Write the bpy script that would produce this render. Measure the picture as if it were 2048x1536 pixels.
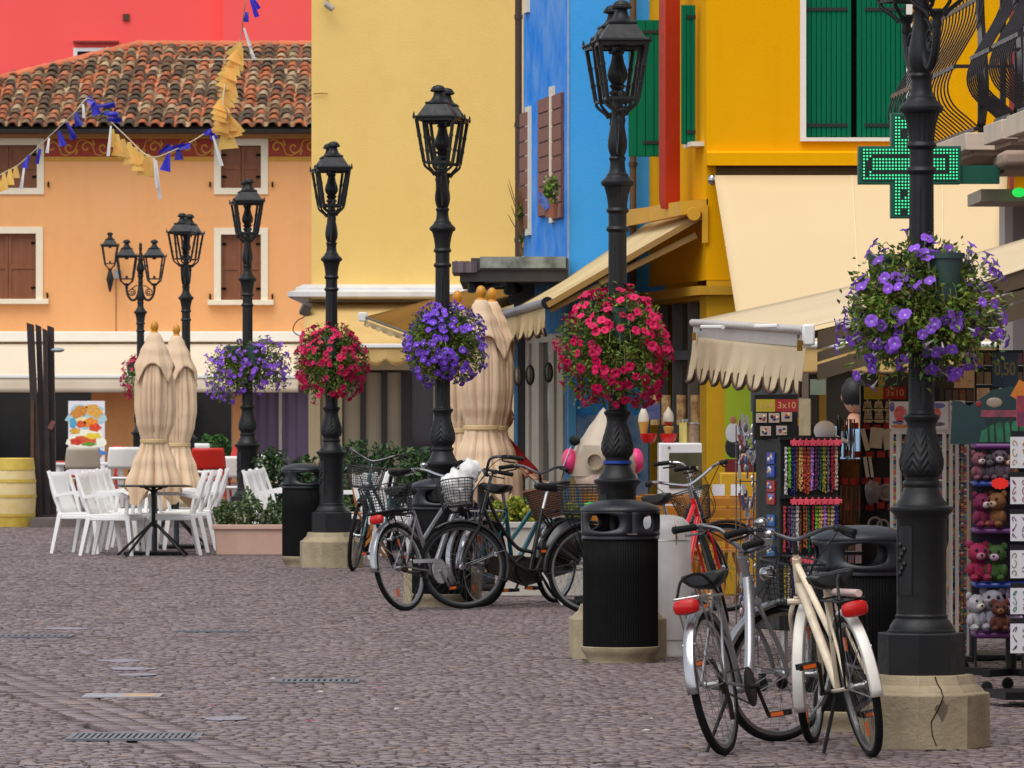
import bpy, bmesh, math, random
import numpy as np
from mathutils import Vector, Matrix
for _o in list(bpy.data.objects):
    bpy.data.objects.remove(_o, do_unlink=True)
SC = bpy.context.scene
COL = SC.collection
R = math.radians
PI = math.pi
rng = random.Random(7)

# ------------------------------------------------------------------ camera
FP, PCX, PCY, EYE = 11378.0, 1024.0, 800.0, 1.6
cam_d = bpy.data.cameras.new('camera')
cam = bpy.data.objects.new('camera', cam_d)
COL.objects.link(cam)
cam.location = (0, 0, EYE)
cam.rotation_euler = (R(90), 0, 0)
cam_d.sensor_width = 36.0
cam_d.lens = 200.0
cam_d.shift_y = 32.0 / 2048.0
cam_d.clip_start = 0.5
cam_d.clip_end = 1500
cam_d.dof.use_dof = True
cam_d.dof.focus_distance = 33.0
cam_d.dof.aperture_fstop = 20.0
SC.camera = cam

# ------------------------------------------------------------------ light
world = bpy.data.worlds.new('World')
SC.world = world
world.use_nodes = True
wn = world.node_tree.nodes
wl = world.node_tree.links
bg = wn['Background']
sky = wn.new('ShaderNodeTexSky')
sky.sky_type = 'NISHITA'
sky.sun_disc = False
SUN_EL, SUN_AZ = 62.0, 205.0          # azimuth measured clockwise from +Y: behind the camera, a little to the left
sky.sun_elevation = R(SUN_EL)
sky.sun_rotation = R(SUN_AZ)
sky.air_density = 1.0
sky.dust_density = 1.0
sky.ozone_density = 1.0
hsv = wn.new('ShaderNodeHueSaturation')
hsv.inputs['Saturation'].default_value = 0.22     # an overcast sky is nearly grey
wl.new(sky.outputs[0], hsv.inputs['Color'])
wl.new(hsv.outputs[0], bg.inputs['Color'])
bg.inputs['Strength'].default_value = 0.12
sun_d = bpy.data.lights.new('sun', 'SUN')
sun_d.energy = 1.5
sun_d.angle = R(50)
sun_d.color = (1.0, 0.97, 0.93)
sun = bpy.data.objects.new('sun', sun_d)
COL.objects.link(sun)
_sd = Vector((math.sin(R(SUN_AZ)) * math.cos(R(SUN_EL)), math.cos(R(SUN_AZ)) * math.cos(R(SUN_EL)), math.sin(R(SUN_EL))))
sun.rotation_euler = _sd.to_track_quat('Z', 'Y').to_euler()
vs = SC.view_settings
SC.display_settings.display_device = 'sRGB'
vs.view_transform = 'Standard'
vs.look = 'None'
vs.exposure = 0.60
vs.gamma = 1.0
vs.use_curve_mapping = False
SC.render.engine = 'CYCLES'
SC.cycles.use_denoising = True
SC.cycles.max_bounces = 6
SC.cycles.diffuse_bounces = 3
SC.cycles.glossy_bounces = 3
SC.cycles.transparent_max_bounces = 6
SC.cycles.caustics_reflective = False
SC.cycles.caustics_refractive = False

# ------------------------------------------------------------------ helpers
def at(px, py, Y):
    return Vector(((px - PCX) / FP * Y, Y, EYE - (py - PCY) / FP * Y))
def gY(py):
    return EYE * FP / (py - PCY)
def gp(px, py):
    return at(px, py, gY(py))
def xat(px, Y):
    return (px - PCX) / FP * Y
def zat(py, Y):
    return EYE - (py - PCY) / FP * Y

def S(r, g, b, k=1.0):
    def f(c):
        c = c / 255.0
        return (c / 12.92 if c <= 0.04045 else ((c + 0.055) / 1.055) ** 2.4) * k
    return (f(r), f(g), f(b))

MATS = {}
def mat(name, col, rough=0.6, metal=0.0, col2=None, var=0.35, vscale=5.0, bump=0.0, bscale=60.0, rnd=None, ramt=0.3,
        emit=0.0, coat=0.0, spec=0.5, streak=0.0, palette=None, trans=0.0, alpha=1.0, stretch=None, dirt=0.0, thin=0.0):
    if name in MATS:
        return MATS[name]
    m = bpy.data.materials.new(name)
    m.use_nodes = True
    N, L = m.node_tree.nodes, m.node_tree.links
    b = N['Principled BSDF']
    b.inputs['Roughness'].default_value = rough
    b.inputs['Metallic'].default_value = metal
    b.inputs['Specular IOR Level'].default_value = spec
    b.inputs['Coat Weight'].default_value = coat
    b.inputs['Coat Roughness'].default_value = 0.15
    b.inputs['Transmission Weight'].default_value = trans
    b.inputs['Alpha'].default_value = alpha
    tc = N.new('ShaderNodeTexCoord')
    src = tc.outputs['Object']
    if stretch:
        mp = N.new('ShaderNodeMapping')
        mp.inputs['Scale'].default_value = stretch
        L.new(src, mp.inputs['Vector'])
        src = mp.outputs[0]
    base = None
    rv = None
    if rnd == 'obj':
        oi = N.new('ShaderNodeObjectInfo')
        rv = oi.outputs['Random']
    elif rnd == 'isl':
        ge = N.new('ShaderNodeNewGeometry')
        rv = ge.outputs['Random Per Island']
    if palette and rv is not None:
        cr = N.new('ShaderNodeValToRGB')
        cr.color_ramp.interpolation = 'CONSTANT'
        el = cr.color_ramp.elements
        el[0].position = 0.0
        el[0].color = (*palette[0], 1)
        el[1].position = 1.0 / len(palette)
        el[1].color = (*palette[1 % len(palette)], 1)
        for i in range(2, len(palette)):
            e = el.new(i / len(palette))
            e.color = (*palette[i], 1)
        L.new(rv, cr.inputs[0])
        base = cr.outputs[0]
    else:
        rgb = N.new('ShaderNodeRGB')
        rgb.outputs[0].default_value = (*col, 1)
        base = rgb.outputs[0]
    def mixc(fac_socket, a, bcol, blend='MIX'):
        mx = N.new('ShaderNodeMix')
        mx.data_type = 'RGBA'
        mx.blend_type = blend
        L.new(fac_socket, mx.inputs[0])
        L.new(a, mx.inputs[6])
        if isinstance(bcol, tuple):
            mx.inputs[7].default_value = (*bcol, 1)
        else:
            L.new(bcol, mx.inputs[7])
        return mx.outputs[2]
    def noise(scale, detail=5, rough_=0.6, vec=None):
        n = N.new('ShaderNodeTexNoise')
        n.inputs['Scale'].default_value = scale
        n.inputs['Detail'].default_value = detail
        n.inputs['Roughness'].default_value = rough_
        L.new(vec or src, n.inputs['Vector'])
        return n.outputs['Fac']
    def rng_(sock, a, bb, lo, hi):
        mr = N.new('ShaderNodeMapRange')
        mr.inputs[1].default_value = a
        mr.inputs[2].default_value = bb
        mr.inputs[3].default_value = lo
        mr.inputs[4].default_value = hi
        L.new(sock, mr.inputs[0])
        return mr.outputs[0]
    if var > 0:
        c2 = col2 or tuple(c * 0.55 for c in col)
        f = rng_(noise(vscale), 0.35, 0.7, 0.0, var)
        if palette and not col2:
            base = mixc(f, base, (0.35, 0.3, 0.25), 'MULTIPLY')
        else:
            base = mixc(f, base, c2)
    if streak > 0:
        mp = N.new('ShaderNodeMapping')
        mp.inputs['Scale'].default_value = (3.5, 3.5, 0.25)
        L.new(tc.outputs['Object'], mp.inputs['Vector'])
        f = rng_(noise(1.6, 4, 0.55, mp.outputs[0]), 0.5, 0.8, 0.0, streak)
        base = mixc(f, base, (0.25, 0.22, 0.2), 'MULTIPLY')
    if dirt > 0:
        f = rng_(noise(1.1, 8, 0.7), 0.52, 0.72, 0.0, dirt)
        base = mixc(f, base, (0.4, 0.36, 0.3), 'MULTIPLY')
    if rv is not None and not palette:
        h = N.new('ShaderNodeHueSaturation')
        L.new(base, h.inputs['Color'])
        L.new(rng_(rv, 0, 1, 1 - ramt, 1 + ramt), h.inputs['Value'])
        base = h.outputs[0]
    L.new(base, b.inputs['Base Color'])
    if emit > 0:
        L.new(base, b.inputs['Emission Color'])
        b.inputs['Emission Strength'].default_value = emit
    if bump > 0:
        bp = N.new('ShaderNodeBump')
        bp.inputs['Strength'].default_value = min(1.0, bump)
        bp.inputs['Distance'].default_value = 0.02
        L.new(noise(bscale, 6, 0.65), bp.inputs['Height'])
        L.new(bp.outputs[0], b.inputs['Normal'])
    if rough > 0.15 and metal < 0.9:
        L.new(rng_(noise(vscale * 2.3), 0.3, 0.7, max(0.03, rough - 0.1), min(1, rough + 0.1)), b.inputs['Roughness'])
    if thin > 0:
        tl = N.new('ShaderNodeBsdfTranslucent')
        L.new(base, tl.inputs[0])
        ms = N.new('ShaderNodeMixShader')
        ms.inputs[0].default_value = thin
        out = N['Material Output']
        L.new(b.outputs[0], ms.inputs[1])
        L.new(tl.outputs[0], ms.inputs[2])
        L.new(ms.outputs[0], out.inputs[0])
    MATS[name] = m
    return m

def TR(x=0, y=0, z=0, rx=0, ry=0, rz=0, s=1.0):
    m = Matrix.Translation((x, y, z)) @ Matrix.Rotation(rz, 4, 'Z') @ Matrix.Rotation(ry, 4, 'Y') @ Matrix.Rotation(rx, 4, 'X')
    if s != 1.0:
        m = m @ Matrix.Scale(s, 4)
    return m

class MB:
    """collects shapes into one mesh"""
    def __init__(s):
        s.v, s.f, s.mi = [], [], []
    def add(s, vs_, fs, mi=0, M=None):
        o = len(s.v)
        if M is not None:
            vs_ = [M @ Vector(p) for p in vs_]
        s.v.extend([tuple(p) for p in vs_])
        for f in fs:
            s.f.append(tuple(i + o for i in f))
            s.mi.append(mi)
        return s
    def box(s, x0, x1, y0, y1, z0, z1, mi=0, M=None):
        v = [(x0, y0, z0), (x1, y0, z0), (x1, y1, z0), (x0, y1, z0), (x0, y0, z1), (x1, y0, z1), (x1, y1, z1), (x0, y1, z1)]
        return s.add(v, [(0, 3, 2, 1), (4, 5, 6, 7), (0, 1, 5, 4), (1, 2, 6, 5), (2, 3, 7, 6), (3, 0, 4, 7)], mi, M)
    def cbox(s, c, d, mi=0, M=None, rot=None):
        m = Matrix.Translation(c)
        if rot:
            m = m @ Matrix.Rotation(rot[2], 4, 'Z') @ Matrix.Rotation(rot[1], 4, 'Y') @ Matrix.Rotation(rot[0], 4, 'X')
        if M is not None:
            m = M @ m
        return s.box(-d[0] / 2, d[0] / 2, -d[1] / 2, d[1] / 2, -d[2] / 2, d[2] / 2, mi, m)
    def lathe(s, prof, n=32, mi=0, M=None, mod=None, caps=True, ph=0.0):
        v, f = [], []
        k = len(prof)
        for j, (r, z) in enumerate(prof):
            for i in range(n):
                a = ph + 2 * PI * i / n
                rr = r * mod(a, j / max(1, k - 1), z) if mod else r
                v.append((rr * math.cos(a), rr * math.sin(a), z))
        for j in range(k - 1):
            for i in range(n):
                i2 = (i + 1) % n
                f.append((j * n + i, j * n + i2, (j + 1) * n + i2, (j + 1) * n + i))
        if caps:
            f.append(tuple(reversed(range(n))))
            f.append(tuple((k - 1) * n + i for i in range(n)))
        return s.add(v, f, mi, M)
    def tube(s, pts, r, n=8, mi=0, M=None, closed=False, caps=True, flat=1.0):
        P = [Vector(p) for p in pts]
        k = len(P)
        rad = r if isinstance(r, (list, tuple)) else [r] * k
        T_ = []
        for i in range(k):
            if closed:
                d = P[(i + 1) % k] - P[i - 1]
            else:
                d = P[min(i + 1, k - 1)] - P[max(i - 1, 0)]
            T_.append(d.normalized() if d.length > 1e-9 else Vector((0, 0, 1)))
        up = Vector((0, 0, 1)) if abs(T_[0].z) < 0.9 else Vector((1, 0, 0))
        a = (up - T_[0] * up.dot(T_[0])).normalized()
        v, f = [], []
        for i in range(k):
            a = a - T_[i] * a.dot(T_[i])
            a = a.normalized() if a.length > 1e-6 else T_[i].orthogonal().normalized()
            b = T_[i].cross(a)
            for j in range(n):
                t = 2 * PI * j / n + (PI / n)
                v.append(P[i] + a * (rad[i] * math.cos(t)) + b * (rad[i] * math.sin(t) * flat))
        segs = k if closed else k - 1
        for i in range(segs):
            i2 = (i + 1) % k
            for j in range(n):
                j2 = (j + 1) % n
                f.append((i * n + j, i * n + j2, i2 * n + j2, i2 * n + j))
        if caps and not closed:
            f.append(tuple(reversed(range(n))))
            f.append(tuple((k - 1) * n + j for j in range(n)))
        return s.add(v, f, mi, M)
    def ring(s, c, r, t, n=32, m=8, mi=0, M=None, ax='Z', ry=None):
        pts = []
        for i in range(n):
            a = 2 * PI * i / n
            x, y = r * math.cos(a), (ry or r) * math.sin(a)
            p = {'Z': (x, y, 0), 'Y': (x, 0, y), 'X': (0, x, y)}[ax]
            pts.append(Vector(c) + Vector(p))
        return s.tube(pts, t, m, mi, M, closed=True)
    def ell(s, c, rx, ry, rz, n=16, m=10, mi=0, M=None, fn=None):
        v, f = [], []
        for j in range(m + 1):
            t = PI * j / m
            for i in range(n):
                a = 2 * PI * i / n
                d = Vector((math.sin(t) * math.cos(a), math.sin(t) * math.sin(a), math.cos(t)))
                k = fn(d) if fn else 1.0
                v.append((c[0] + rx * d.x * k, c[1] + ry * d.y * k, c[2] + rz * d.z * k))
        for j in range(m):
            for i in range(n):
                i2 = (i + 1) % n
                if j == 0:
                    f.append((i, (j + 1) * n + i, (j + 1) * n + i2))
                elif j == m - 1:
                    f.append((j * n + i, (j + 1) * n + i, j * n + i2))
                else:
                    f.append((j * n + i, (j + 1) * n + i, (j + 1) * n + i2, j * n + i2))
        return s.add(v, f, mi, M)
    def prism(s, poly, y0, y1, mi=0, M=None):
        """polygon in x-z, counter-clockwise seen from -y, pushed from y0 to y1"""
        n = len(poly)
        v = [(x, y0, z) for x, z in poly] + [(x, y1, z) for x, z in poly]
        f = [tuple(range(n)), tuple(reversed(range(n, 2 * n)))]
        for i in range(n):
            j = (i + 1) % n
            f.append((i, n + i, n + j, j))
        return s.add(v, f, mi, M)
    def grid(s, fn, nu, nv, mi=0, M=None, closed_u=False):
        v = [fn(i / (nu if closed_u else nu - 1), j / (nv - 1)) for j in range(nv) for i in range(nu)]
        f = []
        for j in range(nv - 1):
            for i in range(nu if closed_u else nu - 1):
                i2 = (i + 1) % nu
                f.append((j * nu + i, j * nu + i2, (j + 1) * nu + i2, (j + 1) * nu + i))
        return s.add(v, f, mi, M)
    def quad(s, a, b, c, d, mi=0, M=None):
        return s.add([a, b, c, d], [(0, 1, 2, 3)], mi, M)
    def wall(s, x0, x1, z0, z1, holes=(), depth=0.25, y=0.0, mi=0, M=None, back=None):
        """facade in the plane y, openings (xa, xb, za, zb) cut through with reveals"""
        xs = sorted({x0, x1, *[h[0] for h in holes], *[h[1] for h in holes]})
        zs = sorted({z0, z1, *[h[2] for h in holes], *[h[3] for h in holes]})
        xs = [x for x in xs if x0 <= x <= x1]
        zs = [z for z in zs if z0 <= z <= z1]
        for i in range(len(xs) - 1):
            for j in range(len(zs) - 1):
                cx, cz = (xs[i] + xs[i + 1]) / 2, (zs[j] + zs[j + 1]) / 2
                if any(h[0] < cx < h[1] and h[2] < cz < h[3] for h in holes):
                    continue
                s.quad((xs[i], y, zs[j]), (xs[i + 1], y, zs[j]), (xs[i + 1], y, zs[j + 1]), (xs[i], y, zs[j + 1]), mi, M)
        for (a, b, c, d) in holes:
            y2 = y + depth
            s.quad((a, y, c), (a, y, d), (a, y2, d), (a, y2, c), mi, M)
            s.quad((b, y, d), (b, y, c), (b, y2, c), (b, y2, d), mi, M)
            s.quad((a, y, d), (b, y, d), (b, y2, d), (a, y2, d), mi, M)
            s.quad((b, y, c), (a, y, c), (a, y2, c), (b, y2, c), mi, M)
        return s
    def mesh(s, name, mats, smooth=True, sharp=38):
        me = bpy.data.meshes.new(name)
        me.from_pydata(s.v, [], s.f)
        for m in (mats if isinstance(mats, (list, tuple)) else [mats]):
            me.materials.append(m)
        me.polygons.foreach_set('material_index', s.mi)
        if smooth:
            me.polygons.foreach_set('use_smooth', [True] * len(s.f))
            try:
                me.set_sharp_from_angle(angle=R(sharp))
            except Exception:
                pass
        me.update()
        return me

def link(name, data, parent=None, label=None, kind=None):
    o = bpy.data.objects.new(name, data)
    COL.objects.link(o)
    if parent is not None:
        o.parent = parent
    if label:
        o['label'] = label
    if kind:
        o['kind'] = kind
    return o
def part(name, mb, mats, parent, label=None, kind=None, smooth=True, bevel=0.0, sharp=38, solid=0.0):
    o = link(name, mb.mesh(name, mats, smooth, sharp) if isinstance(mb, MB) else mb, parent, label, kind)
    if solid:
        md = o.modifiers.new('thickness', 'SOLIDIFY')
        md.thickness = solid
        md.offset = 0
    if bevel:
        md = o.modifiers.new('edges', 'BEVEL')
        md.width = bevel
        md.segments = 2
        md.limit_method = 'ANGLE'
    return o
def tag(o, label, cat, group=None):
    o['label'] = label
    o['category'] = cat
    if group:
        o['group'] = group
    return o
def thing(name, label, cat, loc=(0, 0, 0), rz=0.0, group=None):
    o = bpy.data.objects.new(name, None)
    COL.objects.link(o)
    o.empty_display_size = 0.1
    o.location = loc
    o.rotation_euler = (0, 0, rz)
    return tag(o, label, cat, group)
def solo(name, mb, mats, label, cat, loc=(0, 0, 0), rz=0.0, group=None, **k):
    o = part(name, mb, mats, None, **k)
    o.location = loc
    o.rotation_euler = (0, 0, rz)
    return tag(o, label, cat, group)
KIDS = {}
def dup(root, loc, rz=None, label=None, group=None, keep=lambda n: True):
    """copy a thing with copies of its parts and sub-parts (mesh data shared)"""
    r = root.copy()
    COL.objects.link(r)
    r.location = loc
    if rz is not None:
        r.rotation_euler = (root.rotation_euler[0], root.rotation_euler[1], rz)
    if label:
        r['label'] = label
    if group:
        r['group'] = group
    def rec(a, b):
        for ch in a.children:
            if not keep(ch.name):
                continue
            c = ch.copy()
            COL.objects.link(c)
            c.parent = b
            rec(ch, c)
    rec(root, r)
    return r
def bez(pts, n=12):
    """smooth Catmull-Rom curve through points"""
    P = [Vector(p) for p in pts]
    P = [P[0] * 2 - P[1]] + P + [P[-1] * 2 - P[-2]]
    out = []
    for i in range(1, len(P) - 2):
        for j in range(n):
            t = j / n
            a, b, c, d = P[i - 1], P[i], P[i + 1], P[i + 2]
            out.append(0.5 * ((2 * b) + (c - a) * t + (2 * a - 5 * b + 4 * c - d) * t * t + (3 * b - a - 3 * c + d) * t ** 3))
    out.append(P[-2])
    return out

# shared materials
M_IRON = mat('painted cast iron', S(25, 27, 30), rough=0.48, var=0.35, vscale=9, bump=0.12, bscale=180, spec=0.35, col2=S(42, 40, 38))
M_STONE = mat('plinth concrete', S(170, 156, 128), rough=0.85, col2=S(122, 108, 84), var=0.75, vscale=4, bump=0.4, bscale=40, streak=0.45)
M_BLACK = mat('black plastic', S(13, 13, 15), rough=0.5, var=0.2, spec=0.3)
M_DARK = mat('dark interior', S(12, 12, 13), rough=0.9, var=0.2, spec=0.1)
M_CHROME = mat('chrome', (0.5, 0.5, 0.51), rough=0.15, metal=1.0, var=0.15)
M_STEEL = mat('brushed steel', (0.5, 0.5, 0.5), rough=0.35, metal=1.0, var=0.2)
M_WHITE = mat('white paint', S(232, 230, 226), rough=0.5, var=0.12)
M_TYRE = mat('tyre rubber', S(17, 17, 18), rough=0.8, var=0.2, bump=0.2, bscale=90, spec=0.25)
M_RED = mat('red plastic', S(190, 18, 14), rough=0.3, var=0.15)
M_LEAFDARK = mat('laurel leaves', S(50, 78, 42), rough=0.4, rnd='isl', palette=[S(44, 72, 38), S(62, 94, 50), S(36, 60, 34), S(78, 108, 58), S(50, 80, 44), S(92, 120, 74)], var=0.2, thin=0.2)
M_CREAM = mat('cream awning cloth', S(247, 230, 196), rough=0.85, var=0.2, vscale=1.5, col2=S(226, 200, 158), thin=0.4, dirt=0.1)
M_WOOD = mat('honey wood', S(196, 128, 42), rough=0.5, var=0.4, vscale=6, stretch=(1, 1, 0.2), col2=S(142, 84, 26))
# ------------------------------------------------------------------ ground
M_JOINT = mat('sett joints', S(58, 50, 50), rough=0.95, var=0.4, vscale=3, bump=0.3, bscale=90, col2=S(74, 66, 56))
SETTC = [S(142, 124, 126), S(134, 118, 122), S(150, 132, 128), S(139, 124, 131), S(123, 107, 111), S(151, 130, 122), S(137, 121, 118), S(144, 129, 135)]
M_SETT = mat('porphyry setts', SETTC[0], rough=0.5, rnd='isl', palette=SETTC, var=0.45, vscale=22, bump=0.15, bscale=120, dirt=0.35, spec=0.6)
M_SETTO = mat('porphyry sett pieces', SETTC[0], rough=0.5, rnd='obj', palette=SETTC, var=0.45, vscale=22, bump=0.15, bscale=120, spec=0.6)
g = MB()
for i in range(12):
    for j in range(12):
        g.quad((-260 + i * 520 / 12, -40 + j * 45, -0.02), (-260 + (i + 1) * 520 / 12, -40 + j * 45, -0.02), (-260 + (i + 1) * 520 / 12, -40 + (j + 1) * 45, -0.02), (-260 + i * 520 / 12, -40 + (j + 1) * 45, -0.02))
pavement = link('pavement', g.mesh('pavement', M_JOINT), kind='structure')

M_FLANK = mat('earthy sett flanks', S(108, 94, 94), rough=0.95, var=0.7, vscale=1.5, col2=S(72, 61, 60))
def build_setts():
    r_ = np.random.default_rng(5)
    e1 = np.array([0.9755, 0.2200])
    d1 = np.array([-0.2200, 0.9755])
    o0 = np.array([-0.55, 24.0])
    cen, hw, hd = [], [], []
    b = -2.0
    band = [(-0.53, 0.065), (-0.40, 0.065), (-0.27, 0.065)]
    while b < 56:
        dep = 0.070 + 0.012 * r_.random()
        a = -12.0 + r_.random() * 0.2
        sag = 0.05 * math.sin(b * 1.3)
        while a < 18.0:
            w = 0.058 + 0.04 * r_.random()
            ca = a + w / 2
            if not (-0.635 < ca < -0.165):
                cen.append((ca, b + dep / 2 + sag + 0.012 * math.sin(ca * 7 + b)))
                hw.append(w / 2)
                hd.append(dep / 2)
            a += w
        for (ba, bh) in band:
            cen.append((ba, b + dep / 2))
            hw.append(bh)
            hd.append(dep / 2)
        b += dep
    cen = np.array(cen)
    hw = np.array(hw)
    hd = np.array(hd)
    w = o0 + cen[:, :1] * e1 + cen[:, 1:] * d1
    px = w[:, 0] / w[:, 1] * FP
    ok = (w[:, 1] > 22.5) & (w[:, 1] < 74) & (px > -1024 - 190) & (px < 1024 + 190)
    cen, hw, hd, w = cen[ok], hw[ok], hd[ok], w[ok]
    n = len(w)
    gap = 0.003 + 0.0025 * r_.random(n)
    ins = 0.002 + 0.003 * r_.random(n)
    h = np.where(r_.random(n) < 0.12, r_.normal(0.001, 0.004, n), r_.normal(0, 0.0013, n))
    V = np.zeros((n, 8, 3))
    for k, (sx, sy) in enumerate(((-1, -1), (1, -1), (1, 1), (-1, 1))):
        for lvl in (0, 1):
            ex = (hw - gap - (ins if lvl else 0)) * sx + r_.normal(0, 0.0025, n)
            ey = (hd - gap - (ins if lvl else 0)) * sy + r_.normal(0, 0.0025, n)
            V[:, k + 4 * lvl, :2] = w + ex[:, None] * e1 + ey[:, None] * d1
            V[:, k + 4 * lvl, 2] = (h + r_.normal(0, 0.0012, n)) if lvl else -0.022
    F = np.array([(4, 5, 6, 7), (0, 1, 5, 4), (1, 2, 6, 5), (2, 3, 7, 6), (3, 0, 4, 7)])
    pxy = w[:, 0] / w[:, 1] * FP
    seen = (w[:, 1] > 24.75) & (np.abs(pxy) < 1010)
    order = np.argsort(np.where(seen, w[:, 1], 1e9))
    near = set(order[:300].tolist())
    rest = np.array([i for i in range(n) if i not in near])
    m = len(rest)
    me = bpy.data.meshes.new('sett_field')
    me.vertices.add(m * 8)
    me.vertices.foreach_set('co', V[rest].reshape(-1))
    idx = (np.arange(m)[:, None, None] * 8 + F[None]).reshape(-1)
    me.loops.add(len(idx))
    me.loops.foreach_set('vertex_index', idx.astype(np.int32))
    me.polygons.add(m * 5)
    me.polygons.foreach_set('loop_start', np.arange(0, m * 20, 4, dtype=np.int32))
    me.polygons.foreach_set('loop_total', np.full(m * 5, 4, dtype=np.int32))
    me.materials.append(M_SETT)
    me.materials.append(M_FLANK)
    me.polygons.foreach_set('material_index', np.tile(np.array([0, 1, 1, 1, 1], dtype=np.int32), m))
    me.update(calc_edges=True)
    me.validate()
    link('sett_field', me, pavement, kind='stuff')
    for i in sorted(near):
        me = bpy.data.meshes.new('sett')
        c = w[i]
        me.from_pydata([(x - c[0], y - c[1], z) for x, y, z in V[i]], [], [tuple(f) for f in F])
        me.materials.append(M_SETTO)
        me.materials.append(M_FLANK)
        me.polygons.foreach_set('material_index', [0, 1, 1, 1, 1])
        o = link('sett', me, pavement)
        o.location = (c[0], c[1], 0)
build_setts()

# far paving beyond the setts that can be told apart
g = MB()
g.quad((-60, 73.6, -0.004), (60, 73.6, -0.004), (60, 300, -0.004), (-60, 300, -0.004))
link('far_paving', g.mesh('far_paving', mat('far paving', S(122, 107, 108), rough=0.75, var=0.5, vscale=3, bump=0.4, bscale=25)), kind='structure')

# drain grates
M_GRATE = mat('galvanised grate', S(112, 114, 122), rough=0.45, metal=0.3, var=0.4)
def grate(px0, px1, py, dep, label, nb):
    c = gp((px0 + px1) / 2, py)
    w = (px1 - px0) / FP * c.y
    t = thing('drain_grate', label, 'drain grate', (c.x, c.y, 0.004), 0.0, 'drain grates in the paving')
    f = MB()
    for (a, b_, c_, d) in ((-w / 2, w / 2, 0, 0.035), (-w / 2, w / 2, dep - 0.035, dep), (-w / 2, -w / 2 + 0.03, 0.035, dep - 0.035), (w / 2 - 0.03, w / 2, 0.035, dep - 0.035)):
        f.box(a, b_, c_, d, -0.004, 0.008)
    part('frame', f, M_GRATE, t, bevel=0.001)
    k = MB().quad((-w / 2, 0, 0.0005), (w / 2, 0, 0.0005), (w / 2, dep, 0.0005), (-w / 2, dep, 0.0005))
    part('pit', k, M_DARK, t)
    me = MB().box(-0.009, 0.009, 0.035, dep - 0.035, -0.002, 0.006).mesh('bar', M_GRATE)
    for i in range(nb):
        o = link('bar', me, t)
        o.location = (-w / 2 + 0.03 + (i + 0.5) * (w - 0.06) / nb, 0, 0)
grate(130, 397, 1482, 0.50, 'slatted metal drain grate in the paving at the near left, widest of its kind', 20)
grate(553, 718, 1367, 0.34, 'narrow metal drain grate alone in the middle of the open paving', 12)
grate(-60, 142, 1276, 0.30, 'dark drain grate partly cut by the left picture edge', 14)
grate(345, 496, 1265, 0.22, 'pale drain strip in the paving in front of the planter with shrubs', 10)
# a worn flat pale cover plate, cream and red reflections painted into its colour
cv = gp(245, 1396)
t = thing('cover_plate', 'pale manhole cover plate with painted cream and red reflections on the left paving', 'manhole cover', (cv.x, cv.y, 0.004))
part('plate', MB().box(-0.22, 0.20, 0, 0.35, -0.004, 0.004), mat('cover plate', S(168, 164, 172), rough=0.45, metal=0.3, var=0.5, vscale=12), t, bevel=0.001)
part('reflection_patch', MB().box(0.0, 0.17, 0.03, 0.28, 0.0041, 0.0055), mat('painted cream reflection', S(206, 176, 128), rough=0.6, var=0.6, vscale=14, col2=S(120, 50, 44)), t)  # cream and red of the wet reflection, painted as a flat patch
# shallow puddles
M_WATER = mat('puddle water', S(120, 122, 140), rough=0.3, var=0.5, vscale=16, spec=0.5)
for (px, py, w, d) in ((240, 1322, 0.3, 0.2), (262, 1338, 0.3, 0.2), (275, 1350, 0.26, 0.15), (130, 1258, 0.3, 0.2), (450, 1438, 0.25, 0.2)):
    c = gp(px, py)
    m_ = MB()
    n = 22
    vv = [(0, 0, 0)]
    for i in range(n):
        a = 2 * PI * i / n
        k = 0.75 + 0.35 * rng.random()
        vv.append((w / 2 * k * math.cos(a), d * k * math.sin(a), 0))
    m_.add(vv, [(0, 1 + i, 1 + (i + 1) % n) for i in range(n)])
    o = link('puddle', m_.mesh('puddle', M_WATER), kind='structure')
    o.location = (c.x, c.y, 0.0034)

# ------------------------------------------------------------------ facades
class Facade:
    """a wall whose left-to-right axis runs from point O along D (x, y); px/py give places on it"""
    def __init__(s, O, D):
        s.O = Vector((O[0], O[1]))
        s.D = Vector(D).normalized()
        s.rz = math.atan2(s.D.y, s.D.x)
    def x(s, px):
        k = (px - PCX) / FP
        return (k * s.O.y - s.O.x) / (s.D.x - k * s.D.y)
    def Y(s, px):
        return s.O.y + s.D.y * s.x(px)
    def z(s, py, px=None):
        return zat(py, s.O.y if px is None else s.Y(px))
    def pt(s, px, py, out=0.0):
        return (s.x(px), -out, s.z(py, px))
    def loc(s):
        return (s.O.x, s.O.y, 0)

# ---- orange house with tiled roof
YO = 110.0
FO = Facade((xat(-90, YO), YO), (1, 0))
M_ORANGE = mat('apricot plaster', S(236, 174, 118), rough=0.9, spec=0.1, var=0.35, vscale=0.6, col2=S(242, 164, 94), bump=0.15, bscale=30, streak=0.05, dirt=0.14)
M_BROWNSH = mat('brown shutter wood', S(132, 78, 44), rough=0.6, var=0.35, vscale=10, stretch=(1, 1, 0.2), col2=S(84, 46, 30))
M_TRIM = mat('stone window surround', S(236, 224, 200), rough=0.8, var=0.3, vscale=3, col2=S(214, 194, 150))
oh = thing('orange_house', 'apricot plastered house with brown shutters, painted frieze and old tiled roof', 'house', FO.loc(), FO.rz)
X = FO.x
Z = FO.z
holes = []
WO = [(-40, 74, 290, 376, False), (442, 522, 291, 376, False), (-40, 72, 467, 598, True), (442, 522, 469, 600, True)]
for (a, b, c, d, sill) in WO:
    holes.append((X(a), X(b), Z(d), Z(c)))
shop = [(X(-85), X(184), 0.05, Z(770)), (X(272), X(465), 0.05, Z(770)), (X(484), X(640), 0.05, Z(770))]
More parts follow.
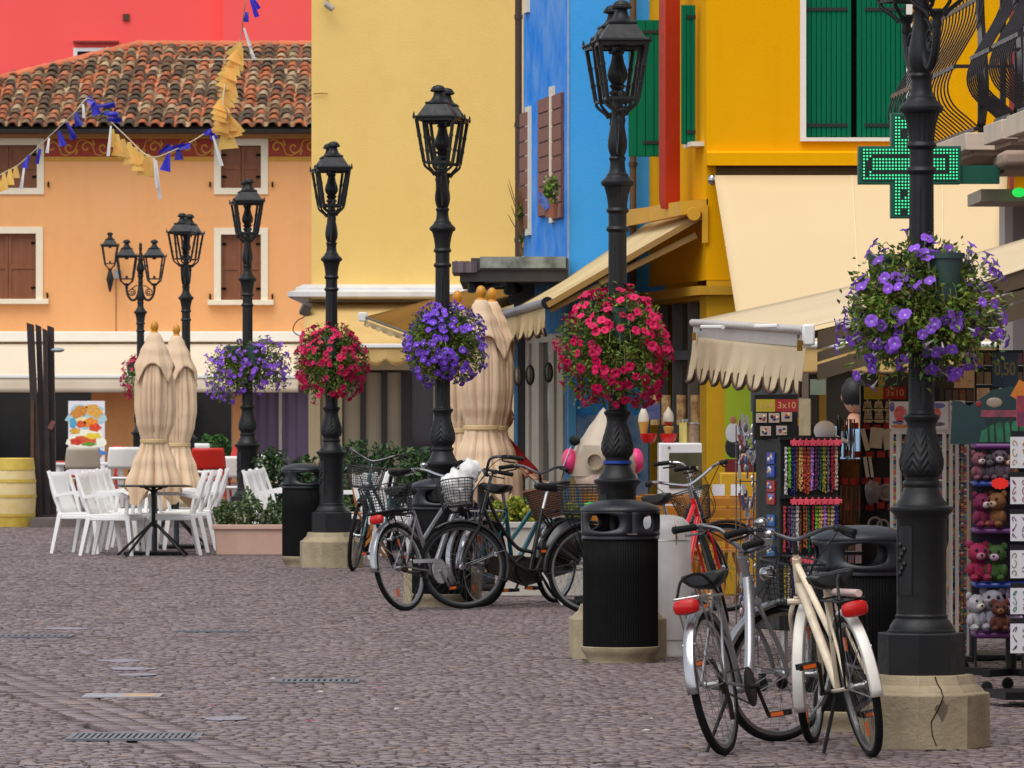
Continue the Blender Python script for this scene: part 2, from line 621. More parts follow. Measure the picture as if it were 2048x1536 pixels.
w = MB().wall(0, X(720), 0, Z(262), holes + shop, 0.3)
w.box(0, X(720), 0.8, 1.0, 0, Z(266))
part('wall', w, M_ORANGE, oh)
gl = MB()
for (a, b, c, d) in shop:
    gl.quad((a, 0.24, c), (b, 0.24, c), (b, 0.24, d), (a, 0.24, d))
part('shop_glass', gl, mat('dark shop glass', S(22, 24, 28), rough=0.06, var=0.8, vscale=1.6, spec=0.35, col2=S(44, 40, 40)), oh)
fr = MB()
for px in (-10, 95, 184, 272, 375, 465, 484, 560):
    fr.box(X(px) - 0.03, X(px) + (0.16 if px in (184, 465) else 0.03), 0.14, 0.22, 0.05, Z(770))
part('shop_frame', fr, mat('shop frame', S(196, 188, 176), rough=0.5), oh)
part('doorway_panel', MB().box(X(196), X(268), 0.1, 0.2, 0.05, Z(772)), mat('brown door panel', S(192, 132, 80), rough=0.7, var=0.3), oh)
cu = MB().grid(lambda u, v: (X(486) + u * (X(640) - X(486)), 0.2 + 0.02 * math.sin(u * 50), 0.1 + v * (Z(772) - 0.1)), 80, 2)
part('painted_reflection', cu, mat('lilac curtain', S(112, 96, 122), rough=0.8, var=0.4, vscale=2, stretch=(4, 1, 0.6)), oh)  # wavy lilac sheet carries the purple reflection of the shop glass as colour
for (a, b, c, d, sill) in WO:
    m_ = MB()
    t_ = 14 / 103.4
    xa, xb, za, zb = X(a), X(b), Z(d), Z(c)
    m_.box(xa - t_, xb + t_, -0.035, 0.05, zb, zb + t_ * 0.95)
    m_.box(xa - t_, xa, -0.033, 0.05, za, zb)
    m_.box(xb, xb + t_, -0.033, 0.05, za, zb)
    if not sill:
        m_.box(xa - t_, xb + t_, -0.035, 0.05, za - t_ * 0.9, za)
    wd = part('window', m_, M_TRIM, oh)
    if sill:
        part('sill', MB().box(xa - 0.25, xb + 0.25, -0.14, 0.1, za - 0.1, za - 0.001), M_TRIM, wd, bevel=0.01)
    mid = (xa + xb) / 2
    for (p, q) in ((xa + 0.005, mid - 0.006), (mid + 0.006, xb - 0.005)):
        sh = MB()
        sh.box(p, q, 0.09, 0.12, za + 0.005, zb - 0.005)
        s_ = 0.055
        for (e, f_) in ((za, za + s_ * 1.4), (zb - s_ * 1.4, zb), ((za + zb) / 2 - s_, (za + zb) / 2 + s_)):
            sh.box(p + s_, q - s_, 0.07, 0.0899, e + 0.006, f_ - 0.006)
        sh.box(p, p + s_, 0.07, 0.0898, za + 0.005, zb - 0.005)
        sh.box(q - s_, q, 0.07, 0.0898, za + 0.005, zb - 0.005)
        part('shutter', sh, M_BROWNSH, wd)
    hg = MB()
    for zz in (za + 0.2, zb - 0.2):
        hg.box(xa, xa + 0.1, 0.055, 0.069, zz, zz + 0.04)
        hg.box(xb - 0.1, xb, 0.055, 0.069, zz, zz + 0.04)
    for xx in (xa - t_ - 0.09, xb + t_ + 0.07):
        hg.box(xx, xx + 0.03, -0.06, 0.01, za + 0.02, za + 0.12)
    part('hinges', hg, M_DARK, wd)
# frieze
fz = MB()
for (a, b) in ((88, 428), (537, 640)):
    fz.box(X(a) + 0.005, X(b) - 0.005, -0.012, 0.02, Z(313), Z(276))
frz = part('frieze', fz, mat('frieze red', S(160, 62, 44), rough=0.85, var=0.3, vscale=4), oh)
M_FRY = mat('frieze yellow', S(208, 152, 60), rough=0.85, var=0.3, vscale=6)
fy = MB()
for (a, b) in ((88, 428), (537, 640)):
    fy.box(X(a) + 0.005, X(b) - 0.005, -0.016, 0.02, Z(322), Z(314))
    fy.box(X(a) + 0.005, X(b) - 0.005, -0.016, 0.02, Z(277), Z(274))
part('border_line', fy, M_FRY, frz)
sc_ = MB()
for (a, b) in ((88, 428), (537, 640)):
    n = int((b - a) / 34)
    for i in range(n):
        cx = X(a) + (i + 0.5) * (X(b) - X(a)) / n
        cz = Z(295)
        sg = 1 if i % 2 else -1
        pts = [(cx + (0.02 + 0.011 * k) * math.cos(k * 0.62) , -0.0145, cz + sg * (0.02 + 0.011 * k) * math.sin(k * 0.62)) for k in range(11)]
        sc_.tube(pts, 0.02, 4, flat=0.2)
        sc_.tube(bez([(cx - 0.17, -0.0145, cz - sg * 0.12), (cx - 0.05, -0.0145, cz - sg * 0.15), (cx + 0.1, -0.0145, cz - sg * 0.05), (cx + 0.17, -0.0145, cz + sg * 0.12)], 4), 0.014, 4, flat=0.2)
        sc_.tube([(cx + 0.12, -0.0145, cz - sg * 0.14), (cx + 0.155, -0.0145, cz - sg * 0.04)], 0.02, 4, flat=0.2)
part('scrollwork', sc_, M_FRY, frz)
# gutter
gt = MB().tube([(-0.2, -0.5, Z(263)), (X(720), -0.5, Z(263))], 0.065, 10)
gt.box(-0.2, X(720), -0.5, 0.0, Z(268), Z(264))
part('gutter', gt, mat('dark gutter', S(52, 44, 40), rough=0.6, var=0.3), oh)
# roof of single clay tiles
RUN = 4.6
ze, zr = Z(258), zat(92, YO + RUN)
slope = Vector((0, RUN + 0.6, zr - ze))
SL = slope.length
sdir = slope.normalized()
rn = Vector((0, -sdir.z, sdir.y))
hipx_r = X(282) * 1.0
def rp(x, s):      # place on the roof plane
    return Vector((x, -0.6, ze)) + sdir * s
hip_a, hip_b = (xat(280, YO + RUN) - FO.O.x), (xat(-10, YO + 1.2) - FO.O.x - 1.2)
def hip_s(x):      # highest tile row allowed at this x, left of the ridge end
    if x >= hip_a:
        return SL
    return SL * max(0.0, 1 - (hip_a - x) / 6.0)
rf = MB()
hx = hip_a - 6.0
p0, p1, p2, p3 = rp(hx, 0), rp(X(720), 0), rp(X(720), SL), rp(hip_a, SL)
rf.add([p0, p1, p2, p3], [(0, 1, 2, 3)])
rf.add([p3, p2, p2 + Vector((0, 5, -2.2)), p3 + Vector((0, 5, -2.2))], [(0, 1, 2, 3)])
rf.add([p0, p3, p3 + Vector((-0.6, 5, -2.2)), p0 + Vector((0, 9, 0))], [(0, 1, 2, 3)])
roof = part('roof', rf, mat('roof underlay', S(56, 44, 36), rough=0.95, var=0.4), oh)
TILEC = [S(206, 176, 136), S(214, 128, 84), S(84, 64, 50), S(196, 104, 62), S(170, 92, 58), S(126, 92, 66), S(92, 74, 56), S(152, 118, 88), S(178, 148, 112), S(206, 116, 68), S(110, 86, 58), S(78, 64, 50), S(146, 84, 56), S(160, 130, 92), S(188, 122, 84), S(100, 74, 52)]
M_TILE = mat('old clay tiles', TILEC[0], rough=0.9, rnd='obj', palette=TILEC, var=0.85, vscale=12, bump=0.4, bscale=50, col2=S(58, 50, 38))
M_TILES = mat('old clay tile field', TILEC[0], rough=0.9, rnd='isl', palette=TILEC, var=0.7, vscale=14, bump=0.4, bscale=50, col2=S(70, 62, 46))
def tile_mb(M=None, mb=None):
    mb = mb or MB()
    n = 7
    v = []
    for (s0, r_, h) in ((0.0, 0.108, 0.0), (0.40, 0.082, 0.0)):
        for i in range(n):
            a = PI * i / (n - 1)
            v.append((r_ * math.cos(a), s0, r_ * 0.85 * math.sin(a) + (0.028 if s0 == 0 else 0.0)))
    for i in range(n):     # thickness at the open lower end
        a = PI * i / (n - 1)
        v.append((0.088 * math.cos(a), 0.0, 0.088 * 0.85 * math.sin(a) + 0.024))
    f = []
    for i in range(n - 1):
        f.append((i, n + i, n + i + 1, i + 1))
        f.append((i, i + 1, 2 * n + i + 1, 2 * n + i))
    mb.add(v, f, 0, M)
    return mb
tile_me = tile_mb().mesh('tile', M_TILE, sharp=60)
basis = Matrix(((1, 0, 0), (0, sdir.y, -sdir.z), (0, sdir.z, sdir.y))).to_4x4()
PIT, ROW = 0.250, SL / 17.2
cands = []
x = X(640) + 0.1
while x > hx:
    for k in range(18):
        s = k * ROW
        if s < hip_s(x) - 0.1:
            cands.append((x, s))
    x -= PIT
cands.sort(key=lambda c: -((1 if X(2) < c[0] < X(618) else 0) * 100 - c[1] * 0.1))
stf, chn = MB(), MB()
for i, (x, s) in enumerate(cands):
    p = rp(x + rng.uniform(-0.012, 0.012), s + rng.uniform(-0.03, 0.03) - 0.04) + rn * 0.01
    M = Matrix.Translation(p) @ basis @ Matrix.Rotation(rng.uniform(-0.05, 0.05), 4, 'Z') @ Matrix.Rotation(rng.uniform(-0.02, 0.03), 4, 'X')
    if i < 300:
        o = link('tile', tile_me, roof)
        o.matrix_local = M
    else:
        tile_mb(M, stf)
    # channel tile between two rows of cover tiles
    v = []
    for (s0, r_) in ((0.0, 0.085), (0.36, 0.07)):
        for q in range(5):
            a = PI + PI * q / 4
            v.append((PIT / 2 + r_ * math.cos(a), s0, 0.07 + r_ * 0.8 * math.sin(a) + (0.02 if s0 == 0 else 0)))
    chn.add(v, [(q, q + 1, 6 + q, 5 + q) for q in range(4)], 0, M)
part('tile_field', stf, M_TILES, roof, kind='stuff', sharp=60)
part('channel_tiles', chn, M_TILES, roof, kind='stuff', sharp=60)
# ridge and hip tiles
M_RIDGE = mat('ridge tiles', S(206, 112, 74), rough=0.85, rnd='obj', ramt=0.15, var=0.3, vscale=6)
rid = MB()
n = 7
v = []
for s0, r_ in ((0, 0.12), (0.45, 0.10)):
    for i in range(n):
        a = PI * i / (n - 1)
        v.append((s0, r_ * math.cos(a), r_ * 0.8 * math.sin(a)))
rid.add(v, [(i, i + 1, n + i + 1, n + i) for i in range(n - 1)])
rid_me = rid.mesh('ridge_tile', M_RIDGE, sharp=60)
x = hip_a
while x < X(630):
    o = link('ridge_tile', rid_me, roof)
    o.location = rp(x, SL) + Vector((0, 0, 0.02))
    x += 0.4
hv = (p0 - p3)
k = 0.0
while k < hv.length - 0.4:
    o = link('ridge_tile', rid_me, roof)
    q = hv.normalized()
    rx_ = Matrix.Translation(p3 + q * k + Vector((0, 0, 0.03))) @ q.to_track_quat('X', 'Z').to_matrix().to_4x4()
    o.matrix_local = rx_
    k += 0.4
# long white awning over its shopfront
aw = thing('long_white_awning', 'long white awning with straight valance across the apricot house', 'awning', FO.loc(), 0)
part('cassette', MB().box(0, X(604), -0.2, -0.002, Z(684), Z(663)), mat('white cassette', S(238, 232, 218), rough=0.6, var=0.1), aw, bevel=0.02)
M_AWW = mat('white awning cloth', S(238, 222, 198), rough=0.85, var=0.2, vscale=1.0, thin=0.2, col2=S(220, 200, 170), dirt=0.1)
yb = YO - 1.9
zb_ = zat(752, yb)
cl = MB().grid(lambda u, v: (0 + u * X(604), -0.1 - 1.8 * v, (Z(686) - 0.0) + (zb_ - Z(686)) * v - 0.03 * math.sin(PI * v)), 30, 8)
part('cloth', cl, M_AWW, aw, solid=0.006)
part('front_bar', MB().box(0, X(604), -1.95, -1.88, zb_ - 0.04, zb_ + 0.02), M_WHITE, aw, bevel=0.01)
va = MB().grid(lambda u, v: (u * X(604), -1.92 + 0.015 * math.sin(u * 40) * v, zb_ - 0.04 - v * 0.27), 120, 4)
part('valance', va, M_AWW, aw, solid=0.006)
# small wiring box and stains
part('junction_box', MB().box(X(228), X(243), -0.08, 0, Z(557), Z(540)), mat('grey box', S(170, 168, 168), rough=0.6), oh)
part('cable', MB().tube([(X(232), -0.012, Z(557)), (X(232), -0.012, Z(664))], 0.008, 5), mat('cable', S(150, 100, 60), rough=0.7), oh)

# ---- red house behind
YR = 124.0
FR = Facade((xat(-160, YR), YR), (1, 0))
M_REDP = mat('coral plaster', S(255, 98, 94), rough=0.9, spec=0.1, var=0.25, vscale=0.5, bump=0.1, bscale=30, col2=S(244, 82, 82))
rh = thing('red_house', 'tall coral red house rising behind the tiled roof', 'house', FR.loc(), 0)
X, Z = FR.x, FR.z
m_ = MB().wall(0, X(450), 0, Z(-150), [(X(155), X(232), Z(150), Z(103))], 0.25)
m_.box(0, X(700), 0.6, 6, 0, Z(-150))
part('wall', m_, M_REDP, rh)
part('side_wing', MB().box(X(448), X(720), -0.5, 0.58, 0, Z(-150)), M_REDP, rh)
wf = MB()
wf.box(X(147), X(155), -0.06, 0.1, Z(150), Z(96))
wf.box(X(232), X(240), -0.06, 0.1, Z(150), Z(96))
wf.box(X(155), X(232), -0.06, 0.1, Z(103), Z(96))
wd = part('window', wf, M_WHITE, rh)
part('pane', MB().box(X(155), X(232), 0.12, 0.14, Z(150), Z(103)), mat('navy shutter', S(34, 40, 96), rough=0.4), wd)
part('drip_ledge', MB().box(X(147), X(238), -0.15, 0, Z(86), Z(82)), mat('red tile ledge', S(150, 54, 44), rough=0.8), rh)
vn = MB().box(X(246), X(259), -0.05, 0.0, Z(41), Z(28))
part('vent', vn, mat('vent', S(90, 60, 40), rough=0.8), rh)

# ---- cream house
YC = 64.0
FC = Facade((xat(623, YC), YC), (1, 0))
M_CREAMP = mat('yellow cream plaster', S(240, 204, 124), rough=0.9, spec=0.1, var=0.35, vscale=0.7, col2=S(230, 188, 104), bump=0.25, bscale=45, streak=0.02, dirt=0.12)
ch = thing('cream_house', 'plain pale yellow house wall between the apricot and the blue house', 'house', FC.loc(), 0)
X, Z = FC.x, FC.z
wall_top = Z(-140)
m_ = MB().wall(0, X(1075), Z(600), wall_top, [], 0.2)
m_.box(0.002, X(1075), 0.3, 5.5, 0.0, wall_top)
m_.quad((0, 0, Z(600)), (0, 0, wall_top), (0, 5.5, wall_top), (0, 5.5, Z(600)))
part('wall', m_, M_CREAMP, ch)
m_ = MB().wall(X(617), X(1075), 0, Z(601), [(X(640), X(676), 0.1, Z(740)), (X(684), X(1000), 0.1, Z(740))], 0.2, 0.02)
m_.quad((X(617), 0.02, 0), (X(617), 0.02, Z(601)), (X(617), 5, Z(601)), (X(617), 5, 0))
part('ground_floor_wall', m_, mat('grey cream render', S(206, 188, 150), rough=0.9, spec=0.15, var=0.35, vscale=1.5, col2=S(188, 166, 130), streak=0.15), ch)
M_MARBLE = mat('pale marble ledge', S(222, 220, 218), rough=0.5, var=0.35, vscale=3, col2=S(186, 184, 186), streak=0.2)
prof = [(0.0, Z(598)), (-0.30, Z(598)), (-0.36, Z(594)), (-0.36, Z(585)), (-0.22, Z(581)), (-0.22, Z(576)), (-0.08, Z(569)), (0.0, Z(569))]
lm = MB()
n = len(prof)
vv = []
for (y, z) in prof:
    vv.append((X(617) + y * 0.62, y, z))
for (y, z) in prof:
    vv.append((X(1000), y, z))
for (y, z) in prof:
    vv.append((X(617) + y * 0.62, 4.0, z))
ff = [(i, n + i, n + (i + 1) % n, (i + 1) % n) for i in range(n)] + [(2 * n + i, i, (i + 1) % n, 2 * n + (i + 1) % n) for i in range(n)]
lm.add(vv, ff)
part('ledge', lm, M_MARBLE, ch)
# shopfront strips behind the awning
g0 = MB()
g0.box(X(684), X(1000), 0.16, 0.18, 0.1, Z(740))
g0.box(X(640), X(676), 0.16, 0.18, 0.1, Z(740))
part('shop_glass', g0, mat('dim shop glass', S(66, 58, 70), rough=0.08, var=0.5, vscale=1.2), ch)
M_STRIP = mat('beige blind strips', S(172, 158, 134), rough=0.85, var=0.3, vscale=3)
for (a, b) in ((640, 660), (688, 720), (731, 762), (774, 802), (866, 900), (915, 950)):
    part('blind_strip', MB().box(X(a), X(b), 0.10, 0.13, 0.12, Z(745)), M_STRIP, ch)
dk = MB()
for (a, b) in ((720, 731), (762, 774), (802, 824)):
    dk.box(X(a) + 0.003, X(b) - 0.003, 0.06, 0.098, 0.1, Z(742))
part('mullions', dk, mat('dark mullions', S(52, 44, 46), rough=0.5), ch)
# security camera, peg, drain pipe
scam = thing('security_camera', 'small grey security camera high on the pale yellow wall', 'security camera', at(655, 8, YC - 0.1))
m_ = MB().tube([(0, 0.1, 0.04), (-0.03, 0.02, 0.02), (0, 0, 0)], 0.015, 6)
part('bracket', m_, M_STEEL, scam)
part('body', MB().lathe([(0.02, -0.06), (0.036, -0.05), (0.036, 0.05), (0.025, 0.06)], 12, M=TR(0.02, -0.05, -0.03, ry=R(125))), mat('camera grey', S(176, 168, 156), rough=0.4), scam)
solo('wall_peg', MB().tube([(0, 0, 0), (0.13, 0, 0.005), (0.16, -0.02, -0.005)], 0.006, 5), mat('rusty peg', S(140, 110, 60), rough=0.8), 'thin rusty peg sticking out of the pale yellow wall', 'wall peg', at(627, 187, YC - 0.03))
dp = thing('drain_pipe', 'dark brown drain pipe between the pale yellow and the blue house', 'drain pipe', (xat(1037, YC - 0.9), YC - 0.9, 0))
Zp = lambda py: zat(py, YC - 0.9)
M_PIPE = mat('brown pipe', S(62, 44, 38), rough=0.5, var=0.3)
part('pipe', MB().tube([(0, 0, Zp(560)), (0, 0, Zp(-160))], 0.04, 12), M_PIPE, dp)
for py in (34, 250, 480):
    part('collar', MB().lathe([(0.047, -0.025), (0.047, 0.025)], 12, M=TR(0, 0, Zp(py))), M_PIPE, dp)
# scalloped awning on the cream house
def scallop(x0, x1, n, ztop, h, d, y, wave=0.0, nu=12):
    def f(u, v):
        t = (u * n) % 1.0 if u < 1 else 1.0
        dz = h + d * math.sin(PI * t)
        return (x0 + u * (x1 - x0), y + wave * math.sin(u * 31) * v, ztop - v * dz)
    return MB().grid(f, n * nu + 1, 5)
M_SCAL = mat('tan scallop cloth', S(226, 190, 122), rough=0.9, var=0.25, vscale=2, thin=0.2, dirt=0.1)
ca = thing('cream_scallop_awning', 'tan awning with scalloped edge on the pale yellow house', 'awning', FC.loc(), 0)
ya = 1.2
za_ = zat(692, YC - ya)
part('cloth', MB().grid(lambda u, v: (X(612) + u * (X(900) - X(612)), -0.05 - (ya - 0.05) * v, Z(604) + (za_ - Z(604)) * v), 10, 5), M_SCAL, ca, solid=0.005)
part('front_bar', MB().box(X(612), X(900), -ya - 0.03, -ya + 0.03, za_ - 0.02, za_ + 0.025), M_WHITE, ca, bevel=0.008)
part('valance', scallop(X(612), X(900), 7, za_ - 0.02, 0.13, 0.06, -ya, 0.01), M_SCAL, ca, solid=0.005)
part('valance_piping', MB().tube([(X(612) + u / 84 * (X(900) - X(612)), -ya - 0.004, za_ - 0.02 - (0.13 + 0.06 * math.sin(PI * ((u / 12) % 1.0)))) for u in range(85)], 0.006, 4), mat('ochre piping', S(170, 128, 50), rough=0.8), ca)

# ---- blue house
U = (0.1318, -1.0)
NU = math.hypot(*U)
YB = 51.1
cB = (xat(1137, YB), YB)
FBr = Facade(cB, U)            # receding face, local x runs towards the camera
FBf = Facade(cB, (1, 0))
M_BLUE = mat('blue plaster', S(66, 164, 242), rough=0.9, spec=0.1, var=0.4, vscale=1.6, col2=S(88, 168, 238), bump=0.25, bscale=50, streak=0.06)
M_BLUE2 = mat('worn blue plaster', S(34, 138, 240), rough=0.9, spec=0.1, var=0.8, vscale=2.2, col2=S(128, 176, 236), bump=0.3, bscale=50, streak=0.08)
bh = thing('blue_house', 'narrow bright blue house with brown shutters beside the yellow shop', 'house', (cB[0], cB[1], 0), 0)
Mr = Matrix.Rotation(FBr.rz, 4, 'Z')
zt = zat(-170, YB)
x_far = FBr.x(1047)
m_ = MB().wall(x_far, 0, 2.75, zt, [], 0.2, M=Mr)
part('side_wall', m_, M_BLUE2, bh)
m_ = MB().wall(0.0, FBf.x(1330), 0, zt, [], 0.2)
m_.box(0.03, FBf.x(1330), 0.21, 0.8, 0, zt - 0.01)
part('front_wall', m_, M_BLUE, bh)
part('worn_corner', MB().tube([(0.0, -0.001, 1.0), (0.0, -0.001, zt)], 0.012, 6), mat('worn corner plaster', S(150, 176, 214), rough=0.9, spec=0.15, var=0.5, vscale=8, col2=S(90, 150, 214)), bh)
rp_ = [(0.0, 0.3), (0.02, 0.3)]
def rec(px, py, out=0.0):
    return Mr @ Vector((FBr.x(px), -out, FBr.z(py, px)))
M_SHUT = mat('faded brown shutter', S(128, 82, 70), rough=0.75, var=0.4, vscale=12, col2=S(156, 106, 88))
for (a, b, t0, t1) in ((1082, 1104, 192, 430), (1110, 1128, 184, 436), (1046, 1061, 222, 458)):
    xa, xb = FBr.x(a), FBr.x(b)
    z0, z1 = FBr.z(t1, b), FBr.z(t0, b)
    sh = MB().box(xa, xb, -0.024, -0.004, z0, z1, M=Mr)
    lf = part('shutter', sh, M_SHUT, bh)
    nn = 8
    for i in range(nn):
        za, zb2 = z0 + (i + 0.06) * (z1 - z0) / nn, z0 + (i + 0.94) * (z1 - z0) / nn
        part('plank', MB().box(xa + 0.02, xb + 0.012, -0.036, -0.0245, za, zb2, M=Mr), M_SHUT, lf)
for (a_, b_, c_, d_) in ((1104, 1110, 445, 172), (1056, 1063, 470, 212), (1052, 1060, 24, -60)):
    part('window_surround', MB().box(FBr.x(a_), FBr.x(b_), -0.03, 0.02, FBr.z(c_, b_), FBr.z(d_, b_), M=Mr), M_TRIM, bh)
# ground floor door frames in grey cream, foreshortened along the street
M_FRAME = mat('grey cream door frame', S(176, 166, 148), rough=0.6, var=0.3)
dfm = MB()
for (a, b) in ((1052, 1060), (1066, 1080), (1100, 1110), (1116, 1128)):
    dfm.box(FBr.x(a), FBr.x(b), -0.012, 0.1, 0, FBr.z(682, b), M=Mr)
dfm.box(FBr.x(1052), FBr.x(1128), -0.010, 0.1, FBr.z(684, 1100), FBr.z(668, 1100), M=Mr)
part('door_frame', dfm, M_FRAME, bh)
part('door_glass', MB().box(FBr.x(1049), FBr.x(1130), 0.03, 0.05, 0, FBr.z(684, 1100), M=Mr), mat('door glass', S(38, 44, 46), rough=0.08, var=0.5), bh)
gw = MB().box(FBr.x(1038), FBr.x(1049), -0.05, 0.1, 0, 2.74, M=Mr)
gw.box(FBr.x(1130), FBr.x(1136.7), 0.0, 0.1, 0, 2.74, M=Mr)
gw.box(FBr.x(1049), FBr.x(1130), 0.0, 0.1, FBr.z(668, 1100), 2.74, M=Mr)
part('ground_floor_wall', gw, mat('dull blue wall', S(70, 128, 176), rough=0.9, spec=0.15, var=0.5, vscale=3), bh)
mu = MB().box(FBf.x(1140), FBf.x(1296), -0.022, -0.002, 0, FBf.z(830))
part('mural', mu, mat('painted beach mural', S(44, 124, 190), rough=0.85, spec=0.15, var=0.9, vscale=3.5, col2=S(196, 204, 208)), bh)
part('mural_sand', MB().box(FBf.x(1137.3), FBf.x(1152), -0.03, -0.0225, 0, FBf.z(955)), mat('mural sand', S(206, 178, 120), rough=0.9, spec=0.15), bh)
part('mural_sky', MB().box(FBf.x(1137.3), FBf.x(1152), -0.03, -0.0225, FBf.z(954), FBf.z(770)), mat('mural sky', S(104, 184, 228), rough=0.9, spec=0.15), bh)
# gutter pipe between blue and yellow
bp = thing('downpipe', 'brown downpipe on the blue wall beside the green shutter', 'drain pipe', (xat(1266, YB - 0.12), YB - 0.12, 0))
part('pipe', MB().tube([(0, 0, 2.6), (0, 0, zt)], 0.032, 10), mat('rusty brown pipe', S(96, 72, 48), rough=0.6, var=0.5), bp)
part('collar', MB().lathe([(0.04, -0.02), (0.04, 0.02)], 10, M=TR(0, 0, zat(330, YB))), M_PIPE, bp)
# black canopy with spotlights
cn = thing('flat_canopy', 'flat dark canopy with peeling marble edge under the blue wall', 'canopy', (0, 0, 0))
ya, yb = 50.9, 54.6
xa0, xb0 = xat(942, ya), xat(1136, ya)
z0, z1 = zat(545, ya), zat(516, ya)
part('slab', MB().box(xa0, xb0, ya, yb, z0 + 0.02, z1), mat('canopy slab', S(62, 64, 66), rough=0.7, var=0.4), cn)
part('marble_edge', MB().box(xa0 + 0.08, xb0 - 0.02, ya - 0.02, ya - 0.001, z0 + 0.04, z1 + 0.012), mat('peeling marble', S(150, 156, 150), rough=0.6, var=0.9, vscale=7, col2=S(70, 78, 74)), cn)
xm = xa0 - 0.15
m_ = MB()
for i in range(9):
    m_.box(xa0 - 0.17 + i * 0.025, xa0 - 0.147 + i * 0.025, ya - 0.025, ya + 1.5, z0 + 0.0, z1 - 0.03 + 0.004 * (i % 2))
part('mosaic_edge', m_, mat('mosaic', S(96, 84, 92), rough=0.5, rnd='isl', ramt=0.5, var=0.3), cn)
part('underside', MB().box(xa0 - 0.1, xb0, ya + 0.02, yb, z0 - 0.08, z0 + 0.019), mat('canopy underside', S(54, 52, 52), rough=0.7, var=0.3), cn)
def spotlight(px, py, Y, label, tilt):
    o = thing('spotlight', label, 'spotlight', at(px, py - 32, Y), tilt, 'spotlights under the flat canopy')
    part('bracket', MB().tube([(0, 0, 0.03), (0, 0, -0.06), (0.02, -0.03, -0.09)], 0.014, 6), M_BLACK, o)
    part('lamp_head', MB().lathe([(0.025, 0.10), (0.045, 0.07), (0.05, 0.02), (0.085, -0.03), (0.09, -0.055)], 16, M=TR(0.03, -0.03, -0.14, ry=R(-25))), M_BLACK, o, sharp=50)
    part('lens', MB().ell((0, 0, 0), 0.08, 0.08, 0.03, 14, 6, M=TR(0.05, -0.03, -0.19, ry=R(-25))), mat('lamp lens', S(70, 84, 96), rough=0.1), o)
    return o
spotlight(941, 567, 51.2, 'black spotlight at the outer end of the flat canopy', 0.3)
spotlight(976, 562, 51.8, 'second black spotlight from the outer end of the flat canopy', -0.2)
spotlight(997, 556, 52.8, 'small black spotlight behind the other two under the canopy', 0.6)
spotlight(1016, 572, 51.4, 'black spotlight nearest the dark post under the flat canopy', 1.2)
po = thing('canopy_post', 'dark square post holding the flat canopy', 'post', (xat(1043, 52), 52, 0))
part('shaft', MB().box(-0.035, 0.035, -0.035, 0.035, 0, z0 - 0.081), mat('dark post', S(34, 32, 32), rough=0.5), po)
part('cap', MB().box(-0.12, 0.12, -0.06, 0.06, z0 - 0.26, z0 - 0.082), mat('post cap', S(58, 56, 56), rough=0.6), po)

# ---- yellow house
YY = 48.0
cY = (xat(1413, YY), YY)
FYr = Facade(cY, U)
FYf = Facade(cY, (1, 0))
M_YEL = mat('strong yellow plaster', S(230, 164, 0), rough=0.9, spec=0.1, var=0.4, vscale=1.1, col2=S(236, 174, 4), bump=0.2, bscale=55, streak=0.06, dirt=0.14)
M_GREEN = mat('green shutter paint', S(0, 104, 72), rough=0.6, var=0.3, vscale=9, stretch=(1, 1, 0.15), col2=S(0, 82, 56), spec=0.12)
M_STRAP = mat('black strap iron', S(26, 24, 26), rough=0.5)
yh = thing('yellow_house', 'strong yellow house with green plank shutters and shop below', 'house', (cY[0], cY[1], 0), 0)
Mr = Matrix.Rotation(FYr.rz, 4, 'Z')
zt = zat(-190, YY)
X, Z = FYf.x, FYf.z
hw_ = (X(1612), X(1812), Z(275), Z(-160))
m_ = MB().wall(0, X(2110), Z(560), zt, [hw_], 0.14)
m_.box(0.03, X(2110), 0.7, 4, 0, zt - 0.02)
part('front_wall', m_, M_YEL, yh)
m_ = MB().wall(-3.3, 0, Z(560), zt, [], 0.14, M=Mr)
m_.quad((-3.3, 0, 0), (-3.3, 4, 0), (-3.3, 4, zt), (-3.3, 0, zt), M=Mr)
part('side_wall', m_, M_YEL, yh)
tr = MB()
for (a, b, c, d) in ((1600, 1612, 283, -172), (1812, 1824, 283, -172)):
    tr.box(X(a), X(b), -0.035, 0.05, Z(275) if a else 0, Z(d))
tr.box(X(1600), X(1824), -0.045, 0.05, Z(283), Z(275) - 0.001)
win = part('window', tr, mat('white window trim', S(232, 226, 216), rough=0.7, var=0.15), yh)
part('pane', MB().box(X(1612), X(1812), 0.10, 0.12, Z(275), Z(-160)), M_DARK, win)
def leaf(xa, xb, za, zb, npl, straps, parent, M=None, y=0.0, name='shutter'):
    """plank shutter leaf: backing boards, separate planks, two strap hinges"""
    root_ = part(name, MB().box(xa, xb, y, y + 0.02, za, zb, M=M), M_GREEN, parent)
    wpl = (xb - xa) / npl
    for i in range(npl):
        part('plank', MB().box(xa + i * wpl + 0.0022, xa + (i + 1) * wpl - 0.0022, y - 0.022, y - 0.0005, za + 0.002, zb - 0.002, M=M), M_GREEN, root_, bevel=0.003)
    for (sz, sx0, sx1) in straps:
        part('strap', MB().box(sx0, sx1, y - 0.032, y - 0.0225, sz - 0.014, sz + 0.014, M=M), M_STRAP, root_)
    return root_
leaf(X(1613), X(1703), Z(274), Z(-158), 9, ((Z(18), X(1613), X(1695)), (Z(250), X(1613), X(1695))), win, y=0.05)
leaf(X(1714), X(1811), Z(274), Z(-158), 10, ((Z(18), X(1730), X(1811)), (Z(250), X(1730), X(1811))), win, y=0.05)
